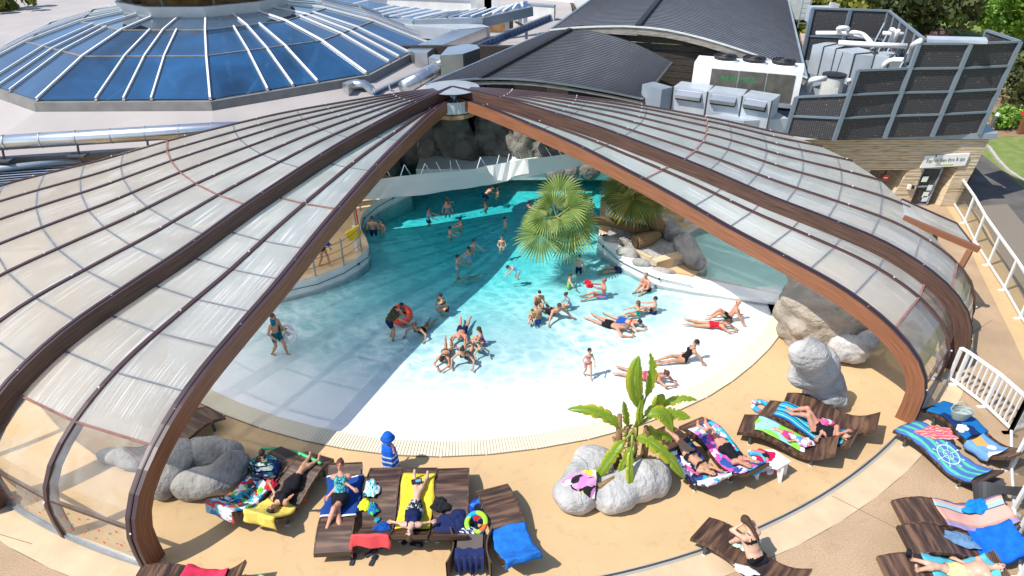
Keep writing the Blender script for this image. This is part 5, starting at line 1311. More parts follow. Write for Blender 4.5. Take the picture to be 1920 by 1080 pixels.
def tree(name, label, p, R, H, trunk, m, seed, n=2600, leaf=0.35, grp='trees beyond the building'):
    root = thing(name, label, 'tree', tuple(p), 0, grp)
    b = crown_mesh(seed, R, H, n, leaf); b.build('crown', m, root, world=False).location = (0, 0, trunk)
    rnd = random.Random(seed); b = MB(); b.tube([V(0, 0, -.1), V(.1, 0, trunk * .6), V(0, .1, trunk + H * .5)], [R * .09, R * .07, R * .03], 8)
    for k in range(7):
        a = rnd.uniform(0, 6.28); b.tube([V(0, 0, trunk * .8 + H * .05 * k), V(math.cos(a) * R * .3, math.sin(a) * R * .3, trunk + H * (.2 + .06 * k)), V(math.cos(a) * R * .65, math.sin(a) * R * .65, trunk + H * (.35 + .07 * k))], [R * .045, R * .03, R * .01], 5)
    b.build('trunk', M['bark'], root, world=False, smooth=True); return root
tree('broadleaf_tree', 'big bright green leafy tree filling the top right corner', U(1850, 90, 0) + V(1.5, -4, 0), 6.0, 7.0, .6, M['leafA'], 1, 17000, .28)
tree('broadleaf_tree', 'green tree behind the tall screen left of the big corner tree', U(1775, 95, 0) + V(1, 6, 0), 3.6, 5.0, .8, M['leafA'], 2, 6000, .34)
tree('broadleaf_tree', 'dark olive tree with bare twigs behind the far acoustic screen', V(26, 48, 0), 3.0, 5.5, .8, M['leafC'], 3, 3800, .34)
tree('broadleaf_tree', 'yellow green tree at the top edge above the vent cowl', V(20, 50, 0), 3.2, 4.2, .6, M['leafB'], 4, 4200, .34)
tree('broadleaf_tree', 'yellow green tree at the top edge right of the vent cowl', V(24.5, 53, 0), 3.2, 4.6, .6, M['leafB'], 5, 4200, .34)
tree('broadleaf_tree', 'dark purple leaved tree tucked behind the far screen corner', V(23.8, 40.5, 0), 1.5, 2.6, .8, M['leafD'], 6, 2600, .28)
tree('broadleaf_tree', 'dark green tree behind the yellow green ones at the top edge', V(31, 58, 0), 4.5, 6.5, .8, M['leafC'], 7, 4500, .42)
tree('broadleaf_tree', 'tall green tree at the very right behind the big corner tree', V(38, 52, 0), 5, 7, .8, M['leafA'], 8, 4500, .45)
tree('broadleaf_tree', 'small dark tree far behind the yellow green tree', V(36, 66, 0), 5, 7, .8, M['leafC'], 9, 3500, .5)
tree('broadleaf_tree', 'pale green tree at the top edge between the yellow green trees', V(26, 64, 0), 5, 6, .8, M['leafA'], 12, 3500, .5)
tree('grass_palm', 'spiky pale green yucca like shrub beyond the glass dome at the top left', U(22, 60, 2.0) + V(0, 0, 0), 1.9, 3.2, .1, M['leafB'], 10, 1600, .4, 'shrubs')
tree('broadleaf_tree', 'yellow green shrub seen over the roof edge at the top middle', V(-16.5, 64, 0), 2.8, 3.4, .3, M['leafB'], 11, 2600, .35, 'shrubs')
tree('shrub', 'round bright green shrub beside the bollard on the lawn', U(1888, 240), 1.0, 1.0, .05, M['leafA'], 13, 1800, .14, 'shrubs')
tree('shrub', 'low dark hedge shrub behind the round bright shrub', U(1905, 205) + V(1.5, 1, 0), 2.6, 2.2, .05, M['leafC'], 14, 3000, .22, 'shrubs')
# far wood as backdrop ground cover
b = crown_mesh(21, 1.0, 1.0, 10, .1)
fw = MB(); rnd = random.Random(9)
for i in range(9000):
    x = rnd.uniform(16, 110); y = rnd.uniform(74, 88); z = rnd.uniform(0, 9) * (0.7 + .3 * math.sin(x * .35)); p = V(x, y, z); a = V(rnd.gauss(0, 1), rnd.gauss(0, 1), rnd.gauss(0, 1)).normalized(); u = a.cross(V(0, .3, 1)).normalized() * .7; w = a.cross(u) * .7
    fw.face([p - u, p + w, p + u, p - w])
tag(fw.build('far_wood', M['leafC'], kind='stuff'), 'dark mass of far off woodland behind the trees at the top right', 'wood')
# ------------------------------------------------------------------ surface nets (smooth solid shapes from distance fields)
def surfnet(f, o, h):
    ins = f < 0; n = np.array(f.shape); cs = np.zeros((*(n - 1), 3)); cc = np.zeros(n - 1)
    idx = np.indices(f.shape).transpose(1, 2, 3, 0).astype(float); quads = []
    E_ = []
    for ax in range(3):
        a = [slice(None)] * 3; c = [slice(None)] * 3; a[ax] = slice(0, -1); c[ax] = slice(1, None); a = tuple(a); c = tuple(c)
        ch = ins[a] != ins[c]; t = np.where(ch, f[a] / (f[a] - f[c] + 1e-12), 0)
        P = idx[a].copy(); P[..., ax] += t
        I = np.argwhere(ch); Pv = P[ch]; fl = ins[a][ch]; E_.append((ax, I, fl))
        o1, o2 = [x for x in range(3) if x != ax]
        for d1 in (0, 1):
            for d2 in (0, 1):
                J = I.copy(); J[:, o1] -= d1; J[:, o2] -= d2
                ok = (J >= 0).all(1) & (J < (n - 1)).all(1)
                np.add.at(cs, tuple(J[ok].T), Pv[ok]); np.add.at(cc, tuple(J[ok].T), 1)
    m = cc > 0; ids = -np.ones(cc.shape, int); ids[m] = np.arange(m.sum()); verts = cs[m] / cc[m][:, None] * h + np.array(o)
    for ax, I, fl in E_:
        o1, o2 = [(1, 2), (2, 0), (0, 1)][ax]
        q = []
        for d1, d2 in ((0, 0), (1, 0), (1, 1), (0, 1)):
            J = I.copy(); J[:, o1] -= d1; J[:, o2] -= d2; q.append(J)
        ok = np.ones(len(I), bool)
        for J in q: ok &= (J >= 0).all(1) & (J < (n - 1)).all(1)
        Q = np.stack([ids[tuple(J[ok].T)] for J in q], 1); f2 = fl[ok]
        Q[~f2] = Q[~f2][:, ::-1]; quads.append(Q)
    return verts, np.concatenate(quads)
def smin(a, b, k):
    h = np.clip(0.5 + 0.5 * (b - a) / k, 0, 1); return b * (1 - h) + a * h - k * h * (1 - h)
def prim_dist(pr, P):
    if pr[0] == 'c':           # round cone: a, ra, b, rb
        a, ra, b, rb = np.array(pr[1]), pr[2], np.array(pr[3]), pr[4]; ab = b - a; t = np.clip(((P - a) @ ab) / max(ab @ ab, 1e-9), 0, 1)
        return np.linalg.norm(P - (a + t[..., None] * ab), axis=-1) - (ra + (rb - ra) * t)
    c, rad, Rm = np.array(pr[1]), np.array(pr[2]), pr[3]         # ellipsoid: centre, radii, rotation matrix rows = axes
    q = (P - c) @ np.array(Rm).T if Rm is not None else P - c
    k0 = np.linalg.norm(q / rad, axis=-1); k1 = np.linalg.norm(q / (rad * rad), axis=-1); return k0 * (k0 - 1) / np.maximum(k1, 1e-9)
def field_mesh(prims, h, k=0.03, fn=None):
    lo = np.full(3, 1e9); hi = -lo; bb = []
    for pr in prims:
        if pr[0] == 'c': A = np.array([pr[1], pr[3]]); r = max(pr[2], pr[4]); l, u = A.min(0) - r, A.max(0) + r
        else: r = max(pr[2]); l, u = np.array(pr[1]) - r, np.array(pr[1]) + r
        bb.append((l, u)); lo = np.minimum(lo, l); hi = np.maximum(hi, u)
    lo -= 2 * h; hi += 2 * h; n = np.ceil((hi - lo) / h).astype(int) + 1
    f = np.full(n, 0.5); ax = [lo[i] + h * np.arange(n[i]) for i in range(3)]
    for pr, (l, u) in zip(prims, bb):
        kk = pr[5] if len(pr) > 5 else k; pad = kk + 2 * h
        s = [slice(max(0, int((l[i] - pad - lo[i]) / h)), min(n[i], int((u[i] + pad - lo[i]) / h) + 2)) for i in range(3)]
        G = np.stack(np.meshgrid(*[ax[i][s[i]] for i in range(3)], indexing='ij'), -1)
        d = prim_dist(pr, G); f[tuple(s)] = smin(f[tuple(s)], d, kk)
    return surfnet(f, lo, h)

# ------------------------------------------------------------------ rocks
def rock_mat(name, c1, c2, dark, coord='Object'):
    m = bpy.data.materials.new(name); m.use_nodes = True
    N, L = nodes_of(m); b = N['Principled BSDF']; b.inputs['Roughness'].default_value = 0.85
    tc = N.new('ShaderNodeTexCoord'); n1 = N.new('ShaderNodeTexNoise'); n1.inputs['Scale'].default_value = 1.3; n1.inputs['Detail'].default_value = 9; n1.inputs['Distortion'].default_value = .8; L.new(tc.outputs[coord], n1.inputs['Vector'])
    cr = ramp(N, L, n1.outputs['Fac'], [(0.32, dark), (0.42, c1), (0.66, c2)])
    L.new(cr.outputs[0], b.inputs['Base Color'])
    v = N.new('ShaderNodeTexVoronoi'); v.feature = 'DISTANCE_TO_EDGE'; v.inputs['Scale'].default_value = 0.9
    ad = N.new('ShaderNodeMix'); ad.data_type = 'RGBA'; ad.inputs['Factor'].default_value = .35; L.new(tc.outputs[coord], ad.inputs['A']); L.new(n1.outputs['Color'], ad.inputs['B']); L.new(ad.outputs['Result'], v.inputs['Vector'])
    mr = N.new('ShaderNodeMapRange'); mr.inputs[2].default_value = .02; L.new(v.outputs['Distance'], mr.inputs[0])
    n2 = N.new('ShaderNodeTexNoise'); n2.inputs['Scale'].default_value = 9; n2.inputs['Detail'].default_value = 8; L.new(tc.outputs[coord], n2.inputs['Vector'])
    a = N.new('ShaderNodeMath'); a.operation = 'MULTIPLY_ADD'; a.inputs[1].default_value = 1.2; L.new(n2.outputs['Fac'], a.inputs[0]); cm = N.new('ShaderNodeMath'); cm.operation = 'MULTIPLY'; cm.inputs[1].default_value = .22; L.new(mr.outputs[0], cm.inputs[0]); L.new(cm.outputs[0], a.inputs[2])
    bp = N.new('ShaderNodeBump'); bp.inputs['Strength'].default_value = .9; bp.inputs['Distance'].default_value = .06; L.new(a.outputs[0], bp.inputs['Height']); L.new(bp.outputs[0], b.inputs['Normal'])
    return m
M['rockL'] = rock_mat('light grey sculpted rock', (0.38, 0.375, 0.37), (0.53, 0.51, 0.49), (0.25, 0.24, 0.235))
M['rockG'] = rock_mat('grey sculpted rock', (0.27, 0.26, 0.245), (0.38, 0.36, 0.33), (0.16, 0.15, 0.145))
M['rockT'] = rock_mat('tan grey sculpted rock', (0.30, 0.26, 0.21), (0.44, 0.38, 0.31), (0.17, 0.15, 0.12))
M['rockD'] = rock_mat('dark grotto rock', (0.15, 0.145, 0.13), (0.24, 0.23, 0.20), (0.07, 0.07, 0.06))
def boulder(name, label, lobes, m, h=0.06, amp=0.06, k=0.10, group=None, cat='rock'):
    """lobes: (point, (rx, ry, rz), turn)"""
    pr = []
    for (p, r, a) in lobes:
        ca, sa = math.cos(a), math.sin(a); pr.append(('e', tuple(p), r, [[ca, sa, 0], [-sa, ca, 0], [0, 0, 1]], 0, k))
    vs, fs = field_mesh(pr, h, k)
    out = []
    for v in vs:
        q = Vector(v); s = noise.noise(q * 5.5) * amp * .22 + noise.noise(q * 0.9) * amp * 1.6 + noise.noise(q * 2.3 + V(5, 0, 0)) * amp * .8 + abs(noise.noise(q * 1.5 + V(0, 9, 0))) * -amp
        c = Vector(lobes[0][0]); d = (q - c).normalized(); q = q + d * s
        rg = noise.ridged_multi_fractal(q * 1.1 + V(3, 1, 7), 1.0, 2.1, 4, 1.0, 2.0); q = q - d * (rg - .9) * amp * .75
        out.append(q)
    b = MB(); b.raw(out, [tuple(int(i) for i in f) for f in fs]); o = b.build(name, m, smooth=True)
    return tag(o, label, cat, group)
boulder('boulder', 'tall light grey standing rock in the sun at the right, shaped like a bent torso',
        [(U(1545, 730, .5), (.55, .42, .75), .2), (U(1535, 690, 1.3), (.52, .36, .62), .1), (U(1520, 665, 1.9), (.46, .32, .48), -.2), (U(1500, 705, .9), (.28, .3, .35), .2), (U(1545, 745, .3), (.6, .4, .4), 0)], M['rockL'], amp=.10)
boulder('boulder', 'grey rock half in shade right behind the tall light rock',
        [(U(1595, 655, .45), (.62, .42, .42), -.3), (U(1622, 650, .7), (.36, .3, .5), .2)], M['rockL'], amp=.10)
boulder('boulder', 'massive tan grey rock under the right front rib of the dome',
        [(U(1545, 590, .9), (1.35, .8, 1.35), -.25), (U(1503, 560, 1.1), (.55, .6, 1.2), 0), (U(1590, 620, .5), (.8, .55, .75), -.2), (U(1530, 600, .5), (1.0, .55, .6), -.3)], M['rockT'], amp=.14, h=.08)
boulder('boulder', 'large smooth grey rock left of the banana plant with a towel on it',
        [(U(1078, 925, .25), (.52, .50, .42), .3), (U(1115, 868, .28), (.50, .50, .38), .5), (U(1098, 895, .3), (.45, .5, .36), .5)], M['rockL'], amp=.05, k=.12)
boulder('boulder', 'large smooth grey rock right of the banana stems, streaked by leaf shadows',
        [(U(1150, 925, .28), (.52, .42, .40), .1), (U(1195, 900, .34), (.55, .45, .48), .3), (U(1232, 898, .25), (.32, .40, .42), .1)], M['rockL'], amp=.05, k=.10)
boulder('boulder', 'rounded grey rock at the back of the left cluster behind the front rib',
        [(U(395, 850, .3), (.62, .42, .40), 0), (U(430, 855, .22), (.32, .34, .32), 0)], M['rockG'], amp=.06)
boulder('boulder', 'long low grey rock at the front of the left cluster nearest the loungers',
        [(U(385, 905, .28), (.75, .36, .38), .25), (U(435, 880, .32), (.42, .40, .38), .3), (U(345, 912, .24), (.26, .34, .32), .1)], M['rockG'], amp=.06)
boulder('boulder', 'grey rock of the left cluster partly hidden behind the front rib',
        [(U(325, 865, .35), (.52, .5, .5), .1), (U(305, 905, .28), (.45, .42, .42), .2)], M['rockG'], amp=.07)
boulder('boulder', 'long dark lump added for the shadow and reflection in the clear front dome panel', [(U(225, 862, .15), (.62, .24, .22), -.35)], M['rockG'], amp=.08)  # added lump standing in for a dark shadow and reflection
boulder('boulder', 'dark grey rock between the pebble bed and the kids pool',
        [(U(1285, 462, .5), (.42, .62, .55), .45), (U(1303, 488, .25), (.30, .45, .35), .3), (U(1262, 438, .45), (.38, .35, .4), .2)], M['rockG'], amp=.08)
for i, (px, py, r) in enumerate([(1152, 453, .38), (1176, 476, .40), (1203, 494, .36)]):
    boulder('kerb_stone', ['low grey stone at the tip of the white wall by the fallen log', 'low grey stone in the middle of the pebble bed edge', 'low grey stone nearest the beige step of the planter'][i],
            [(U(px, py, .38), (r, .24, .20), -.55)], M['rockG'], amp=.05, group='low stones along the white wall')
boulder('boulder', 'low flat grey stone lying on the white wall below the planter step', [(U(1243, 508, .30), (.45, .16, .12), -.35)], M['rockG'], amp=.03)
# grotto at the back
gx = [(-6.2, 29.0, .9, 1.1, 2.3), (-4.3, 30.0, 1.0, 1.2, 2.0), (-2.6, 29.8, .9, 1.0, 1.7), (-0.9, 30.1, 1.0, 1.1, 1.9), (0.9, 29.9, .8, 1.1, 1.5), (2.6, 29.7, 1.0, 1.1, 1.7), (4.4, 28.8, .9, 1.1, 1.6)]
gl_ = ['at the far left end of the grotto', 'second from the left of the grotto', 'left of the middle of the grotto', 'in the middle of the grotto', 'right of the middle of the grotto', 'second from the right of the grotto', 'at the far right end of the grotto']
for i, (x, y, z, r, hh) in enumerate(gx):
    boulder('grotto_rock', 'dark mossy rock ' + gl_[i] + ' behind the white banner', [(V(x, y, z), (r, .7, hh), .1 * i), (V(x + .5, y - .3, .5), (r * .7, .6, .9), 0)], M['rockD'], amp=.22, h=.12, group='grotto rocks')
for i, (px, py) in enumerate([(1045, 330), (1068, 328), (1105, 322)]):
    boulder('grotto_rock', ['small dark rock hanging below the banner, leftmost of three', 'small dark rock hanging below the banner, middle of three', 'small dark rock below the right end of the banner'][i], [(U(px, py, .35), (.45, .3, .4), 0)], M['rockD'], amp=.06)
# painted grey rear ledge
b = MB(); b.box((0.6, 28.6, .12), (9.5, 1.6, .5)); b.build('rear_ledge', M['kidfloor'], kind='structure')
# dark shrub in the grotto
t_ = tree('shrub', 'dim leafy shrub growing on top of the grotto rocks', V(-1.4, 30.6, 2.6), .8, 1.2, 0.0, M['leafC'], 31, 900, .16, 'shrubs')

# ------------------------------------------------------------------ white banner across the hall with its stays
bn = thing('banner', 'long sagging white perforated fabric banner hung across the pool hall', 'banner', (-1, 22, 1.5))
def ban_mat():
    m = bpy.data.materials.new('white perforated fabric'); m.use_nodes = True
    N, L = nodes_of(m); b = N['Principled BSDF']; b.inputs['Roughness'].default_value = .8; out = N['Material Output']
    b.inputs['Base Color'].default_value = (.72, .72, .70, 1); tl = N.new('ShaderNodeBsdfTranslucent'); tl.inputs[0].default_value = (.7, .7, .68, 1)
    ms = N.new('ShaderNodeMixShader'); ms.inputs[0].default_value = .25; L.new(b.outputs[0], ms.inputs[1]); L.new(tl.outputs[0], ms.inputs[2]); L.new(ms.outputs[0], out.inputs['Surface']); return m
M['banner'] = ban_mat()
topp = [(655, 346), (700, 337), (724, 334), (745, 331), (800, 325), (880, 318), (920, 309), (980, 300), (1040, 292), (1100, 285), (1140, 282)]
bott = [(650, 375), (690, 374), (707, 373), (730, 371), (800, 364), (880, 352), (920, 346), (980, 333), (1040, 321), (1100, 308), (1140, 298)]
bt = [U(x, y, 2.3 + .015 * math.sin(i * 2)) for i, (x, y) in enumerate(topp)]
def UPy(px, py, y): 
    x_ = (px - 960) / FPX; y_ = -(py - 540) / FPX; r = V(x_, math.cos(PITCH) + y_ * math.sin(PITCH), -math.sin(PITCH) + y_ * math.cos(PITCH)); t = y / r.y; return V(r.x * t, y, CAM_H + r.z * t)
bb_ = [UPy(x, y, bt[i].y + .04 * math.sin(i * 1.7)) for i, (x, y) in enumerate(bott)]
b = MB(); NB = 8; rr_ = random.Random(5)
def fine(P, n):
    Q = catmull([tuple(p) for p in P], n); return [Vector(q) for q in Q]
ft_, fb_ = fine(bt, 6), fine(bb_, 6)
grid = []
for j in range(NB + 1):
    row = []
    for i in range(len(ft_)):
        p = ft_[i].lerp(fb_[i], j / NB); p.y += .03 * math.sin(i * .9 + j * .35) * (j / NB) + .03 * noise.noise(V(i * .5, j * .6, 0)); row.append(p)
    grid.append(row)
for j in range(NB):
    for i in range(len(ft_) - 1): b.face([grid[j][i], grid[j][i + 1], grid[j + 1][i + 1], grid[j + 1][i]])
b.build('fabric', M['banner'], bn, smooth=True, merge=True)
b = MB()     # folded flap hanging from the middle
fl = [(912, 311), (940, 306), (957, 303), (980, 300), (990, 299)]; fl2 = [(918, 324), (932, 338), (950, 340), (964, 330), (992, 325)]
A = [UPy(x, y, grid[0][30].y - .12 + .05 * i) for i, (x, y) in enumerate(fl)]; Bq = [UPy(x, y, A[0].y - .10) for x, y in fl2]
for i in range(4):
    mid_a, mid_b = A[i].lerp(A[i + 1], .5) + V(0, -.05, 0), Bq[i].lerp(Bq[i + 1], .5) + V(0, -.05, .03)
    b.face([A[i], mid_a, mid_b, Bq[i]]); b.face([mid_a, A[i + 1], Bq[i + 1], mid_b])
b.build('folded_flap', M['banner'], bn)
st_px = [((716, 333), (722, 312)), ((722, 312), (732, 331)), ((751, 329), (758, 309)), ((759, 309), (770, 328)), ((789, 326), (797, 306)), ((797, 306), (808, 325)), ((828, 323), (818, 304)), ((846, 322), (844, 301)), ((864, 320), (855, 300)), ((894, 316), (901, 295)), ((901, 295), (913, 314)), ((930, 312), (936, 291)), ((950, 309), (955, 288)), ((962, 306), (960, 286)), ((981, 303), (971, 286)), ((1000, 300), (990, 283)), ((1018, 297), (1007, 279)), ((1035, 294), (1023, 276)), ((1053, 291), (1042, 273)), ((1071, 289), (1071, 279)), ((1061, 290), (1054, 277))]
for a, c in st_px:
    yy = float(np.interp(a[0], [p[0] for p in topp], [p.y for p in bt])); b = MB(); b.tube([UPy(a[0], a[1] + 1, yy), UPy(c[0], c[1], yy + .35)], .014, 5); b.build('stay', M['white'], bn)

# ------------------------------------------------------------------ left terrace rail, yellow float, bench wall
rl = thing('cable_railing', 'steel posts with three sagging dark cables along the raised deck on the left', 'railing', tuple(terr[3]))
pp = [(578, 528), (592, 517), (645, 497), (678, 472)]
pp3 = [U(500, 545, TZ), U(592, 517, TZ), U(645, 497, TZ), U(678, 473, TZ)]
for p in pp3[1:]:
    b = MB(); b.tube([p, p + V(0, 0, .95)], .028, 8); b.build('post', M['metal'], rl)
for p, q in zip(pp3, pp3[1:]):
    for z in (.3, .58, .86):
        b = MB(); b.tube([p + V(0, 0, z), p.lerp(q, .5) + V(0, 0, z - .04), q + V(0, 0, z)], .009, 4); b.build('cable', M['black'], rl)
rl2 = thing('handrail', 'steel handrail posts with red tape beside the narrow part of the raised deck', 'railing', tuple(U(668, 430, TZ)))
for a in ((668, 425), (676, 395), (692, 374)):
    p = U(*a, TZ); b = MB(); b.tube([p, p + V(-.02, 0, .95)], .028, 8); b.build('post', M['metal'], rl2)
b = MB(); p = U(673, 430, TZ); b.tube([p + V(0, 0, .1), p + V(-.03, 0, .9)], .03, 8); b.build('red_post', M['reddot'], rl2)
bx_ = thing('yellow_float', 'yellow foam float hanging on the white post of the raised deck', 'float', tuple(U(664, 440, TZ + .5)))
b = MB(); b.box(U(664, 437, TZ + .7), (.52, .10, .34), rz=.5, ry=-.35); b.build('foam_board', mat('yellow foam', (.75, .52, .01), .6), bx_)
b = MB(); b.lathe(U(672, 433, TZ + .75), [(.02, -.09), (.09, -.05), (.09, .05), (.02, .09)], 10); b.build('orange_ball', mat('orange plastic', (.75, .25, .12), .5), bx_)
b = MB(); b.box(U(674, 470, TZ) + V(-.1, 0.05, .45), (.10, .12, .9)); tag(b.build('white_post', M['white']), 'square white post standing behind the steel post on the raised deck', 'post')
sf = thing('slat_fence', 'dark timber slat fence with light showing between the slats inside the hall', 'fence', (-6.5, 27, 0.4))
for k in range(15):
    b = MB(); p = U(752 + 3.7 * k, 292 - 2.6 * k, TZ); b.bar(p, p + V(0, 0, 1.1), .07, .05, up=(0, 1, 0)); b.build('slat', M['ribdark'], sf)
b = MB(); p, q = U(748, 294, TZ), U(808, 253, TZ); b.bar(p + V(0, 0, 1.1), q + V(0, 0, 1.1), .12, .06); b.bar(p + V(0, 0, .15), q + V(0, 0, .15), .08, .08); b.build('rail', M['ribdark'], sf)

# ------------------------------------------------------------------ planter island
isl = [U(1139, 436, .3), U(1160, 400, .3), U(1200, 385, .3), U(1262, 405, .3), U(1285, 432, .3), U(1300, 470, .3), U(1282, 482, .3), U(1228, 497, .3), U(1205, 493, .3), U(1176, 468, .3), U(1152, 446, .3)]
b = MB(); b.prism([(p.x, p.y) for p in isl], -.02, .26); b.build('planter_bed', mat('pebble bed', (.42, .40, .37), .9, var=.5, scale=30, bump=.8, bscale=25), kind='structure')
b = MB(); rnd = random.Random(11); lo_x = min(p.x for p in isl); hi_x = max(p.x for p in isl); lo_y = min(p.y for p in isl); hi_y = max(p.y for p in isl)
def pebble(b, p, s, rnd):
    a = rnd.uniform(0, 3.1); ca, sa = math.cos(a) * s, math.sin(a) * s; k = rnd.uniform(.5, .9)
    q = [p + V(ca, sa, 0), p + V(-sa * k, ca * k, 0), p + V(-ca, -sa, 0), p + V(sa * k, -ca * k, 0)]; t = p + V(0, 0, s * .7)
    for i in range(4): b.face([q[i], q[(i + 1) % 4], t])
cnt = 0
while cnt < 5200:
    p = V(rnd.uniform(lo_x, hi_x), rnd.uniform(lo_y, hi_y), .262)
    if inside(p, isl): pebble(b, p, rnd.uniform(.02, .045), rnd); cnt += 1
M['pebble'] = leaf_mat('white and grey pebbles', (.30, .29, .27), (.58, .56, .53), (.74, .72, .69))
tag(b.build('pebbles', M['pebble'], kind='stuff'), 'white and grey pebbles filling the palm planter beside the pool', 'pebbles')
kb = thing('planter_kerb', 'cream concrete kerb round the near and far sides of the pebble planter', 'kerb', tuple(isl[7]))
for p, q, w in ((U(1150, 421, .36), U(1210, 415, .40), .18), (U(1210, 415, .4), U(1252, 413, .4), .2), (U(1226, 490, .36), U(1281, 474, .36), .30), (U(1222, 484, .34), U(1190, 470, .34), .1)):
    b = MB(); b.bar(p - V(0, 0, .18), q - V(0, 0, .18), w, .42); b.build('kerb_block', M['cream'], kb)
b = MB(); b.sheet([U(1228, 499, .02), U(1284, 482, .02), U(1316, 492, .02), U(1318, 506, .02), U(1300, 517, .02), U(1262, 510, .02)]); b.build('step_floor', M['deck'], kind='structure')
b = MB(); b.box(U(1267, 443, .32), (.75, .35, .06), rz=-.5); tag(b.build('green_hatch', mat('dark green plastic lid', (.015, .07, .045), .5)), 'dark green hatch cover lying in the pebbles right of the palm trunk', 'cover')
M['trunk'] = mat('fibrous palm trunk', (.26, .17, .08), .95, scale=16, col2=(.14, .085, .04), bump=1.0, bscale=24, stretch=(1, 1, 2.5))
M['cutwood'] = mat('dark cut wood', (.08, .045, .02), .9, var=.4)
b = MB(); b.tube([U(1192, 453, .5), U(1215, 448, .5), U(1233, 441, .46)], [.26, .25, .16], 14); lg = b.build('log', M['trunk'], smooth=False); tag(lg, 'short fat palm log with a dark cut end lying on the pebbles', 'log')
b = MB(); c_ = U(1191, 454, .5); b.lathe(V(0, 0, 0), [(.0, 0), (.20, .01)], 14); cut = b.build('cut_end', M['cutwood'], lg, world=False); cut.location = c_ + (U(1192, 453, .5) - U(1215, 448, .5)).normalized() * .012
cut.rotation_euler = (U(1192, 453, .5) - U(1215, 448, .5)).to_track_quat('Z', 'Y').to_euler()

# fan palms
M['fan1'] = leaf_mat('fan palm leaf green', (.16, .25, .05), (.28, .38, .10), (.42, .50, .18))
M['fan2'] = leaf_mat('fan palm leaf deep green', (.10, .15, .03), (.18, .22, .04), (.36, .30, .06))
M['petiole'] = mat('palm leaf stalk', (.30, .33, .08), .6, var=.2)
def fan_leaf(b, c, d, n, R, nb=34, spread=2.35, droop=.25, rnd=random):
    d = d.normalized(); s = d.cross(n).normalized(); n = s.cross(d).normalized(); prev = None
    for k in range(nb):
        th = (-.5 + (k + .5) / nb) * 2 * spread; dt = spread / nb
        Rk = R * (1 - .18 * abs(th / spread) ** 2) * rnd.uniform(.9, 1.06)
        def P(r, a, lift): 
            q = c + (d * math.cos(a) + s * math.sin(a)) * r; return q + n * lift - V(0, 0, droop * (r / R) ** 2.2 * R)
        cup = -.10 * abs(math.sin(th * .5)) 
        m0, m1, m2 = P(Rk * .08, th, .0), P(Rk * .55, th, .035), P(Rk * rnd.uniform(.97, 1.03), th + rnd.uniform(-.02, .02), -.03 * rnd.random())
        l1, r1 = P(Rk * .55, th - dt * .98, -.012), P(Rk * .55, th + dt * .98, -.012); l2, r2 = P(Rk * .8, th - dt * .42, .0), P(Rk * .8, th + dt * .42, 0.0)
        mm = P(Rk * .8, th, .015)
        vs = [m0, l1, m1, r1, l2, mm, r2, m2]
        b.raw(vs, [(0, 1, 2), (0, 2, 3), (1, 4, 5, 2), (2, 5, 6, 3), (4, 7, 5), (5, 7, 6)])
def fan_palm(name, label, hub, axis, leaves, m, trunkpts, trad, seed):
    rnd = random.Random(seed); root = thing(name, label, 'palm', tuple(trunkpts[0]))
    axis = axis.normalized(); e1 = axis.cross(V(0, 1, 0)).normalized(); e2 = axis.cross(e1)
    for (ang, tilt, pl, R) in leaves:
        out = e1 * math.cos(ang) + e2 * math.sin(ang); d = (out * math.cos(tilt) + axis * math.sin(tilt)).normalized(); n = (axis * math.cos(tilt) - out * math.sin(tilt)).normalized()
        c = hub + d * pl; b = MB(); fan_leaf(b, c, (d + V(0, 0, -.25)).normalized(), n, R, rnd=rnd, droop=.20); lf = b.build('leaf', m, root)
        b = MB(); b.tube([hub, c + d * .1], [.022, .014], 5); b.build('stalk', M['petiole'], lf)
    b = MB(); b.tube(trunkpts, trad, 12); b.build('trunk', M['trunk'], root, smooth=True)
    b = MB()
    for k in range(26):
        a = rnd.uniform(0, 6.28); o_ = e1 * math.cos(a) + e2 * math.sin(a); p = hub - axis * rnd.uniform(0, .25); b.tube([p, p + o_ * .22 - axis * .08], [.02, .006], 4)
    b.build('crown_fibres', M['trunk'], root, kind='stuff'); return root
hub1 = U(1044, 407, 1.9); rnd = random.Random(4)
lv = [(2 * math.pi * k / 7 + rnd.uniform(-.2, .2), rnd.uniform(-.1, .45) if k % 2 else rnd.uniform(-.45, .1), rnd.uniform(.50, .85), rnd.uniform(.72, .98)) for k in range(7)] + [(.3, .75, .45, .80), (1.9, .9, .30, .75), (3.3, .7, .5, .85), (4.9, .85, .35, .80)]
fan_palm('fan_palm', 'bright green sunlit fan palm leaning far out over the water', hub1, V(-.15, -.62, .75), lv, M['fan1'],
         [U(1237, 438, .38), U(1190, 428, .55), U(1140, 416, .9), U(1085, 408, 1.5), hub1 - V(0, 0, .05)], [.20, .19, .16, .13, .10], 1)
hub2 = U(1192, 352, 2.1)
lv = [(2 * math.pi * k / 11 + rnd.uniform(-.12, .12), rnd.uniform(-.55, .0) if k % 2 else rnd.uniform(-.1, .3), rnd.uniform(.4, .6), rnd.uniform(.85, 1.05)) for k in range(11)] + [(2, .9, .5, .8), (5, 1.1, .4, .7)]
fan_palm('fan_palm', 'darker fan palm with yellowed lower leaves on a thick trunk in the pebble planter', hub2, V(-.15, -.35, .9), lv, M['fan2'],
         [U(1240, 440, .25), U(1228, 415, .9), U(1210, 388, 1.5), hub2 - V(0, 0, .05)], [.30, .27, .21, .16], 2)

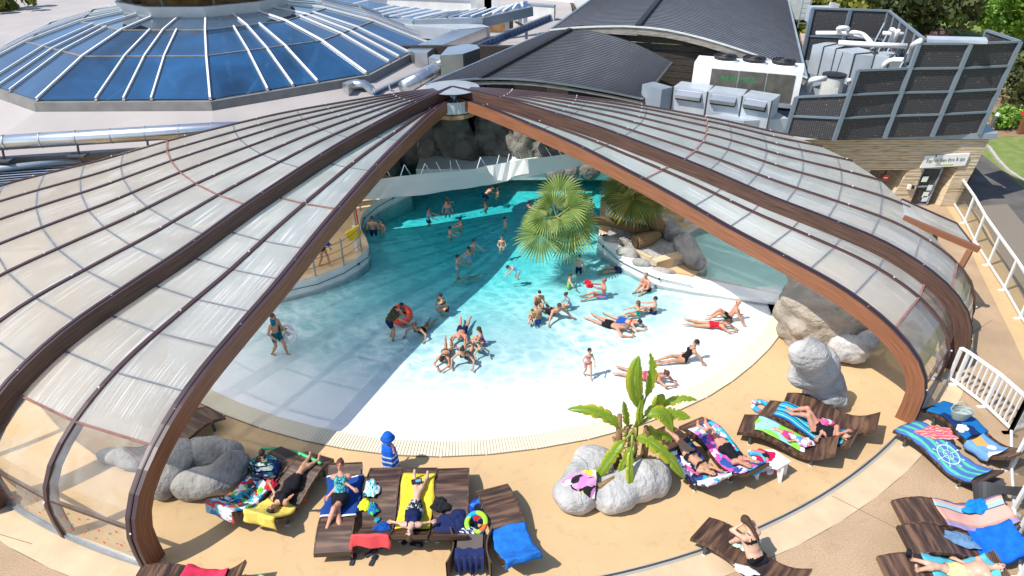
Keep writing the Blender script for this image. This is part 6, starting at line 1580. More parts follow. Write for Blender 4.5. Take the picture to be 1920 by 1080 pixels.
# mural wall and pillar at the back right
mw = thing('mural_wall', 'white wall painted with brown stones and blue water behind the palm planter', 'wall', (7.5, 24.3, 0))
b = MB(); b.bar(V(4.4, 24.9, .9), V(10.2, 23.9, .9), .15, 1.8); b.build('wall', M['wallwhite'], mw)
brown = mat('painted brown stones', (.22, .11, .06), .7, var=.4)
for i, (px, py, s) in enumerate([(1235, 402, .14), (1265, 401, .16), (1275, 402, .18), (1300, 404, .15), (1210, 385, .16), (1225, 380, .2), (1245, 378, .18), (1202, 392, .1)]):
    p = UPy(px, py, 24.9 - (U(px, py, .6).x - 4.4) * .172 - .09); b = MB(); b.face([p + V(s * math.cos(t) * rnd.uniform(.8, 1.3), -.01, s * .55 * math.sin(t)) for t in np.linspace(0, 6.28, 9)[:-1]]); b.build('painted_stone', brown, mw)
b = MB(); p0, p1 = V(5.0, 24.70, 1.55), V(10, 23.83, 1.55); b.bar(p0, p1, .03, .35); b.build('painted_water', mat('painted blue water', (.03, .35, .42), .6, var=.3), mw)
b = MB(); b.box(U(1287, 415, 0) + V(0, 0, .9), (.28, .28, 1.8)); tag(b.build('white_pillar', M['wallwhite']), 'square white pillar in front of the painted wall near the kids pool', 'pillar')
b = MB(); b.box((4.0, 23.9, .5), (.8, .2, 1.0)); tag(b.build('grey_partition', M['wallwhite']), 'short grey partition behind the left side of the palm planter', 'wall')

# ------------------------------------------------------------------ banana plant
def ban_leaf_mat():
    m = bpy.data.materials.new('banana leaf'); m.use_nodes = True
    N, L = nodes_of(m); b = N['Principled BSDF']; out = N['Material Output']; b.inputs['Roughness'].default_value = .42
    tc = N.new('ShaderNodeTexCoord'); sp = N.new('ShaderNodeSeparateXYZ'); L.new(tc.outputs['UV'], sp.inputs[0])
    ab = N.new('ShaderNodeMath'); ab.operation = 'ABSOLUTE'; L.new(sp.outputs['Y'], ab.inputs[0])
    nz = N.new('ShaderNodeTexNoise'); nz.inputs['Scale'].default_value = 5; nz.inputs['Detail'].default_value = 5; L.new(tc.outputs['Object'], nz.inputs['Vector'])
    a = N.new('ShaderNodeMath'); a.operation = 'MULTIPLY_ADD'; a.inputs[1].default_value = .55; a.inputs[2].default_value = -.27; L.new(nz.outputs['Fac'], a.inputs[0])
    s = N.new('ShaderNodeMath'); s.operation = 'ADD'; L.new(ab.outputs[0], s.inputs[0]); L.new(a.outputs[0], s.inputs[1])
    cr = ramp(N, L, s.outputs[0], [(0.0, (.42, .48, .12)), (.06, (.20, .33, .02)), (.55, (.28, .40, .03)), (.76, (.58, .52, .03)), (.95, (.22, .11, .03))])
    L.new(cr.outputs[0], b.inputs['Base Color']); tl = N.new('ShaderNodeBsdfTranslucent'); L.new(cr.outputs[0], tl.inputs[0])
    ms = N.new('ShaderNodeMixShader'); ms.inputs[0].default_value = .4; L.new(b.outputs[0], ms.inputs[1]); L.new(tl.outputs[0], ms.inputs[2]); L.new(ms.outputs[0], out.inputs['Surface'])
    wv = N.new('ShaderNodeMath'); wv.operation = 'MULTIPLY'; wv.inputs[1].default_value = 60; L.new(sp.outputs['X'], wv.inputs[0]); sn = N.new('ShaderNodeMath'); sn.operation = 'SINE'; L.new(wv.outputs[0], sn.inputs[0])
    bp = N.new('ShaderNodeBump'); bp.inputs['Strength'].default_value = .1; bp.inputs['Distance'].default_value = .006; L.new(sn.outputs[0], bp.inputs['Height']); L.new(bp.outputs[0], b.inputs['Normal']); return m
M['banana'] = ban_leaf_mat(); M['banstem'] = mat('dry banana stem', (.36, .22, .09), .85, scale=8, col2=(.16, .09, .04), bump=.6, stretch=(4, 4, 1))
M['bangreen'] = mat('green banana stalk', (.22, .30, .04), .5, var=.3)
bp_base = U(1172, 885, .25)
def bpt(px, py, dy): return UP(px, py, bp_base + V(0, dy, 0), V(1, 0, 0))
bpl = thing('banana_plant', 'banana plant with long ragged green and yellow leaves growing between grey rocks', 'banana plant', tuple(bp_base))
def bleaf(base, mid, tip, w, ragged, face_up, seed, stalkfrom=None):
    rnd = random.Random(seed); n = 26; w *= 1.2; b = MB(); rows = []
    for i in range(n + 1):
        t = i / n; c = mid * 2 - (base + tip) * .5; p = base * (1 - t) ** 2 + c * (2 * t * (1 - t)) + tip * t * t
        tn = ((c - base) * (1 - t) + (tip - c) * t).normalized(); s = tn.cross(face_up).normalized(); u = s.cross(tn).normalized()
        ww = w * (math.sin(math.pi * min(1, t * 1.02 + .03)) ** .55) * (1 - .25 * t); wl = ww * (1 - ragged * rnd.random() * (rnd.random() < .5)); wr = ww * (1 - ragged * rnd.random() * (rnd.random() < .5))
        rows.append((p - s * wl - u * wl * .25, p - s * wl * .5 + u * .01, p, p + s * wr * .5 + u * .01, p + s * wr - u * wr * .25, wl / w, wr / w))
    for i in range(n):
        A, B = rows[i], rows[i + 1]; L_ = (tip - base).length; u0, u1 = i / n * L_, (i + 1) / n * L_
        vv0 = (-A[5], -.5, 0, .5, A[6]); vv1 = (-B[5], -.5, 0, .5, B[6])
        for k in range(4): b.face([A[k], A[k + 1], B[k + 1], B[k]], 0, [(u0, vv0[k]), (u0, vv0[k + 1]), (u1, vv1[k + 1]), (u1, vv1[k])])
    lf = b.build('leaf', M['banana'], bpl, smooth=False)
    if stalkfrom is not None:
        b = MB(); b.tube([stalkfrom, base], [.035, .018], 6); b.build('stalk', M['bangreen'], lf, smooth=True)
cr_ = bpt(1192, 800, 0)
up = V(0, -.5, .85)
bleaf(bpt(1200, 765, 0), bpt(1190, 712, -.1), bpt(1200, 663, .05), .16, .12, V(0, -1, .3), 1, cr_)
bleaf(bpt(1212, 742, .1), bpt(1222, 700, .1), bpt(1218, 658, .1), .11, .5, V(-.6, -.8, .3), 2, cr_)
bleaf(bpt(1165, 803, 0), bpt(1118, 772, 0), bpt(1058, 769, .1), .13, .35, V(0, -.8, .6), 3, bpt(1182, 822, 0))
bleaf(bpt(1210, 778, 0), bpt(1243, 775, 0), bpt(1262, 816, -.1), .17, .3, up, 4, cr_)
bleaf(bpt(1240, 772, .2), bpt(1268, 776, .2), bpt(1297, 784, .2), .13, .45, up, 5, cr_)
bleaf(bpt(1234, 769, .3), bpt(1272, 748, .3), bpt(1311, 752, .3), .09, .55, up, 6, cr_)
bleaf(bpt(1193, 820, -.1), bpt(1243, 845, -.3), bpt(1288, 908, -.5), .15, .45, up, 7, cr_)
bleaf(bpt(1184, 842, -.3), bpt(1182, 890, -.6), bpt(1186, 967, -.85), .09, .5, V(.3, -1, .5), 8, bpt(1186, 815, -.1))
bleaf(bpt(1170, 826, -.1), bpt(1143, 860, -.3), bpt(1099, 927, -.5), .13, .5, up, 9, bpt(1186, 810, 0))
bleaf(bpt(1178, 800, .1), bpt(1174, 775, .1), bpt(1168, 750, .1), .09, .4, V(.5, -.8, .2), 10)
bleaf(bpt(1190, 835, -.15), bpt(1172, 862, -.3), bpt(1160, 893, -.4), .10, .6, up, 11)
bleaf(bpt(1216, 800, .1), bpt(1232, 825, .1), bpt(1240, 848, .1), .12, .6, up, 12)
bleaf(bpt(1222, 765, .3), bpt(1236, 750, .3), bpt(1240, 737, .3), .12, .4, up, 13)
bleaf(bpt(1226, 812, .2), bpt(1250, 818, .2), bpt(1258, 832, .2), .11, .6, up, 14)
bleaf(bpt(1205, 790, -.1), bpt(1200, 775, -.1), bpt(1208, 735, 0), .08, .2, V(.2, -1, .3), 15)
for (a, c, r) in (((1155, 875), (1162, 778), .085), ((1180, 880), (1192, 800), .10), ((1205, 872), (1212, 800), .085), ((1166, 872), (1150, 820), .05)):
    b = MB(); p, q = bpt(*a, .05), bpt(*c, .05); b.tube([p, p.lerp(q, .5) + V(.02, 0, 0), q], [r, r * .9, r * .6], 9); b.build('stem', M['banstem'], bpl, smooth=True)
b = MB(); rnd = random.Random(8)
for k in range(26):
    p = bpt(1170 + rnd.uniform(0, 48), 795 + rnd.uniform(0, 45), rnd.uniform(-.1, .15)); d = V(rnd.gauss(0, .14), rnd.gauss(0, .1), -rnd.uniform(.1, .3)); s = V(.04, 0, 0); b.face([p - s, p + s, p + d + s * .4, p + d - s * .4])
b.build('dry_scraps', M['banstem'], bpl, kind='stuff')
b = MB(); c = U(1160, 885, .28)
for k in range(600): 
    q = c + V(rnd.gauss(0, .25), rnd.gauss(0, .22), .05 - rnd.random() * .03); pebble(b, q, rnd.uniform(.02, .04), rnd)
b.prism([(c.x + .6 * math.cos(t), c.y + .42 * math.sin(t)) for t in np.linspace(0, 6.28, 13)[:-1]], 0, c.z)
tag(b.build('pebbles', M['pebble'], kind='stuff'), 'pale pebbles between the two rocks at the foot of the banana plant', 'pebbles')
b = MB(); b.tube([U(1122, 912, .6), U(1150, 898, .62), U(1160, 893, .55)], [.05, .06, .05], 7); tag(b.build('cut_stem', M['banstem'], smooth=True), 'dry cut banana stem lying on the rocks below the plant', 'stem')
# ------------------------------------------------------------------ wicker loungers
def wicker_mat(name='brown woven wicker', seed=0.0):
    m = bpy.data.materials.new(name); m.use_nodes = True
    N, L = nodes_of(m); b = N['Principled BSDF']; b.inputs['Roughness'].default_value = 0.38
    tc = N.new('ShaderNodeTexCoord'); sp = N.new('ShaderNodeSeparateXYZ'); L.new(tc.outputs['UV'], sp.inputs[0]); oi = N.new('ShaderNodeObjectInfo')
    a = N.new('ShaderNodeMath'); a.operation = 'MULTIPLY_ADD'; a.inputs[1].default_value = 7; L.new(oi.outputs['Random'], a.inputs[0]); L.new(sp.outputs['X'], a.inputs[2])
    cb = N.new('ShaderNodeCombineXYZ'); L.new(a.outputs[0], cb.inputs[0])
    mpy = N.new('ShaderNodeMath'); mpy.operation = 'MULTIPLY'; mpy.inputs[1].default_value = .12; L.new(sp.outputs['Y'], mpy.inputs[0]); L.new(mpy.outputs[0], cb.inputs[1])
    n = N.new('ShaderNodeTexNoise'); n.inputs['Scale'].default_value = 9; n.inputs['Detail'].default_value = 3; L.new(cb.outputs[0], n.inputs['Vector'])
    cr = ramp(N, L, n.outputs['Fac'], [(.32, (.030, .018, .015)), (.48, (.085, .045, .030)), (.62, (.21, .115, .07))])
    s = []
    for ax, f in (('X', 210.0), ('Y', 120.0)):
        mu = N.new('ShaderNodeMath'); mu.operation = 'MULTIPLY'; mu.inputs[1].default_value = f; L.new(sp.outputs[ax], mu.inputs[0]); sn = N.new('ShaderNodeMath'); sn.operation = 'SINE'; L.new(mu.outputs[0], sn.inputs[0]); s.append(sn.outputs[0])
    pr = N.new('ShaderNodeMath'); pr.operation = 'MULTIPLY'; L.new(s[0], pr.inputs[0]); L.new(s[1], pr.inputs[1])
    bp = N.new('ShaderNodeBump'); bp.inputs['Strength'].default_value = .55; bp.inputs['Distance'].default_value = .006; L.new(pr.outputs[0], bp.inputs['Height']); L.new(bp.outputs[0], b.inputs['Normal'])
    mr = N.new('ShaderNodeMapRange'); mr.inputs[1].default_value = -1; mr.inputs[3].default_value = .7; L.new(pr.outputs[0], mr.inputs[0])
    mx = N.new('ShaderNodeMix'); mx.data_type = 'RGBA'; mx.blend_type = 'MULTIPLY'; mx.inputs['Factor'].default_value = 1; L.new(cr.outputs[0], mx.inputs['A']); L.new(mr.outputs[0], mx.inputs['B']); L.new(mx.outputs['Result'], b.inputs['Base Color'])
    return m
M['wicker'] = wicker_mat()
LZ = catmull([(-1.0, .30), (-.75, .40), (-.45, .44), (-.1, .37), (.25, .27), (.5, .27), (.75, .38), (1.0, .60)], 6)
def lz(x): return float(np.interp(x, LZ[:, 0], LZ[:, 1]))
LW = .34
def make_lounger():
    root = thing('sun_lounger', 'x', 'sun lounger', (0, 0, 0), 0, 'brown wicker sun loungers round the pool')
    xs = np.linspace(-1, 1, 33); b = MB(); T = .055
    for i in range(32):
        x0, x1 = xs[i], xs[i + 1]; z0, z1 = lz(x0), lz(x1)
        b.face([(x0, -LW, z0), (x1, -LW, z1), (x1, LW, z1), (x0, LW, z0)], 0, [(x0, 0), (x1, 0), (x1, .68), (x0, .68)])
        b.face([(x0, LW, z0 - T), (x1, LW, z1 - T), (x1, -LW, z1 - T), (x0, -LW, z0 - T)], 0, [(x0, 0), (x1, 0), (x1, .68), (x0, .68)])
    b.build('woven_surface', M['wicker'], root, world=False, smooth=True)
    for sy in (-1, 1):
        b = MB()
        for i in range(32):
            x0, x1 = xs[i], xs[i + 1]; z0, z1 = lz(x0) + .008, lz(x1) + .008; y0, y1 = sy * LW - .012, sy * LW + .012
            d = .085
            vs = [(x0, y0, z0), (x1, y0, z1), (x1, y1, z1), (x0, y1, z0), (x0, y0, z0 - d), (x1, y0, z1 - d), (x1, y1, z1 - d), (x0, y1, z0 - d)]
            b.raw(vs, [(0, 1, 2, 3), (7, 6, 5, 4), (0, 4, 5, 1), (2, 6, 7, 3)], 0, [[(x0, 0), (x1, 0), (x1, .02), (x0, .02)], [(x0, 0), (x1, 0), (x1, .02), (x0, .02)], [(x0, 0), (x0, .1), (x1, .1), (x1, 0)], [(x1, 0), (x1, .1), (x0, .1), (x0, 0)]])
        b.build('side_apron', M['wicker'], root, world=False)
    for x in (-1.0, 1.0):
        b = MB(); z = lz(x); b.box((x, 0, z - .035), (.025, 2 * LW + .02, .09)); b.build('end_apron', M['wicker'], root, world=False)
    for x in (-.72, .62):
        for sy in (-1, 1):
            b = MB(); b.box((x, sy * .26, (lz(x) - .05) / 2), (.05, .05, lz(x) - .05)); b.box((x, sy * .26, .012), (.07, .07, .024), m=1); b.build('leg', [M['darkgrey'], M['offwhite']], root, world=False)
    return root
l0 = make_lounger(); l0_used = [False]
def lounger(label, foot, head, center=None):
    """foot/head: pixels on the ground telling the direction; the lounger is centred between (or at center)"""
    o = l0 if not l0_used[0] else copy_tree(l0); l0_used[0] = True
    a, c = U(*foot, .3), U(*head, .3); m = (a + c) / 2 if center is None else U(*center, .3); d = c - a
    o.location = (m.x, m.y, 0); o.rotation_euler = (0, 0, math.atan2(d.y, d.x)); o['label'] = label; return o
L_blue = lounger('wicker lounger standing alone with a bright blue towel over its near end', (928, 922), (975, 1040), (950, 985))
L_t1 = lounger('left one of the three side by side loungers, red towel over its raised end', (722, 893), (700, 1010), (712, 947))
L_t2 = lounger('middle one of the three side by side loungers, with the yellow towel and sunbather', (787, 893), (770, 1010), (780, 947))
L_t3 = lounger('right one of the three side by side loungers, with crumpled dark blue clothes', (848, 893), (842, 1010), (846, 948))
L_w = lounger('wicker lounger with its foot towards the viewer carrying the woman in the turquoise top', (624, 1035), (652, 885), (638, 958))
L_y = lounger('lounger with the yellow towel hanging over its raised near end', (588, 868), (500, 975), (549, 916))
L_k = lounger('lounger next to the left rocks heaped with colourful towels', (535, 862), (430, 960), (487, 905))
L_s = lounger('lounger half hidden behind the front left rib beside the grey rocks', (375, 795), (290, 850), (333, 818))
L_a = lounger('left lounger of the sunbathing pair in the banana plant shade', (1230, 815), (1325, 905), (1287, 858))
L_b = lounger('right lounger of the sunbathing pair next to the white side table', (1310, 800), (1405, 885), (1352, 842))
L_c = lounger('back lounger of the three near the tall light rock, mostly empty', (1490, 755), (1625, 800), (1553, 779))
L_d = lounger('middle lounger of the three near the tall light rock, under a woman', (1440, 772), (1578, 835), (1512, 800))
L_e = lounger('front lounger of the three near the tall light rock, under a child in pink', (1395, 795), (1560, 850), (1474, 822))
L_f = lounger('lower left lounger of the pair covered by the ship wheel towel', (1728, 800), (1850, 885), (1770, 852))
L_g = lounger('upper right lounger of the pair under the blue butterfly towel and basket', (1780, 762), (1900, 845), (1822, 812))
L_h = lounger('upper of two loungers at the lower right with a striped pastel towel', (1680, 965), (1900, 975), (1783, 968))
L_i = lounger('second of two loungers at the lower right with a bright blue towel at its end', (1685, 1015), (1905, 1025), (1798, 1018))
L_j = lounger('lounger cut by the bottom edge at the lower right under a lying person', (1660, 1070), (1880, 1080), (1765, 1078))
L_l = lounger('lounger cut by the bottom edge under the woman with the long braid', (1330, 1000), (1500, 1110), (1402, 1047))
L_m = lounger('lounger just showing at the bottom left edge with a red towel', (310, 1090), (420, 1094), (350, 1098))

# ------------------------------------------------------------------ towels laid on loungers (conform to the wavy surface)
def towel(name, label, L_, x0, x1, y0, y1, m, cat='towel', n=(22, 12), lift=.018, wr=.012, skew=0.0, seed=0, group=None):
    """rectangle in the lounger's own frame; parts beyond the edge hang down"""
    rnd = random.Random(seed); b = MB(); G = []
    for i in range(n[0] + 1):
        row = []
        for j in range(n[1] + 1):
            u, v = i / n[0], j / n[1]; x = x0 + (x1 - x0) * u; y = y0 + (y1 - y0) * v + skew * (u - .5); x += .02 * math.sin(v * 7 + seed); y += .015 * math.sin(u * 9 + seed)
            dz = 0; xx, yy = x, y
            if abs(y) > LW + .015: ex = abs(y) - LW - .015; yy = math.copysign(LW + .02 + ex * .12 + .02 * math.sin(x * 16 + seed), y); dz -= ex * .97
            if x > 1.01: ex = x - 1.01; xx = 1.015 + ex * .15 + .02 * math.sin(y * 14 + seed); dz -= ex * .97
            if x < -1.01: ex = -1.01 - x; xx = -1.015 - ex * .15; dz -= ex * .97
            z = lz(max(-1, min(1, xx))) + lift + dz + wr * (1 + noise.noise(V(x * 5 + seed, y * 5, 0)) * 1.6)
            row.append(V(xx, yy, max(.01, z)))
        G.append(row)
    W_, H_ = abs(x1 - x0), abs(y1 - y0)
    for i in range(n[0]):
        for j in range(n[1]):
            uv = [(i / n[0] * W_, j / n[1] * H_), ((i + 1) / n[0] * W_, j / n[1] * H_), ((i + 1) / n[0] * W_, (j + 1) / n[1] * H_), (i / n[0] * W_, (j + 1) / n[1] * H_)]
            b.face([G[i][j], G[i + 1][j], G[i + 1][j + 1], G[i][j + 1]], 0, uv)
    o = b.build(name, m, smooth=True, merge=True); o.location = L_.location; o.rotation_euler = L_.rotation_euler
    md = o.modifiers.new('thick', 'SOLIDIFY'); md.thickness = .012; md.offset = 1
    return tag(o, label, cat, group)
def heap(name, label, p, rx, ry, h, m, rz=0.0, seed=0, cat='clothes', par=None, n=18, group=None):
    """crumpled piece of cloth with folds, lying at p"""
    b = MB(); rnd = random.Random(seed); G = []; ph = [rnd.uniform(0, 6.28) for _ in range(6)]
    for i in range(n + 1):
        row = []
        for j in range(n + 1):
            u, v = i / n * 2 - 1, j / n * 2 - 1
            r = math.sqrt(max(abs(u), abs(v)) ** 2 / max(u * u + v * v, 1e-6)); r = 1 / r if r > 0 else 1
            a = math.atan2(v, u); R = max(abs(u), abs(v)); e = 1 + .13 * math.sin(3 * a + ph[0]) + .09 * math.sin(5 * a + ph[1]) + .05 * math.sin(9 * a + ph[2])
            x, y = math.cos(a) * R * rx * e, math.sin(a) * R * ry * e
            f = .5 + .5 * math.sin(a * 4 + R * 4 + ph[3]) * math.sin(R * 7 + ph[4]); z = h * ((1 - R ** 2.2) * (.45 + .55 * f) + .35 * abs(noise.noise(V(x * 9 + seed, y * 9, 1))) * (1 - R ** 4)) + .008
            row.append(V(x, y, z))
        G.append(row)
    for i in range(n):
        for j in range(n): b.face([G[i][j], G[i + 1][j], G[i + 1][j + 1], G[i][j + 1]], 0, [(i / n, j / n), ((i + 1) / n, j / n), ((i + 1) / n, (j + 1) / n), (i / n, (j + 1) / n)])
    o = b.build(name, m, smooth=True, merge=True); o.location = p; o.rotation_euler = (0, 0, rz); return tag(o, label, cat, group)
def on(L_, x, y, dz=.03):
    a = L_.rotation_euler.z; return V(L_.location.x + x * math.cos(a) - y * math.sin(a), L_.location.y + x * math.sin(a) + y * math.cos(a), lz(x) + dz)
cb = cloth('bright blue terry', (.02, .17, .58)); cn_ = cloth('navy cloth', (.018, .028, .10)); cr = cloth('coral red terry', (.75, .09, .10)); cy = cloth('yellow terry', (.80, .60, .05)); cyp = cloth('pale yellow terry', (.78, .62, .13))
ck = cloth('black cloth', (.02, .02, .024)); croy = cloth('royal blue terry', (.01, .08, .36)); cwh = cloth('white terry', (.75, .75, .76)); clb = cloth('grey blue terry', (.13, .24, .40)); cpk = cloth('pink terry', (.75, .08, .20)); ctq = cloth('turquoise cloth', (.03, .35, .42)); cgr = cloth('lime plastic cloth', (.20, .75, .06))
multi = blotch('multicolour printed terry', [(.75, .75, .75), (.60, .04, .05), (.02, .10, .35), (.10, .40, .12), (.75, .72, .65), (.03, .35, .45), (.05, .05, .06)], 11)
multi2 = blotch('dark patterned terry', [(.02, .04, .07), (.03, .25, .30), (.55, .65, .60), (.02, .10, .05), (.03, .05, .20)], 10)
multi3 = blotch('blue pink printed terry', [(.72, .74, .78), (.03, .08, .30), (.65, .12, .35), (.02, .02, .05), (.05, .40, .60), (.75, .75, .78)], 9)
towel('towel', 'bright blue towel draped over the near end of the lone lounger', L_blue, .05, 1.16, -.36, .36, cb, seed=1)
towel('towel', 'coral red towel with a striped hem hanging over the near ends of two loungers', L_t1, .93, 1.30, -.72, .40, stripes('coral towel with hem', [(0, (.03, .30, .28)), (.035, (.75, .35, .30)), (.06, (.03, .30, .28)), (.09, (.75, .09, .10))], .85, 'Y'), seed=2, wr=.02)
towel('towel', 'yellow towel under the sunbather with the patterned shorts', L_t2, -.72, .62, -.33, .35, cy, seed=3)
heap('clothes', 'crumpled navy blue jacket on the right lounger of three', on(L_t3, .45, .02), .36, .30, .10, cn_, 1.0, 4)
heap('clothes', 'small black garment lying above the navy jacket', on(L_t3, .02, -.22), .18, .20, .09, ck, .4, 5)
heap('clothes', 'small crumpled royal blue garment on the left lounger of three', on(L_t1, .55, .14), .17, .12, .07, croy, .3, 6)
heap('swimsuit', 'tiny turquoise strap bikini lying on the left lounger of three', on(L_t1, .36, .0), .07, .05, .03, ctq, .9, 7)
towel('towel', 'dark blue towel with white edges under the woman in the turquoise top', L_w, -.25, .80, -.42, .38, stripes('navy towel white hem', [(0, (.75, .75, .78)), (.04, (.015, .06, .26)), (.96, (.75, .75, .78))], .93, 'X'), seed=8)
heap('towel', 'pale turquoise and white patterned towel beside the seated woman', on(L_t1, -.30, -.20), .16, .24, .12, stripes('turquoise white wavy', [(0, (.72, .76, .76)), (.5, (.10, .50, .52))], 5, 'X', wobble=3), .2, 9, 'towel')
heap('towel', 'bright yellow crumpled cloth at the elbow of the seated woman', on(L_t1, .05, -.28), .14, .16, .12, mat('neon yellow cloth', (.75, .78, .02), .8), .2, 10, 'towel')
heap('bag', 'small blue and green inflatable armband next to the yellow cloth', on(L_t1, .12, -.12), .11, .17, .12, blotch('blue green print', [(.02, .12, .40), (.10, .60, .10), (.02, .20, .45)], 12), .3, 11, 'armband')
towel('towel', 'pale yellow towel hanging over the raised end of the lounger near the rocks', L_y, .38, 1.28, -.46, .36, cyp, seed=12, wr=.02)
towel('towel', 'cartoon coloured towel hanging over the end of the lounger next to the rocks', L_k, .45, 1.30, -.36, .36, blotch('pale blue print', [(.35, .55, .65), (.70, .72, .70), (.05, .30, .55), (.60, .10, .08)], 7), seed=13)
towel('towel', 'multicoloured flag patterned towel on the lounger next to the rocks', L_k, .0, .75, -.30, .40, multi, seed=14, wr=.03, lift=.03)
heap('clothes', 'lime green cap lying on the multicoloured towel', on(L_k, .18, .22), .10, .08, .10, cgr, 0, 15, 'cap')
heap('clothes', 'crimson crumpled cloth near the seated child in the dark towel', on(L_k, -.02, .30), .12, .18, .10, cloth('crimson cloth', (.55, .02, .06)), .3, 16)
towel('towel', 'dalmatian and blue printed towel under the left sunbather of the shaded pair', L_a, -.2, 1.08, -.42, .30, multi3, seed=17)
towel('towel', 'pink and blue cartoon towel under the right sunbather of the shaded pair', L_b, -.72, .95, -.33, .33, blotch('pink blue cartoon', [(.70, .20, .60), (.75, .75, .80), (.04, .10, .35), (.05, .45, .65), (.75, .10, .40)], 7), seed=18)
towel('towel', 'blue, green and yellow striped towel under the woman lying on her side', L_d, -.72, .82, -.30, .36, stripes('blue yellow stripes', [(0, (.02, .08, .30)), (.25, (.02, .42, .62)), (.5, (.70, .70, .15)), (.58, (.02, .25, .50)), (.8, (.03, .50, .55))], 5.5, 'Y'), seed=19)
towel('towel', 'light blue and green printed towel under the child in pink', L_e, -.70, .42, -.24, .26, blotch('green blue print', [(.25, .65, .08), (.30, .60, .75), (.25, .65, .08), (.70, .70, .70)], 3.2), seed=20)
towel('towel', 'blue and green striped towel with a white ship wheel print', L_f, -1.0, .82, -.40, .36, stripes('blue green sailor stripes', [(0, (.07, .17, .45)), (.65, (.10, .50, .30))], 4.4, 'Y', wobble=.6), seed=21)
towel('towel', 'deep blue towel with a dark butterfly print on the upper right lounger', L_g, -1.08, .12, -.36, .50, blotch('blue with dark lace', [(.01, .14, .38), (.01, .14, .38), (.01, .03, .12), (.01, .14, .38)], 3.2), seed=22)
towel('towel', 'light blue and cream printed towel in the middle of the upper right lounger', L_g, .15, .72, -.52, .22, blotch('cream and blue print', [(.15, .32, .62), (.70, .66, .55), (.72, .68, .55), (.65, .35, .10), (.15, .32, .62)], 5), seed=23)
heap('towel', 'small pink and orange patterned cloth on the ship wheel towel', on(L_f, -.42, .26), .42, .22, .05, stripes('pink orange zigzag', [(0, (.70, .12, .16)), (.4, (.75, .45, .42)), (.6, (.70, .20, .08)), (.8, (.6, .06, .15))], 6, 'Y', wobble=2.5), .0, 24, 'towel')
heap('towel', 'white crumpled cap next to the woven basket', on(L_g, -.12, -.22), .16, .11, .10, cwh, .3, 25, 'cap')
towel('towel', 'pastel pink, blue and lilac striped towel on the upper lounger at the lower right', L_h, -.28, 1.05, -.36, .38, stripes('pastel stripes', [(0, (.30, .25, .45)), (.16, (.50, .28, .20)), (.22, (.65, .36, .30)), (.60, (.15, .10, .12)), (.64, (.32, .52, .62)), (.78, (.62, .38, .30)), (.88, (.20, .14, .25))], 1.35, 'Y'), seed=26)
heap('clothes', 'bright blue garment lying on the pastel striped towel', on(L_h, .62, .22, .05), .34, .18, .10, cloth('azure cloth', (.01, .22, .62)), .25, 27)
towel('towel', 'vivid blue towel spread over the end of the second lower right lounger', L_i, .28, 1.22, -.50, .40, cloth('vivid blue terry', (.01, .14, .62)), seed=28, skew=-.15)
heap('clothes', 'grey blue cloth lying in the middle of the second lower right lounger', on(L_i, -.02, .02), .34, .17, .07, clb, -.45, 29)
towel('towel', 'sky blue towel under the person lying at the bottom edge on the right', L_j, -.25, .9, -.32, .36, cloth('sky blue terry', (.10, .48, .62)), seed=30)
heap('clothes', 'white crumpled cloth beside the woman with the long braid', on(L_l, -.12, .20), .26, .14, .08, cwh, .2, 31)
heap('clothes', 'second white cloth hanging at the knee of the woman with the braid', on(L_l, .10, -.30), .22, .10, .08, cwh, -.4, 32)
heap('snack', 'small pale green packet beside the white cloth of the braided woman', on(L_l, -.25, .02), .08, .07, .04, cloth('mint plastic', (.45, .70, .55)), 0, 33, 'packet')
towel('towel', 'crimson towel at the bottom left edge of the picture', L_m, -.15, .62, -.40, .45, cloth('crimson terry', (.70, .04, .10)), seed=34)
b = MB(); b.sheet([U(430, 1079, .3), U(490, 1077, .3), U(520, 1095, .3), U(425, 1095, .3)]); tag(b.build('towel', cloth('mint terry', (.25, .62, .32))), 'sliver of mint green towel at the bottom edge of the picture', 'towel')
# beach towel on the rock
b = MB(); tw = [(1062, 898), (1075, 885), (1108, 882), (1122, 885), (1115, 937), (1095, 932), (1068, 915)]
G = []
rows_px = [[(1052, 904), (1075, 889), (1098, 883), (1116, 881)], [(1056, 912), (1078, 901), (1100, 897), (1118, 896)], [(1064, 922), (1082, 917), (1100, 914), (1117, 913)], [(1076, 932), (1090, 932), (1104, 933), (1114, 937)]]
rz_ = [[.50, .68, .72, .70], [.48, .70, .74, .72], [.40, .62, .66, .62], [.25, .42, .46, .40]]
P = [[U(*q, rz_[i][j]) for j, q in enumerate(r)] for i, r in enumerate(rows_px)]
for i in range(3):
    for j in range(3):
        for a in range(4):
            for c in range(4):
                def Q(a, c): return P[i][j].lerp(P[i][j + 1], c / 4).lerp(P[i + 1][j].lerp(P[i + 1][j + 1], c / 4), a / 4) + V(0, -.02, .035 + .02 * math.sin(j * 4 + c + i * 2 + a))
                b.face([Q(a, c), Q(a + 1, c), Q(a + 1, c + 1), Q(a, c + 1)], 0, [((i + a / 4) / 3, (j + c / 4) / 3)] * 4)
tag(b.build('towel', blotch('pink black yellow print', [(.62, .22, .52), (.62, .22, .52), (.70, .70, .72), (.02, .02, .02), (.66, .30, .58), (.70, .60, .05)], 6), smooth=True, merge=True), 'pink, black and yellow printed towel lying over the left banana plant rock', 'towel')

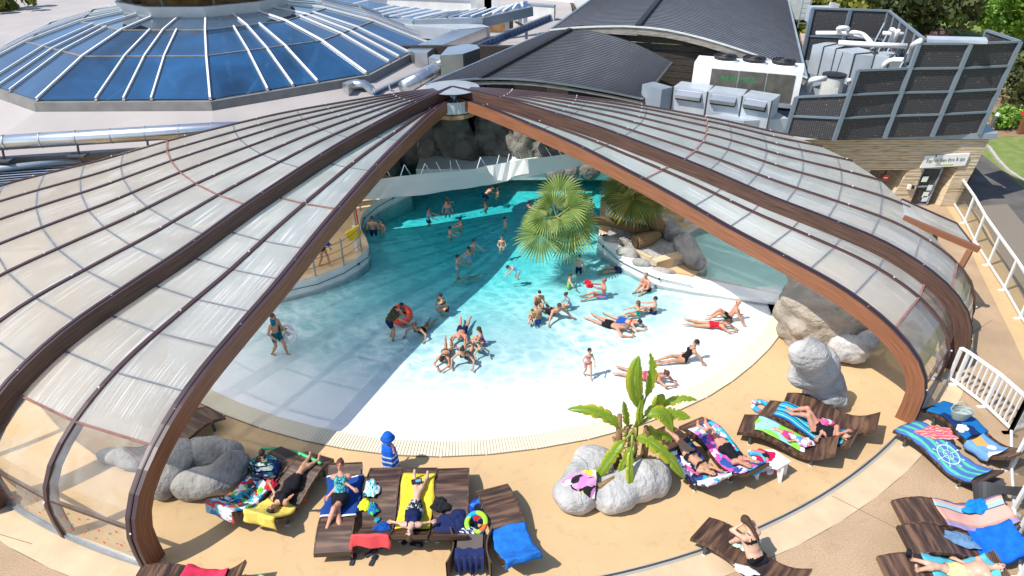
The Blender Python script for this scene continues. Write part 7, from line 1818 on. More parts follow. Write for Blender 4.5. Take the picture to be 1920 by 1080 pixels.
# ship wheel print as flat print on its towel
def polar_on(L_, cx, cy, r, a): x, y = cx + r * math.cos(a), cy + r * math.sin(a); return on(L_, x, y, .052)
b = MB()
for (r0, r1) in ((.22, .245), (.10, .115)):
    for k in range(28):
        a0, a1 = 6.283 * k / 28, 6.283 * (k + 1) / 28; b.face([polar_on(L_f, .08, 0, r0, a0), polar_on(L_f, .08, 0, r1, a0), polar_on(L_f, .08, 0, r1, a1), polar_on(L_f, .08, 0, r0, a1)])
for k in range(8):
    a = 6.283 * k / 8; 
    for (r0, r1, w) in ((.03, .29, .008), (.29, .33, .016)):
        b.face([polar_on(L_f, .08, 0, r0, a - w / max(r0, .05)), polar_on(L_f, .08, 0, r1, a - w / r1), polar_on(L_f, .08, 0, r1, a + w / r1), polar_on(L_f, .08, 0, r0, a + w / max(r0, .05))])
pw = b.build('wheel_print', mat('pale print', (.55, .68, .75), .9)); 
tw_ = [o for o in C.objects if o.get('label', '').startswith('blue and green striped towel with a white ship')][0]
pw.parent = tw_; bpy.context.view_layer.update(); pw.matrix_parent_inverse = (Matrix.Translation(tw_.location) @ Matrix.Rotation(tw_.rotation_euler.z, 4, 'Z')).inverted()

# ------------------------------------------------------------------ basket, tables, floats, sandals, small things
bk = thing('basket', 'pale grey woven basket with a loop handle standing on the blue towel', 'basket', tuple(on(L_g, -.35, -.05, .05)))
o_ = V(*bk.location); wv_ = stripes('pale woven rope', [(0, (.42, .48, .46)), (.5, (.28, .34, .32))], 14, 'X')
b = MB(); n = 20
pr_ = [(.13, 0), (.16, .08), (.19, .17), (.21, .25), (.19, .25), (.15, .08), (.01, .03)]
for (r0, z0), (r1, z1) in zip(pr_, pr_[1:]):
    for k in range(n):
        a0, a1 = 6.283 * k / n, 6.283 * (k + 1) / n; f = lambda r, z, a: o_ + V(1.25 * r * math.cos(a), .8 * r * math.sin(a), z); b.face([f(r0, z0, a0), f(r0, z0, a1), f(r1, z1, a1), f(r1, z1, a0)], 0, [(z0, a0), (z0, a1), (z1, a1), (z1, a0)])
b.build('woven_body', wv_, bk)
for s in (-1, 1):
    b = MB(); b.tube([o_ + V(.16 * math.cos(t), s * .12, .25 + .14 * math.sin(t)) for t in np.linspace(0, math.pi, 9)], .012, 6); b.build('handle', wv_, bk)
# white side table with flower tray
tb_ = thing('side_table', 'white plastic side table with splayed legs beside the shaded sunbathers', 'table', tuple(U(1440, 880)))
c = U(1440, 858, .42); b = MB(); b.prism([(c.x + x, c.y + y) for x, y in ((-.38, .22), (-.30, -.22), (.10, -.34), (.46, -.12), (.20, .24))], .40, .43); b.build('table_top', M['white'], tb_)
for x, y in ((-.28, -.18), (.18, -.28), (.36, -.06), (-.28, .18)):
    b = MB(); q = c + V(x, y, 0); b.face([q + V(-.08, 0, -.02), q + V(.08, 0, -.02), V(q.x + .08, q.y - .05, 0), V(q.x + .02, q.y - .05, 0)]); b.face([q + V(.08, .03, -.02), q + V(-.08, .03, -.02), V(q.x + .02, q.y - .02, 0), V(q.x + .08, q.y - .02, 0)]); b.build('leg', M['white'], tb_)
heap('flower_mat', 'crimson flower shaped mat with a black camera on it, on the white table', c + V(-.08, .04, .01), .24, .19, .03, cloth('crimson felt', (.55, .01, .07)), .3, 41, 'mat')
heap('camera', 'small black tangled object on the crimson mat', c + V(-.06, .02, .035), .09, .08, .07, ck, 0, 42, 'camera')
heap('towel', 'pink and white cloth lying in the shade below the white table', U(1440, 878, .12), .26, .16, .12, blotch('pink white cloth', [(.70, .06, .30), (.72, .70, .72), (.70, .5, .6)], 7), .3, 43, 'towel')
b = MB(); pts = [U(1405, 850, .50), U(1425, 852, .46), U(1434, 864, .42), U(1430, 878, .36), U(1412, 890, .28)]; b.tube(fine(pts, 4), .045, 8, m=0); b.tube([p + V(.06, .04, .02) for p in fine(pts, 4)], .035, 8, m=1)
tag(b.build('pool_noodle', [mat('sky blue foam', (.05, .42, .65), .7), mat('salmon foam', (.75, .18, .20), .7)], smooth=True), 'blue and pink foam noodles bent over the end of the shaded lounger', 'pool noodle')
b = MB(); pts = [U(490, 841, .10), U(520, 841, .16), U(548, 846, .24), U(575, 856, .40), U(602, 869, .44)]; b.tube(fine(pts, 5), .035, 10); tag(b.build('pool_noodle', mat('green foam', (.05, .50, .20), .7), smooth=True), 'long green foam noodle lying over the foot of a lounger', 'pool noodle')
def ring_float(name, label, c, R, r, m, tilt=(0, 0, 0), two=None):
    b = MB(); n, k_ = 28, 10; Mr = Matrix.Rotation(tilt[0], 3, 'X') @ Matrix.Rotation(tilt[1], 3, 'Y')
    P = lambda i, j: Vector(c) + Mr @ V((R + r * math.cos(6.283 * j / k_)) * math.cos(6.283 * i / n), (R + r * math.cos(6.283 * j / k_)) * math.sin(6.283 * i / n), r * math.sin(6.283 * j / k_))
    for i in range(n):
        for j in range(k_): b.face([P(i, j), P(i + 1, j), P(i + 1, j + 1), P(i, j + 1)])
    return tag(b.build(name, m, smooth=True, merge=True), label, 'swim ring')
ring_float('swim_ring', 'blue and white printed swim ring lying on the beige deck left of the loungers', U(1427, 762, .07), .185, .065, blotch('blue white print', [(.03, .35, .65), (.75, .78, .80), (.03, .35, .65), (.70, .70, .72), (.5, .1, .15)], 14))
ring_float('swim_ring', 'dark blue and red swim ring leaning against the lone lounger', U(899, 957, .20), .17, .07, blotch('blue red print', [(.01, .05, .40), (.05, .20, .60), (.60, .03, .03), (.01, .05, .40)], 7), (.5, .3, 0))
ring_float('swim_ring', 'lime and blue swim seat ring on top of the striped towel heap', U(893, 980, .40), .19, .05, blotch('lime blue orange', [(.35, .75, .05), (.02, .35, .65), (.35, .75, .05), (.7, .15, .03)], 5), (.4, -.2, 0))
heap('towel', 'navy and white striped towel heaped behind the brown cube table', U(880, 1008, .22), .26, .24, .22, stripes('navy white stripes', [(0, (.015, .03, .14)), (.5, (.70, .72, .76))], 6, 'X', wobble=.5), .7, 44, 'towel')
b = MB(); b.lathe(U(880, 1010, .0), [(.2, 0), (.22, .2), (.15, .24)], 10); tag(b.build('beach_bag', cn_), 'dark beach bag under the navy and white striped towel', 'bag')
ct = thing('cube_table', 'square brown grey wicker side table with curved side panels and a dark cloth', 'table', tuple(U(884, 1040)))
c = U(881, 1020, .45); b = MB(); b.box(c, (.48, .42, .04)); b.build('table_top', mat('taupe plastic', (.13, .105, .09), .5, var=.1), ct)
for s in (-1, 1):
    b = MB(); 
    for k in range(8):
        t0, t1 = k / 8, (k + 1) / 8; x = lambda t: s * (.30 + .10 * (2 * t - 1) ** 2); y = lambda t: -.42 + .84 * t
        vs = []
        for t in (t0, t1): vs += [c + V(x(t), y(t), -.44), c + V(x(t), y(t), .02 - .05 * t), c + V(x(t) + s * .025, y(t), .02 - .05 * t), c + V(x(t) + s * .025, y(t), -.44)]
        b.raw(vs, [(0, 1, 5, 4), (1, 2, 6, 5), (2, 3, 7, 6), (3, 0, 4, 7)])
    b.build('side_panel', mat('brown wicker plastic', (.10, .065, .045), .5), ct)
for yy in (-.28, .18):
    b = MB(); b.box(c + V(0, yy, -.19), (.5, .03, .36)); b.build('cross_panel', M['darkgrey'], ct)
b = MB(); G = []
for i in range(17):
    x = -.27 + .54 * i / 16; fold = .035 * math.sin(i * 1.9)
    G.append([c + V(x, -.12 + .02 * math.sin(i), .035), c + V(x, -.24, .035 + .02 * abs(math.sin(i * 1.3))), c + V(x * 1.02, -.31 + fold * .6, -.02), c + V(x * .98, -.34 + fold, -.20), c + V(x * .95, -.35 + fold * 1.3, -.36 - .06 * math.sin(i * .8))])
for i in range(16):
    for j in range(4): b.face([G[i][j], G[i][j + 1], G[i + 1][j + 1], G[i + 1][j]])
tag(b.build('garment', cn_, smooth=True, merge=True), 'navy blue garment hanging in folds over the near side of the cube table', 'clothes')
def sandal(label, px, py, a, m=None):
    b = MB(); p = U(px, py, 0); d = V(math.cos(a), math.sin(a), 0); s = V(-d.y, d.x, 0)
    out = [(-.13, .035), (-.10, .045), (0, .038), (.08, .05), (.125, .035), (.135, 0)]
    poly = [p + d * x + s * y for x, y in out] + [p + d * x - s * y for x, y in out[::-1][1:]]
    b.prism([(q.x, q.y) for q in poly], .002, .03)
    for k in range(6):
        t0, t1 = math.pi * k / 6, math.pi * (k + 1) / 6; f = lambda t, x: p + d * x + s * (.05 * math.cos(t)) + V(0, 0, .03 + .045 * math.sin(t)); b.face([f(t0, .0), f(t0, .10), f(t1, .10), f(t1, .0)])
    return tag(b.build('sandal', m or M['sandal']), label, 'sandal', 'dark sandals on the deck')
M['sandal'] = mat('navy rubber', (.025, .03, .05), .6)
sandal('dark clog alone at the foot of the seated woman', 662, 1050, 1.5); sandal('dark sandal of a pair, upper one below the red towel', 696, 1038, .7); sandal('dark sandal of a pair, lower one nearest the bottom edge', 700, 1051, 1.3)
sandal('dark sandal under the red towel edge, at an angle', 710, 1022, -.6); sandal('dark flip flop alone right of the red towel', 781, 1022, -.2); sandal('dark sandal in the shade under the middle lounger', 764, 1014, .8)
sandal('dark sandal half under the near end of the left lounger of three', 704, 1017, -.1); sandal('black shoe lying behind the person at the bottom right edge', 1775, 1066, -.8, ck)
b = MB()
for k in range(2):
    c = U(676, 1026, .01); b.tube([c + V((.08 + .05 * k) * math.cos(t) , (.13 + .03 * k) * math.sin(t), .0) for t in np.linspace(0, 5.5, 18)], .008, 5)
tag(b.build('rope_coil', mat('beige cord', (.40, .28, .17), .8)), 'beige cord coiled in the shade beside the lounger end', 'cord')
sb = thing('lotion_bottle', 'small orange sun lotion bottle with a white cap standing on the deck', 'bottle', tuple(U(572, 940)))
p = U(572, 940, 0); b = MB(); b.lathe(p, [(.03, 0), (.035, .02), (.035, .11), (.02, .14)], 12); b.build('bottle_body', mat('orange plastic bottle', (.70, .15, .02), .35), sb, smooth=True); b = MB(); b.lathe(p, [(.018, .14), (.018, .18)], 10); b.build('cap', M['white'], sb)
ph = thing('phone', 'black phone with a pale blue screen lying on the sunbather thigh', 'phone', tuple(on(L_t2, -.35, -.03, .18)))
b = MB(); q = on(L_t2, -.34, .0, .19); b.box(q, (.22, .13, .012), rz=.25); b.build('case', M['black'], ph); b = MB(); b.box(q + V(.03, .01, .008), (.11, .07, .006), rz=.25); b.build('screen', mat('phone screen', (.12, .35, .50), .2), ph)
# grey curved designer chair behind the fence
gc = thing('curved_chair', 'dark grey moulded plastic lounge chair with a round back at the right edge', 'chair', tuple(U(1850, 930)))
c = U(1850, 925, 0)
b = MB()
def sheet_strip(P, Q):
    for (a, a2), (c2, d2) in zip(zip(P, P[1:]), zip(Q, Q[1:])): b.face([a, a2, d2, c2])
Pn = fine([U(1822, 905, .55), U(1850, 903, .62), U(1880, 910, .55), U(1918, 912, .60), U(1925, 902, .75)], 4); Qn = fine([U(1826, 940, .05), U(1850, 935, .35), U(1878, 926, .35), U(1905, 930, .30), U(1928, 925, .45)], 4)
sheet_strip(Pn, Qn); b.build('seat_shell', M['darkgrey'], gc, smooth=True); b = MB(); b.prism([(c.x + x, c.y + y) for x, y in ((-.25, -.1), (.15, -.25), (.3, .1), (-.15, .25))], 0, .33); b.build('base', M['darkgrey'], gc)
# book and pink bag by the side lying woman
heap('bag', 'pink, white and black open bag behind the woman lying on her side', on(L_d, .22, .36, .03), .26, .16, .10, blotch('pink black bag', [(.70, .10, .25), (.04, .04, .05), (.45, .65, .62), (.70, .12, .3), (.7, .4, .03)], 6), .1, 45, 'bag')
# ------------------------------------------------------------------ people
def nrm(v): v = np.array(v, float); return v / (np.linalg.norm(v) + 1e-9)
def ik(a, t, l1, l2, pole):
    a, t = np.array(a, float), np.array(t, float); d = t - a; L_ = np.linalg.norm(d)
    if L_ > (l1 + l2) * .995: t = a + d / L_ * (l1 + l2) * .995; d = t - a; L_ = np.linalg.norm(d)
    L_ = max(L_, abs(l1 - l2) + .02); x = (l1 * l1 - l2 * l2 + L_ * L_) / (2 * L_); h_ = math.sqrt(max(l1 * l1 - x * x, 0)); u = d / np.linalg.norm(d)
    p = np.array(pole, float); p = p - u * (p @ u); p = nrm(p) if np.linalg.norm(p) > 1e-6 else nrm(np.cross(u, [0, 0, 1])); return a + u * x + p * h_, t
SKIN = {}
def skin(c):
    if c not in SKIN:
        base = {'pale': (.62, .37, .26), 'tan': (.50, .265, .155), 'red': (.56, .26, .17), 'brown': (.30, .15, .085), 'child': (.58, .33, .22)}[c]
        m = mat('skin ' + c, base, .5, var=.14, scale=6); SKIN[c] = m
    return SKIN[c]
HAIRC = {'dark': (.018, .012, .01), 'brown': (.07, .035, .018), 'blond': (.32, .20, .08), 'grey': (.20, .18, .16), 'auburn': (.13, .03, .025), 'light': (.16, .09, .045)}
HM = {}
def hairm(c):
    if c not in HM: HM[c] = mat('hair ' + c, HAIRC[c], .55, var=.45, scale=30, bump=.6, bscale=60, stretch=(4, 4, 1))
    return HM[c]
M['eye'] = mat('eye', (.02, .015, .012), .2); M['lip'] = mat('lip', (.42, .12, .10), .5)
POSES = {
 'stand': dict(p=(0, 0, .90), S=(0, 0, 1), F=(1, 0, 0), hands=[(.10, .30, .84), (.10, -.30, .84)], feet=[(0, .11, .05), (.05, -.11, .05)]),
 'arms_out': dict(p=(0, 0, .90), S=(.12, 0, 1), F=(1, 0, -.12), hands=[(.35, .50, 1.05), (.35, -.50, 1.05)], feet=[(0, .12, .05), (0, -.12, .05)]),
 'reach': dict(p=(0, 0, .90), S=(.10, 0, 1), F=(1, 0, -.1), hands=[(.62, .12, 1.12), (.50, -.22, 1.05)], feet=[(0, .12, .05), (-.05, -.12, .05)]),
 'bend': dict(p=(0, 0, .88), S=(.80, 0, .62), F=(.62, 0, -.80), hands=[(.82, .20, .62), (.82, -.14, .60)], feet=[(-.02, .14, .05), (.06, -.16, .05)], head=(1, 0, .1), face=(.5, 0, -.85)),
 'walk': dict(p=(0, 0, .89), S=(.06, 0, 1), F=(1, 0, -.06), hands=[(.25, .22, .90), (.12, -.24, .86)], feet=[(.22, .10, .05), (-.24, -.10, .07)]),
 'crouch': dict(p=(0, 0, .34), S=(.40, 0, .92), F=(.92, 0, -.4), hands=[(.45, .12, .40), (.48, -.10, .42)], feet=[(.10, .16, .05), (-.02, -.18, .05)]),
 'prone': dict(p=(0, 0, .11), S=(1, 0, .16), F=(.16, 0, -1), hands=[(.86, .10, .04), (.84, -.12, .04)], feet=[(-.90, .17, .05), (-.88, -.16, .05)], head=(.85, 0, .55), face=(.75, 0, -.5), el=[(.2, 1, -.2), (.2, -1, -.2)], kn=(0, 0, -1)),
 'prop': dict(p=(0, 0, .13), S=(.80, 0, .62), F=(.62, 0, -.80), hands=[(.60, .36, .03), (.60, -.36, .03)], feet=[(-.86, .14, .05), (-.84, -.10, .05)], head=(.35, 0, .95), face=(.9, 0, -.3), el=[(-.3, 1, 0), (-.3, -1, 0)], kn=(0, 0, -1)),
 'sit_back': dict(p=(0, 0, .12), S=(-.45, 0, .90), F=(.90, 0, .45), hands=[(-.46, .32, .03), (-.46, -.32, .03)], feet=[(.72, .14, .05), (.62, -.12, .05)], head=(-.1, 0, 1), face=(1, 0, -.2), el=[(-1, .4, 0), (-1, -.4, 0)]),
 'recline': dict(p=(0, 0, .12), S=(-.60, 0, .80), F=(.80, 0, .60), hands=[(-.52, .30, .03), (-.20, -.36, .03)], feet=[(.86, .10, .05), (.84, -.10, .05)], head=(-.2, 0, 1), face=(1, 0, -.2), el=[(-1, .4, 0), (-1, -.4, 0)]),
 'sit_fwd': dict(p=(0, 0, .12), S=(.28, 0, .96), F=(.96, 0, -.28), hands=[(.46, .10, .22), (.44, -.12, .20)], feet=[(.50, .16, .05), (.55, -.14, .05)]),
 'sit_reach': dict(p=(0, 0, .12), S=(.05, 0, 1), F=(1, 0, 0), hands=[(.62, .20, .42), (.60, -.16, .40)], feet=[(.80, .16, .05), (.78, -.16, .05)]),
}
def person(label, px, ang, pose='stand', H=1.68, z0=0.0, az=None, sex='f', sk='tan', hair=('short', 'dark'), wear=(), group=None, place=None, sub=0.0, **ov):
    """px anchors the pelvis (or height az); ang is the heading in the world, degrees; z0 the height of the local origin"""
    Q = dict(POSES[pose]); Q.update(ov); s = H / 1.75
    if place is None: s *= float(np.interp(px[1], [350, 450, 600, 680, 850, 1000], [.72, .75, .80, .86, 1, 1]))
    if sub: z0 -= sub * s
    P = np.array(Q['p'], float); S = nrm(Q['S']); F = np.array(Q['F'], float); F = nrm(F - S * (F @ S)); Lf = np.cross(S, F)
    fem = sex == 'f'; kid = H < 1.45; hs = 1.0 + max(0, 1.55 - H) * .42
    neck = P + S * .47; sw = (.165 if fem else .185) * (.92 if kid else 1); hw = .088
    Hd = nrm(Q.get('head', S * .8 + np.array([0, 0, .4]))); Fd = np.array(Q.get('face', F * .9 + np.array([.2, 0, -.1])), float); Fd = nrm(Fd - Hd * (Fd @ Hd)); Hl = np.cross(Hd, Fd)
    hc = neck + Hd * (.195 + .02 * hs)
    pr = []; reg = []
    def add(r, *a): pr.append(a); reg.append(r)
    Rm = [list(Lf), list(F), list(S)]; g = .90 if kid else 1
    add('pelvis', 'e', P, (.158 * g, .105 * g, .115), Rm); add('belly', 'e', P + S * .17, ((.122 if fem else .135) * g, .092 * g, .15), Rm); add('chest', 'e', P + S * .335, ((.145 if fem else .165) * g, .105 * g, .155), Rm)
    if Q.get('heavy'): add('belly', 'e', P + S * .16 + F * .03, (.165, .15, .16), Rm)
    if fem and not kid:
        for k in (-1, 1): add('chest', 'e', P + S * .33 + F * .085 + Lf * k * .07, (.062, .055, .06), Rm)
    add('neck', 'c', neck - S * .04, .060 * g, neck + Hd * .10, .050 * g)
    sh = []; limbs = []
    for i, k in enumerate((1, -1)):
        shp = neck - S * .055 + Lf * k * sw; sh.append(shp); add('shoulder', 'c', neck - S * .05 + Lf * k * .05, .066 * g, shp, .056 * g)
        t = np.array(Q['hands'][i], float); pole = Q.get('el', [(-.6, .5, -.6), (-.6, -.5, -.6)])[i]; e, w = ik(shp, t, .285, .25, pole)
        am = 1.0 if fem else 1.15; add('uarm', 'c', shp, .050 * am * g, e, .038 * am * g); add('farm', 'c', e, .039 * am * g, w, .026 * am * g)
        hd = nrm(w - e) if 'handdir' not in Q else nrm(Q['handdir']); 
        if w[2] < .12 * 1 and 'onground' not in Q and pose in ('prop', 'sit_back', 'recline', 'prone'): hd = nrm([hd[0] + .3 * (1 if pose in ('prop', 'prone') else -1), hd[1], 0])
        add('hand', 'c', w, .027, w + hd * .075, .030); limbs.append((w, hd, k))
        hip = P + Lf * k * hw - S * .03; t = np.array(Q['feet'][i], float); kp = Q.get('kn', (1, 0, .6)) if not isinstance(Q.get('kn', 0), list) else Q['kn'][i]; kn, an = ik(hip, t, .43, .42, kp)
        lm = 1.06 if fem else 1.0; add('thigh', 'c', hip, .088 * lm * g, kn, .052 * g); add('shin', 'c', kn, .053 * g, kn + (an - kn) * .35, .056 * g); add('shin', 'c', kn + (an - kn) * .35, .052 * g, an, .034 * g)
        fdv = Q.get('toes', None)
        if fdv is None:
            fdv = [1, 0, 0] if an[2] < .3 and pose not in ('prone', 'prop') else ([-1, k * .25, 0] if pose in ('prone', 'prop') else [0, 0, 1])
        fdv = nrm(fdv); up_ = np.array([0, 0, 1.0]); add('foot', 'c', an - fdv * .03 - up_ * .01, .034, an + fdv * .13 - up_ * .02, .026)
        add('foot', 'c', an + fdv * .10 - up_ * .02 + np.cross(fdv, up_) * .02, .022, an + fdv * .165 - up_ * .025, .016)
    vs, fs = field_mesh([tuple([a[0]] + [tuple(x) if isinstance(x, np.ndarray) else x for x in a[1:]]) for a in pr], .026, .035)
    # head
    HR = [list(Hl), list(Fd), list(Hd)]
    hp = [('e', tuple(hc + Hd * .02 * hs), (.074 * hs, .092 * hs, .098 * hs), HR), ('e', tuple(hc + Fd * .022 - Hd * .055), (.056 * hs, .066 * hs, .064), HR), ('c', tuple(hc + Fd * .088 * hs + Hd * .012), .010, tuple(hc + Fd * .108 * hs - Hd * .020), .014, .012),
          ('e', tuple(hc + Hl * .076 * hs), (.012, .022, .032), HR, 0, .008), ('e', tuple(hc - Hl * .076 * hs), (.012, .022, .032), HR, 0, .008), ('c', tuple(hc + Fd * .082 * hs - Hd * .048), .014, tuple(hc + Fd * .085 * hs - Hd * .052), .012, .01), ('c', tuple(neck), .048 * g, tuple(hc - Hd * .05), .048 * g)]
    hv, hf = field_mesh(hp, .014, .02)
    if sub:
        for A_ in (vs, hv): A_[:, 2] = np.where(A_[:, 2] < sub, sub - (sub - A_[:, 2]) * .32, A_[:, 2])
        for l_ in limbs: l_[0][2] = sub - (sub - l_[0][2]) * .32 if l_[0][2] < sub else l_[0][2]
    zof = -sub * s * .5 if sub else 0.0
    b = MB(); b.raw(vs * s, [tuple(int(i) for i in f) for f in fs]); 
    mo = hc + Fd * .092 * hs - Hd * .045
    hm_ = [1 if np.linalg.norm(hv[f].mean(0) - mo) < .019 else 0 for f in hf]
    b.raw(hv * s, [tuple(int(i) for i in f) for f in hf], hm_)
    for k in (-1, 1):
        c = Vector((hc + Fd * .086 * hs + Hl * k * .031 + Hd * .012) * s); b.lathe(c, [(.0, -.009), (.009, -.005), (.009, .005), (.0, .009)], 6, 2)
        c = Vector((hc + Fd * .091 * hs + Hl * k * .031 + Hd * .034) * s); d = Vector(Hl * .018 * s); b.bar(c - d, c + d, .008, .007, 3)
    for (w, hd, k) in limbs:      # fingers and thumb
        c = w + hd * .075; side = nrm(np.cross(hd, [0, 0, 1]) if abs(hd[2]) < .9 else np.cross(hd, [1, 0, 0])); dn = nrm(np.cross(side, hd)); 
        if dn[2] > 0: dn = -dn
        for j, ln in enumerate((.066, .078, .074, .056)):
            o = c + side * (j - 1.5) * .019; p1 = o + hd * ln * .5 + side * (j - 1.5) * .004; p2 = p1 + nrm(hd + dn * .45) * ln * .5; b.tube([(o - hd * .02) * s, p1 * s, p2 * s], [.0095 * s, .009 * s, .007 * s], 5)
        o = w + hd * .03 - side * k * -.022; b.tube([o * s, (o + nrm(hd * .6 + side * k * .8) * .035) * s, (o + nrm(hd * .85 + side * k * .45) * .062) * s], [.011 * s, .010 * s, .008 * s], 5)
    if place is None:
        azz = az if az is not None else z0 + P[2] * s; w = U(*px, azz); loc = V(w.x, w.y, z0); rz = R_(ang)
    else: L_, dx, dy = place; a = L_.rotation_euler.z; loc = V(L_.location.x + dx * math.cos(a) - dy * math.sin(a), L_.location.y + dx * math.sin(a) + dy * math.cos(a), z0); rz = a + R_(ang)
    root = thing('person', label, 'person', loc, rz, group)
    body = b.build('body', [skin(sk), M['lip'], M['eye'], hairm(hair[1])], root, world=False, smooth=True)
    # clothing: offset copies of the matching body surface
    VV = vs; D = np.stack([prim_dist(tuple([a[0]] + list(a[1:])), VV) for a in pr], 1); near = D.argmin(1); regs = [reg[i] for i in near]
    su = (VV - P) @ S; sf = (VV - P) @ F; lat = np.abs((VV - P) @ Lf)
    def tpar(i):
        a = pr[i]; A, B = np.array(a[1]), np.array(a[3]); ab = B - A; return np.clip(((VV - A) @ ab) / (ab @ ab), 0, 1)
    tp = {i: tpar(i) for i, a in enumerate(pr) if a[0] == 'c'}
    nm = np.zeros_like(VV); Fq = np.array(fs); fn = np.cross(VV[Fq[:, 1]] - VV[Fq[:, 0]], VV[Fq[:, 2]] - VV[Fq[:, 0]])
    for c in range(4): np.add.at(nm, Fq[:, c], fn)
    nm /= np.linalg.norm(nm, axis=1)[:, None] + 1e-9
    wear = [w for k0, m0 in wear for w in ([('bikini_top', m0), ('bikini_bottom', m0)] if k0 == 'bikini' else [(k0, m0)])]
    for kind, m in wear:
        sel = np.zeros(len(VV), bool)
        for i in range(len(VV)):
            r = regs[i]; u = su[i]; t = tp.get(near[i], np.zeros(1))[i] if near[i] in tp else 0
            core = r in ('pelvis', 'belly', 'chest')
            if kind == 'trunks': sel[i] = (core and u < .10) or (r == 'thigh' and t < .58)
            elif kind == 'briefs': sel[i] = (core and u < .06) or (r == 'thigh' and t < .14)
            elif kind == 'swimsuit': sel[i] = (core and u < (.40 if sf[i] > 0 else .28)) or (r == 'thigh' and t < .10) or (r in ('chest', 'shoulder', 'neck') and .055 < lat[i] < .085 and u < .50)
            elif kind == 'top': sel[i] = (core and .02 < u < .42) or (r in ('chest', 'shoulder') and .05 < lat[i] < .085)
            elif kind == 'bikini_bottom': sel[i] = (core and u < .02) or (r == 'thigh' and t < .10)
            elif kind == 'bikini_top': sel[i] = (core and .285 < u < .36) or (r in ('chest', 'shoulder') and .062 < lat[i] < .085 and sf[i] > -.2 and u > .3)
            elif kind == 'tshirt': sel[i] = (core and u > -.06) or (r == 'shoulder') or (r == 'uarm' and t < .62) or (r == 'neck' and t < .1)
            elif kind == 'leotard': sel[i] = (core and u < .46) or (r == 'shoulder' and lat[i] < .13) or (r == 'thigh' and t < .25)
        kf = sel[Fq].sum(1) >= 3
        if not kf.any(): continue
        off = {'tshirt': .016, 'trunks': .014}.get(kind, .006); used = np.unique(Fq[kf]); mp_ = {int(v): i for i, v in enumerate(used)}
        b = MB(); b.raw((VV[used] + nm[used] * off) * s, [tuple(mp_[int(v)] for v in f) for f in Fq[kf]]); names = {'trunks': 'swim_shorts', 'briefs': 'swim_briefs', 'top': 'swim_top', 'tshirt': 't_shirt', 'leotard': 'swimsuit'}
        b.build(names.get(kind, kind), m, root, world=False, smooth=True)
    # hair
    st, hcol = hair
    if st != 'bald':
        big = {'short': 1.0, 'buzz': .965, 'bun': 1.02, 'long': 1.05, 'pony': 1.03, 'cap': 1.06, 'braid': 1.04, 'hood': 1.2}[st]
        pr2 = [('e', tuple(hc + Hd * .026 * hs - Fd * .010), (.082 * hs * big, .098 * hs * big, .104 * hs * big), HR)]
        if st == 'long': pr2 += [('c', tuple(hc - Fd * .045 + Hl * k * .035), .050 * hs, tuple(hc - Fd * .085 - Hd * .20 + Hl * k * .035), .032) for k in (-1, 1)]
        if st == 'bun': pr2 += [('c', tuple(hc - Fd * .10 + Hd * .06), .036, tuple(hc - Fd * .12 + Hd * .07), .034)]
        if st == 'pony': pr2 += [('c', tuple(hc - Fd * .09 + Hd * .05), .028, tuple(hc - Fd * .15 - Hd * .14), .016)]
        if st == 'braid': pr2 += [('c', tuple(hc - Fd * .04 + Hd * 0), .06, tuple(hc - Fd * .085 - Hd * .09), .045), ('c', tuple(hc - Fd * .085 - Hd * .09), .040, tuple(hc - Fd * .12 - Hd * .26), .030), ('c', tuple(hc - Fd * .12 - Hd * .26), .030, tuple(hc - Fd * .13 - Hd * .46), .016)]
        hvx, hfx = field_mesh(pr2, .017, .02)
        cut = prim_dist(('e', hc + Fd * .085 * hs - Hd * .045, (.070 * hs, .085 * hs, .098 * hs), HR), hvx)
        low = ((hvx - hc) @ Hd < -.035) & ((hvx - hc) @ Fd > -.03)
        keep = (cut > 0) & ~low; jit = np.array([noise.noise(Vector(v * 38)) for v in hvx])[:, None]; hvx = hvx + nrm_rows(hvx - hc) * jit * .006
        kf = keep[hfx].all(1); used = np.unique(hfx[kf]); mp_ = {int(v): i for i, v in enumerate(used)}
        b = MB(); b.raw(hvx[used] * s, [tuple(mp_[int(v)] for v in f) for f in hfx[kf]])
        b.build('swim_cap' if st == 'cap' else 'hair', hairm(hcol) if st != 'cap' else hcol_mat(hcol), root, world=False, smooth=True)
    root['_hc'] = [float(x * s) for x in hc]
    return root, dict(hc=hc * s, Fd=Fd, Hd=Hd, Hl=Hl, hs=hs * s, hands=[l[0] * s for l in limbs], neck=neck * s, S=S, F=F, P=P * s)
def nrm_rows(a): return a / (np.linalg.norm(a, axis=1)[:, None] + 1e-9)
def hcol_mat(c): return hairm(c)
def goggles(pp, m):
    root, d = pp; b = MB(); c = Vector(d['hc'] + d['Hd'] * .018 * d['hs']); n = 18; r = .088 * d['hs']
    pts = [c + Vector(d['Fd']) * math.cos(t) * r * 1.08 + Vector(d['Hl']) * math.sin(t) * r * .92 for t in np.linspace(0, 2 * math.pi, n + 1)]
    b.tube(pts, .009, 5); 
    for k in (-1, 1): b.box(c + Vector(d['Fd']) * r * 1.08 + Vector(d['Hl']) * k * .032, (.035, .035, .03))
    b.build('goggles', m, root, world=False)
black_c = cloth('black swim fabric', (.014, .014, .018)); navy_c = cloth('navy swim fabric', (.012, .02, .08)); red_c = cloth('red swim fabric', (.65, .015, .03)); blue_c = cloth('blue swim fabric', (.015, .11, .45)); teal_c = cloth('teal swim fabric', (.02, .45, .36)); pink_c = cloth('pink swim fabric', (.70, .05, .20)); lime_c = cloth('lime swim fabric', (.45, .62, .10)); grey_c = cloth('grey swim fabric', (.30, .30, .32))
lb_c = stripes('light blue pink swim fabric', [(0, (.15, .45, .70)), (.5, (.65, .15, .45))], 7, 'X'); 
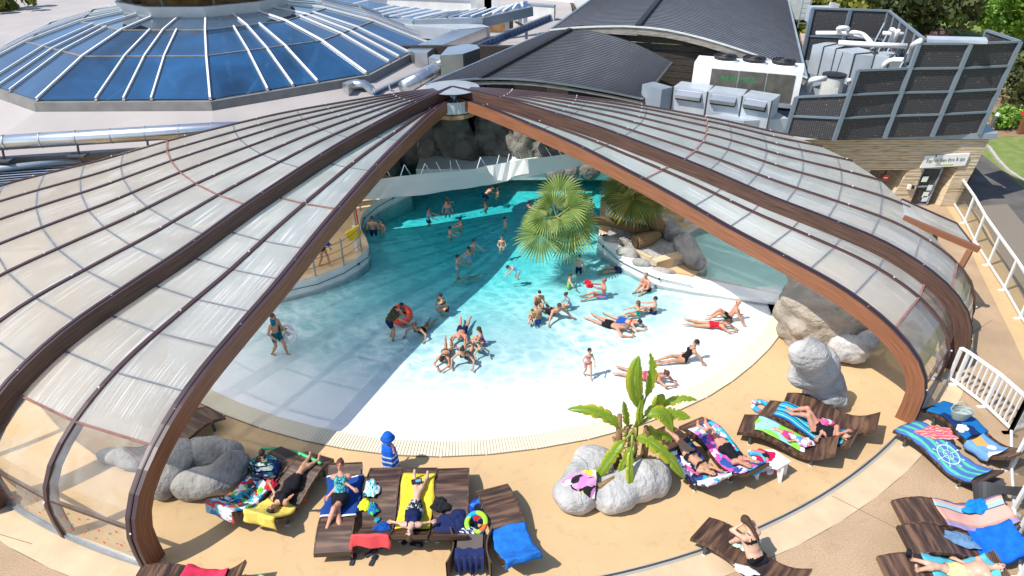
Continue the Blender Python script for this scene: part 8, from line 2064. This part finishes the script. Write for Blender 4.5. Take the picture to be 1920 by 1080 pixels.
PB = blotch('blue pink swim print', [(.10, .40, .65), (.65, .10, .30), (.10, .40, .65)], 9); PW = blotch('black white swim print', [(.02, .02, .03), (.60, .62, .66), (.02, .02, .03)], 22); TQ = blotch('turquoise swim print', [(.02, .22, .26), (.15, .55, .58), (.01, .08, .10)], 26); PS = blotch('purple striped swim fabric', [(.20, .05, .25), (.05, .05, .20), (.60, .10, .15)], 12)
WATER = WZ
GP = 'bathers in the deep part of the pool'; GS = 'bathers in the sunny shallows'; GL = 'people on the loungers'
def deep(label, px, ang, sub, **k):      # body submerged to height sub, anchored at the waterline pixel
    return person(label, px, ang, z0=WATER, az=WATER, sub=sub, group=GP, **k)
dk = ('short', 'dark')
deep('shirtless balding man in navy trunks standing with his back turned by the white wall', (700, 434), 95, .86, H=1.78, sex='m', sk='tan', hair=('buzz', 'brown'), wear=[('trunks', navy_c)])
deep('boy standing chest deep facing the balding man near the white wall', (716, 430), -120, .98, H=1.35, sex='m', sk='child', hair=dk)
deep('woman in a light blue and navy swimsuit standing side on, looking right', (803, 414), -5, .86, H=1.66, pose='reach', sk='tan', hair=('short', 'dark'), wear=[('top', lb_c), ('briefs', navy_c)])
deep('woman in a pale bikini facing the viewer with a child behind her', (839, 397), -85, .95, H=1.66, sk='tan', hair=('bun', 'brown'), wear=[('bikini', lb_c)])
deep('swimmer with red armbands just behind the woman in the pale bikini', (837, 384), 0, 1.15, H=1.5, pose='arms_out', sk='tan', hair=dk, wear=[('top', red_c)])
deep('boy in the deep water reaching right towards another boy', (843, 443), 15, 1.05, H=1.42, pose='reach', sex='m', sk='child', hair=dk)
deep('boy looking left and reaching out to the boy beside him', (865, 427), 195, 1.02, H=1.45, pose='reach', sex='m', sk='child', hair=dk)
deep('dark haired swimmer alone looking left near the banner', (912, 389), 190, 1.15, H=1.5, pose='arms_out', sex='m', sk='tan', hair=dk)
deep('shirtless man leaning forward in the water right under the banner', (908, 362), 30, 1.0, H=1.75, pose='bend', sex='m', sk='tan', hair=dk, wear=[('trunks', navy_c)])
deep('dark haired woman low in the water beside the leaning man under the banner', (934, 362), 180, 1.3, H=1.62, sk='brown', hair=('bun', 'dark'))
deep('girl with a blue headband looking right near the palm leaves', (947, 424), 0, 1.05, H=1.4, sk='child', hair=('bun', 'dark'))
deep('girl facing the viewer with hands at her chest left of the palm', (941, 463), -90, .92, H=1.38, sk='child', hair=dk, wear=[('bikini', grey_c)], hands=[(.25, .15, 1.05), (.25, -.15, 1.05)])
deep('boy with both arms spread wide in the middle of the pool', (888, 470), -70, .95, H=1.4, pose='arms_out', sex='m', sk='child', hair=dk)
deep('girl with long dark hair in a blue and pink swimsuit, holding another girls hand', (881, 490), 200, .75, H=1.38, pose='reach', sk='child', hair=('long', 'dark'), wear=[('swimsuit', PB)])
deep('girl in a bikini standing side on reaching to the long haired girl', (857, 507), 15, .72, H=1.38, pose='reach', sk='tan', hair=('bun', 'dark'), wear=[('bikini', lb_c)])
person('pale child swimming under the surface below the two girls', (878, 522), 210, 'prone', H=1.25, z0=-.42, sex='m', sk='pale', hair=('short', 'blond'), wear=[('briefs', grey_c)], group=GP)
deep('girl in a pink and blue ruffled swim top leaning left', (972, 518), 185, .55, H=1.3, pose='bend', sk='child', hair=('bun', 'brown'), wear=[('leotard', lb_c)])
deep('boy standing waist deep under the tips of the palm leaves', (1085, 506), -90, .80, H=1.42, sex='m', sk='child', hair=dk, wear=[('trunks', navy_c)])
deep('dark haired bather in the shade behind the fan palm', (1108, 387), 90, 1.2, H=1.6, sk='brown', hair=dk)
deep('swimmer stretched out behind the palm leaves on the left', (990, 392), 30, 1.15, H=1.6, pose='arms_out', sk='brown', hair=dk, wear=[('top', navy_c)])
deep('bather partly hidden between the palm and the fallen trunk', (1103, 442), 180, .95, H=1.6, pose='reach', sk='tan', hair=('short', 'brown'))
def shal(label, px, ang, pose, z0=-.14, **k): return person(label, px, ang, pose, z0=z0, group=GS, **k)
shal('man in navy trunks sitting back against the white wall, legs stretched left', (1162, 505), 190, 'recline', z0=-.22, H=1.74, sex='m', sk='tan', hair=('short', 'light'), wear=[('trunks', navy_c)])
shal('heavy shirtless man with a bald spot sitting against the white wall, knees up', (1214, 540), 215, 'sit_fwd', z0=-.16, H=1.76, sex='m', sk='red', hair=('buzz', 'grey'), wear=[('trunks', black_c)], heavy=True)
shal('girl in a lime yellow swim top wading right with arms out', (1066, 530), 0, 'arms_out', z0=-.78, az=WATER, H=1.4, sk='child', hair=('bun', 'brown'), wear=[('swimsuit', lime_c)])
r_ = shal('shirtless man stretching both arms left holding red water paddles', (1132, 554), 185, 'sit_reach', z0=-.2, H=1.78, sex='m', sk='red', hair=('short', 'grey'), wear=[('trunks', PB)], hands=[(.62, .22, .72), (.60, -.12, .64)])
for i in (0, 1): h_ = Vector(r_[1]['hands'][i]); b = MB(); b.box(h_ + V(.09, 0, .04), (.19, .10, .13), rz=.2 * (1 - 2 * i), ry=-.3); b.build('paddle', cloth('red foam', (.70, .03, .05)), r_[0], world=False)
p_ = shal('boy with goggles crouching in the shallows facing the viewer', (1009, 566), -80, 'crouch', z0=-.18, H=1.45, sex='m', sk='tan', hair=dk, wear=[('briefs', PW)]); goggles(p_, M['white'])
shal('girl in a pink and blue swim top crawling left in the shallows', (1068, 570), 200, 'crouch', z0=-.22, H=1.3, sk='child', hair=('bun', 'brown'), wear=[('leotard', lb_c)])
p_ = shal('small boy with yellow goggles held by the woman with her back turned', (998, 596), -95, 'crouch', z0=-.12, H=1.1, sex='m', sk='child', hair=('short', 'light'), wear=[('briefs', blue_c)]); goggles(p_, lime_c)
shal('woman in blue briefs crouching with her back turned beside the small boy', (1006, 601), 95, 'sit_fwd', z0=-.16, H=1.66, sk='tan', hair=('bun', 'brown'), wear=[('briefs', blue_c)])
shal('broad shouldered man lying propped on spread arms facing the viewer', (1036, 584), -62, 'prop', z0=-.16, H=1.80, sex='m', sk='red', hair=('short', 'brown'), wear=[('trunks', black_c)], hands=[(.60, .52, .03), (.60, -.52, .03)])
shal('man in black trunks lying on his stomach with legs towards the upper left', (1145, 608), -42, 'prone', z0=-.12, H=1.82, sex='m', sk='red', hair=('short', 'grey'), wear=[('trunks', black_c)])
shal('girl in blue shorts and a red top lying beside the man in black trunks', (1170, 602), -32, 'prone', z0=-.12, H=1.62, sk='child', hair=('bun', 'dark'), wear=[('trunks', blue_c), ('bikini', red_c)], face=(.9, 0, .2))
shal('long haired girl in a teal swimsuit sitting in the water facing left', (1195, 591), 190, 'sit_reach', z0=-.14, H=1.4, sk='child', hair=('long', 'light'), wear=[('swimsuit', teal_c)])
shal('dark haired boy in navy shorts sitting and leaning back, facing left', (1227, 584), 165, 'sit_reach', z0=-.14, H=1.45, sex='m', sk='child', hair=dk, wear=[('trunks', navy_c)])
shal('bald tanned man sitting on the white beach leaning back on his hands', (1367, 594), 172, 'sit_back', z0=-.03, H=1.76, sex='m', sk='red', hair=('bald', 'grey'), wear=[('trunks', blotch('black green trunks', [(.012, .012, .014), (.03, .35, .25), (.012, .012, .014)], 8))])
shal('slim girl in a red swimsuit lying on her stomach with her chin on her hands', (1334, 608), -17, 'prone', z0=-.05, H=1.68, sk='tan', hair=('pony', 'brown'), wear=[('swimsuit', red_c)], head=(.7, 0, .8), face=(.8, 0, -.2))
shal('woman in a black swimsuit sitting with legs stretched left, leaning on one arm', (1283, 671), 188, 'recline', z0=-.05, H=1.68, sk='tan', hair=('pony', 'dark'), wear=[('swimsuit', black_c)])
shal('girl in a pink bikini crouching alone in the ankle deep water', (1103, 682), -75, 'walk', z0=-.09, H=1.12, sk='child', hair=('short', 'dark'), wear=[('bikini', pink_c)], az=.35)
shal('auburn haired woman lying behind the banana leaf with her face in her hands', (1212, 704), -22, 'prone', z0=-.03, H=1.66, sk='tan', hair=('bun', 'auburn'), wear=[('bikini', pink_c)], head=(.6, 0, .8), face=(.8, 0, -.4))
shal('woman in a black strappy swimsuit propped on her arms, alone at the left', (790, 618), -112, 'prop', z0=-.17, H=1.66, sk='tan', hair=('short', 'auburn'), wear=[('swimsuit', black_c)], hands=[(.52, .42, .03), (.52, -.42, .03)])
shal('bald man in blue shorts lying on his stomach facing the viewer', (866, 620), -94, 'prone', z0=-.10, H=1.80, sex='m', sk='red', hair=('bald', 'grey'), wear=[('trunks', navy_c)])
shal('girl in a purple striped swimsuit sitting hugging her knees behind the group', (906, 641), 175, 'sit_fwd', z0=-.10, H=1.35, sk='child', hair=('long', 'brown'), wear=[('swimsuit', PS)])
p_ = shal('little boy with turquoise goggles on his head lying propped on his arms', (898, 655), -70, 'prop', z0=-.07, H=1.15, sex='m', sk='child', hair=('short', 'light'), wear=[('briefs', teal_c)]); goggles(p_, cloth('cyan rubber', (.02, .45, .6)))
shal('woman in a green bikini lying face down with her feet in the air', (836, 661), -97, 'prone', z0=-.07, H=1.62, sk='tan', hair=('long', 'dark'), wear=[('bikini', cloth('dark green swim fabric', (.02, .09, .06)))], feet=[(-.45, .10, .42), (-.48, -.10, .40)])
shal('dark haired woman with black straps propped on straight arms in the front', (873, 664), -98, 'prop', z0=-.05, H=1.68, sk='tan', hair=('bun', 'dark'), wear=[('swimsuit', stripes('black coral suit', [(0, (.02, .02, .03)), (.7, (.60, .12, .18))], 3, 'X'))], feet=[(-.80, .10, .08), (-.55, -.12, .40)])
shal('girl kneeling side on in the shaded water with hands at her face', (837, 578), 170, 'crouch', z0=-.24, H=1.5, sk='tan', hair=('short', 'dark'), wear=[('bikini', black_c)], hands=[(.40, .08, .80), (.42, -.06, .80)])
# man in olive shirt and child in the orange ring
person('man in an olive t-shirt and navy shorts bending over a child in an orange ring', (728, 588), 5, 'bend', H=1.78, z0=-.22, S=(.55, 0, .84), F=(.84, 0, -.55), sex='m', sk='tan', hair=('short', 'brown'), wear=[('trunks', navy_c), ('tshirt', cloth('olive cotton', (.065, .065, .035)))], az=.70, heavy=True)
p_ = person('child with blue goggles leaning in an orange swim ring', (760, 590), 200, 'sit_fwd', H=1.2, z0=-.12, sex='f', sk='brown', hair=('bun', 'dark'), wear=[('swimsuit', navy_c)]); goggles(p_, blue_c)
ring_float('swim_ring', 'glossy orange red swim ring around the child held by the man in olive', U(752, 590, .10), .25, .10, mat('orange vinyl', (.80, .06, .02), .2), (.55, .15, 0))
# man with towel carrying white rings
pm = person('shirtless man in teal shorts with a blue towel over his shoulder, walking through the shallows', (515, 618), -20, 'walk', H=1.76, z0=-.14, sex='m', sk='tan', hair=('short', 'brown'), wear=[('trunks', cloth('teal green shorts', (.01, .12, .14)))], az=.72)
bt_ = cloth('petrol blue terry', (.01, .14, .25))
r0 = pm[0]; b = MB(); d = pm[1]; n0 = Vector(d['neck']); q8 = .8
b.tube([n0 + V(*c) * q8 for c in ((.10, -.14, .0), (-.02, -.02, .07), (-.10, .12, .03), (-.14, .20, -.20), (-.12, .24, -.60), (-.10, .24, -.95))], [.055, .07, .08, .09, .09, .06], 9)
tt = b.build('towel', bt_, None, smooth=True); tt.location = r0.location; tt.rotation_euler = r0.rotation_euler; tag(tt, 'petrol blue towel hanging over the shoulder of the man with white rings', 'towel')
wr_ = mat('white vinyl', (.72, .73, .75), .25)
ring_float('swim_ring', 'white inflatable ring held low by the man with the blue towel, nearest the viewer', U(544, 632, .30), .145, .06, wr_, (1.15, 0, .3)); ring_float('swim_ring', 'second white inflatable ring behind the first one held by the man', U(536, 618, .40), .145, .06, wr_, (1.15, .2, .3))
heap('toy', 'small yellow and blue water toy hanging by the white rings', U(532, 618, .58), .09, .07, .1, blotch('yellow blue toy', [(.70, .55, .02), (.02, .10, .45), (.1, .4, .1)], 18), .3, 51, 'toy')
# person on the raised deck
p_ = person('person in a black and red swimsuit walking on the raised deck behind the rib', (604, 466), -30, 'walk', H=1.62, z0=TZ, sk='tan', hair=('bun', 'brown'), wear=[('swimsuit', stripes('black red suit', [(0, (.01, .01, .012)), (.75, (.55, .01, .03))], 5, 'Y'))])
heap('bag', 'blue flippers carried by the person on the raised deck', U(614, 460, TZ + .75), .11, .07, .16, cloth('cobalt rubber', (.01, .05, .40)), .2, 52, 'flippers')
# child wrapped in a blue towel
ck_ = person('small child wearing a blue hat and a blue and white fringed towel, walking alone', (729, 848), 60, 'walk', H=1.06, z0=0, sex='m', sk='child', hair=('short', 'light'), wear=[('trunks', blue_c)], az=.55)
r0 = ck_[0]; b = MB(); n = 22; hs_ = ck_[1]['hc']
def ringp(r, z, k, wob, sx=1.0): a = 6.283 * k / n; w = 1 + wob * math.sin(5 * a); return V(r * w * math.cos(a) * .8, r * w * math.sin(a) * sx, z)
prof_t = [(.20, .20, .10), (.195, .30, .10), (.19, .42, .08), (.18, .55, .06), (.165, .68, .04), (.13, .76, .03), (.07, .82, 0)]
for (r1_, z1_, w1), (r2_, z2_, w2) in zip(prof_t, prof_t[1:]):
    for k in range(n): b.face([ringp(r1_, z1_, k, w1), ringp(r1_, z1_, k + 1, w1), ringp(r2_, z2_, k + 1, w2), ringp(r2_, z2_, k, w2)], 0, [(z1_, k / n), (z1_, (k + 1) / n), (z2_, (k + 1) / n), (z2_, k / n)])
tt = b.build('wrapped_towel', stripes('blue and white fringed towel', [(0, (.02, .10, .50)), (.22, (.60, .68, .80)), (.27, (.02, .10, .50)), (.36, (.60, .68, .80)), (.41, (.02, .10, .50)), (.50, (.60, .68, .80)), (.54, (.015, .12, .62))], 1.0, 'X'), r0, world=False, smooth=True)
b = MB(); c = Vector(hs_); b.lathe(c, [(.16, -.01), (.12, .02), (.115, .07), (.08, .125), (.01, .14)], 16); b.build('sun_hat', cloth('blue cotton hat', (.015, .12, .60)), r0, world=False, smooth=True)

# ---- people on loungers (local +x runs from the foot end to the head end)
def lie(label, L_, dx=0, dy=0, H=1.68, ang=0, **k):
    z = lambda x: (lz(max(-1, min(1, x + dx))) / (H / 1.75))
    base = dict(p=(.0, 0, z(0) + .13), S=(.5, 0, z(.5) - z(0)), F=(0, 0, 1), hands=[(.05, .30, z(0) + .12), (.05, -.30, z(0) + .12)], feet=[(-.84, .14, z(-.84) + .07), (-.84, -.10, z(-.84) + .07)], head=(1, 0, .12), face=(-.1, 0, 1), kn=(0, 0, 1), toes=(-.35, .1, 1), el=[(0, 1, 0), (0, -1, 0)])
    base.update(k.pop('pose_', {})); args = dict(place=(L_, dx, dy), H=H, z0=0, group=GL); args.update(base); args.update(k)
    return person(label, None, ang, 'stand', **args)
up_hands = [(.78, .16, .62), (.78, -.16, .62)]
lie('woman in black sunbathing on the lounger with the yellow towel, legs raised', L_y, .05, .02, sk='tan', hair=('short', 'dark'), wear=[('leotard', black_c), ('trunks', black_c)], hands=[(.40, .28, .62), (.25, -.30, .60)])
lie('person in black and white patterned shorts lying on the yellow towel with a phone', L_t2, .28, 0, H=1.70, sk='pale', hair=('short', 'brown'), wear=[('trunks', PW), ('top', navy_c)], feet=[(-.86, .22, .60), (-.92, -.10, .62)], hands=[(.30, .42, .50), (.30, -.42, .50)], heavy=True)
lie('woman in a turquoise patterned top and black shorts reclining on a lounger', L_w, .18, 0, H=1.68, sk='red', hair=('bun', 'auburn'), wear=[('top', TQ), ('trunks', black_c)], pose_=dict(p=(0, 0, .52), S=(.74, 0, .62), F=(-.62, 0, .74)), feet=[(-.74, .18, .42), (-1.02, -.16, .34)], hands=[(-.12, .42, .45), (.02, -.30, .72)], head=(.35, 0, .95), face=(-.9, 0, .2), kn=(0, 0, 1), toes=(-1, 0, -.2), el=[(.3, 1, 0), (.3, -1, 0)])
p_ = person('child wrapped in a dark patterned towel sitting on the lounger beside the left rocks', None, 200, 'sit_fwd', H=1.2, z0=.36, place=(L_k, -.15, .0), sex='m', sk='tan', hair=('short', 'dark'), wear=[('trunks', navy_c)])
b = MB()
for (r1_, z1_, w1), (r2_, z2_, w2) in zip([(.34, .02, .14), (.33, .12, .12), (.29, .26, .10), (.22, .36, .08), (.12, .43, .05)], [(.33, .12, .12), (.29, .26, .10), (.22, .36, .08), (.12, .43, .05), (.08, .45, 0)]):
    for k in range(n): b.face([ringp(r1_, z1_, k, w1) + V(.1, 0, 0), ringp(r1_, z1_, k + 1, w1) + V(.1, 0, 0), ringp(r2_, z2_, k + 1, w2) + V(.06, 0, 0), ringp(r2_, z2_, k, w2) + V(.06, 0, 0)])
b.build('wrapped_towel', multi2, p_[0], world=False, smooth=True)
lie('woman in a black bikini lying with hands over her face, left of the shaded pair', L_a, .12, .02, sk='tan', hair=('long', 'brown'), wear=[('bikini', black_c)], hands=[(.66, .12, .58), (.66, -.10, .58)], feet=[(-.86, .10, .50), (-.86, -.02, .56)])
lie('blond woman in a black swimsuit lying with arms over her head, shaded pair', L_b, .12, 0, sk='red', hair=('short', 'blond'), wear=[('swimsuit', black_c)], hands=[(.70, .12, .62), (.74, -.14, .64)])
lie('dark haired woman in a black swimsuit lying curled on her side on the striped towel', L_d, .22, -.02, H=1.68, sk='red', hair=('bun', 'dark'), wear=[('swimsuit', black_c)], pose_=dict(F=(-.1, -.75, .65)), feet=[(-.62, -.02, .52), (-.66, .12, .52)], hands=[(.15, -.34, .45), (.62, .05, .66)], kn=(.3, 0, 1), toes=(-1, 0, .2))
lie('small child in pink with a pink doll lying on the green towel', L_e, .05, .0, H=1.05, sk='child', hair=('short', 'blond'), wear=[('trunks', pink_c), ('tshirt', blotch('pink white vest', [(.70, .25, .42), (.75, .70, .75), (.10, .30, .6)], 10))])
heap('doll', 'pink and white plush unicorn held by the child on the green towel', on(L_e, .42, .0, .10), .17, .13, .12, blotch('pink plush', [(.75, .30, .48), (.75, .12, .35), (.75, .65, .72)], 12), .3, 53, 'toy')
person('young woman with a long brown braid in a strappy black bikini sitting bent forward', None, 160, 'sit_fwd', H=1.68, z0=.36, place=(L_l, .12, .0), sk='pale', hair=('braid', 'brown'), wear=[('bikini', black_c)], S=(.5, 0, .86), hands=[(.42, .06, .62), (.46, -.10, .60)], feet=[(.52, .20, .0), (.5, -.16, -.05)], head=(.75, 0, .65), face=(.65, 0, -.75))
lie('person in black shoes lying on the sky blue towel at the bottom right edge', L_j, .30, .02, H=1.72, sex='m', sk='pale', hair=dk, wear=[('trunks', cloth('pale yellow shorts', (.70, .65, .30)))])
b = MB(); q = on(L_j, -.60, .15, .16); b.tube([q, q + V(-.04, .0, .16)], [.05, .045], 8); tag(b.build('sock', ck, smooth=True), 'black sock on the raised foot of the person at the bottom right', 'sock')
person('person at the pool edge half hidden behind the left rib', (338, 775), 0, 'sit_back', H=1.65, z0=0, sk='tan', hair=dk, wear=[('briefs', navy_c)])
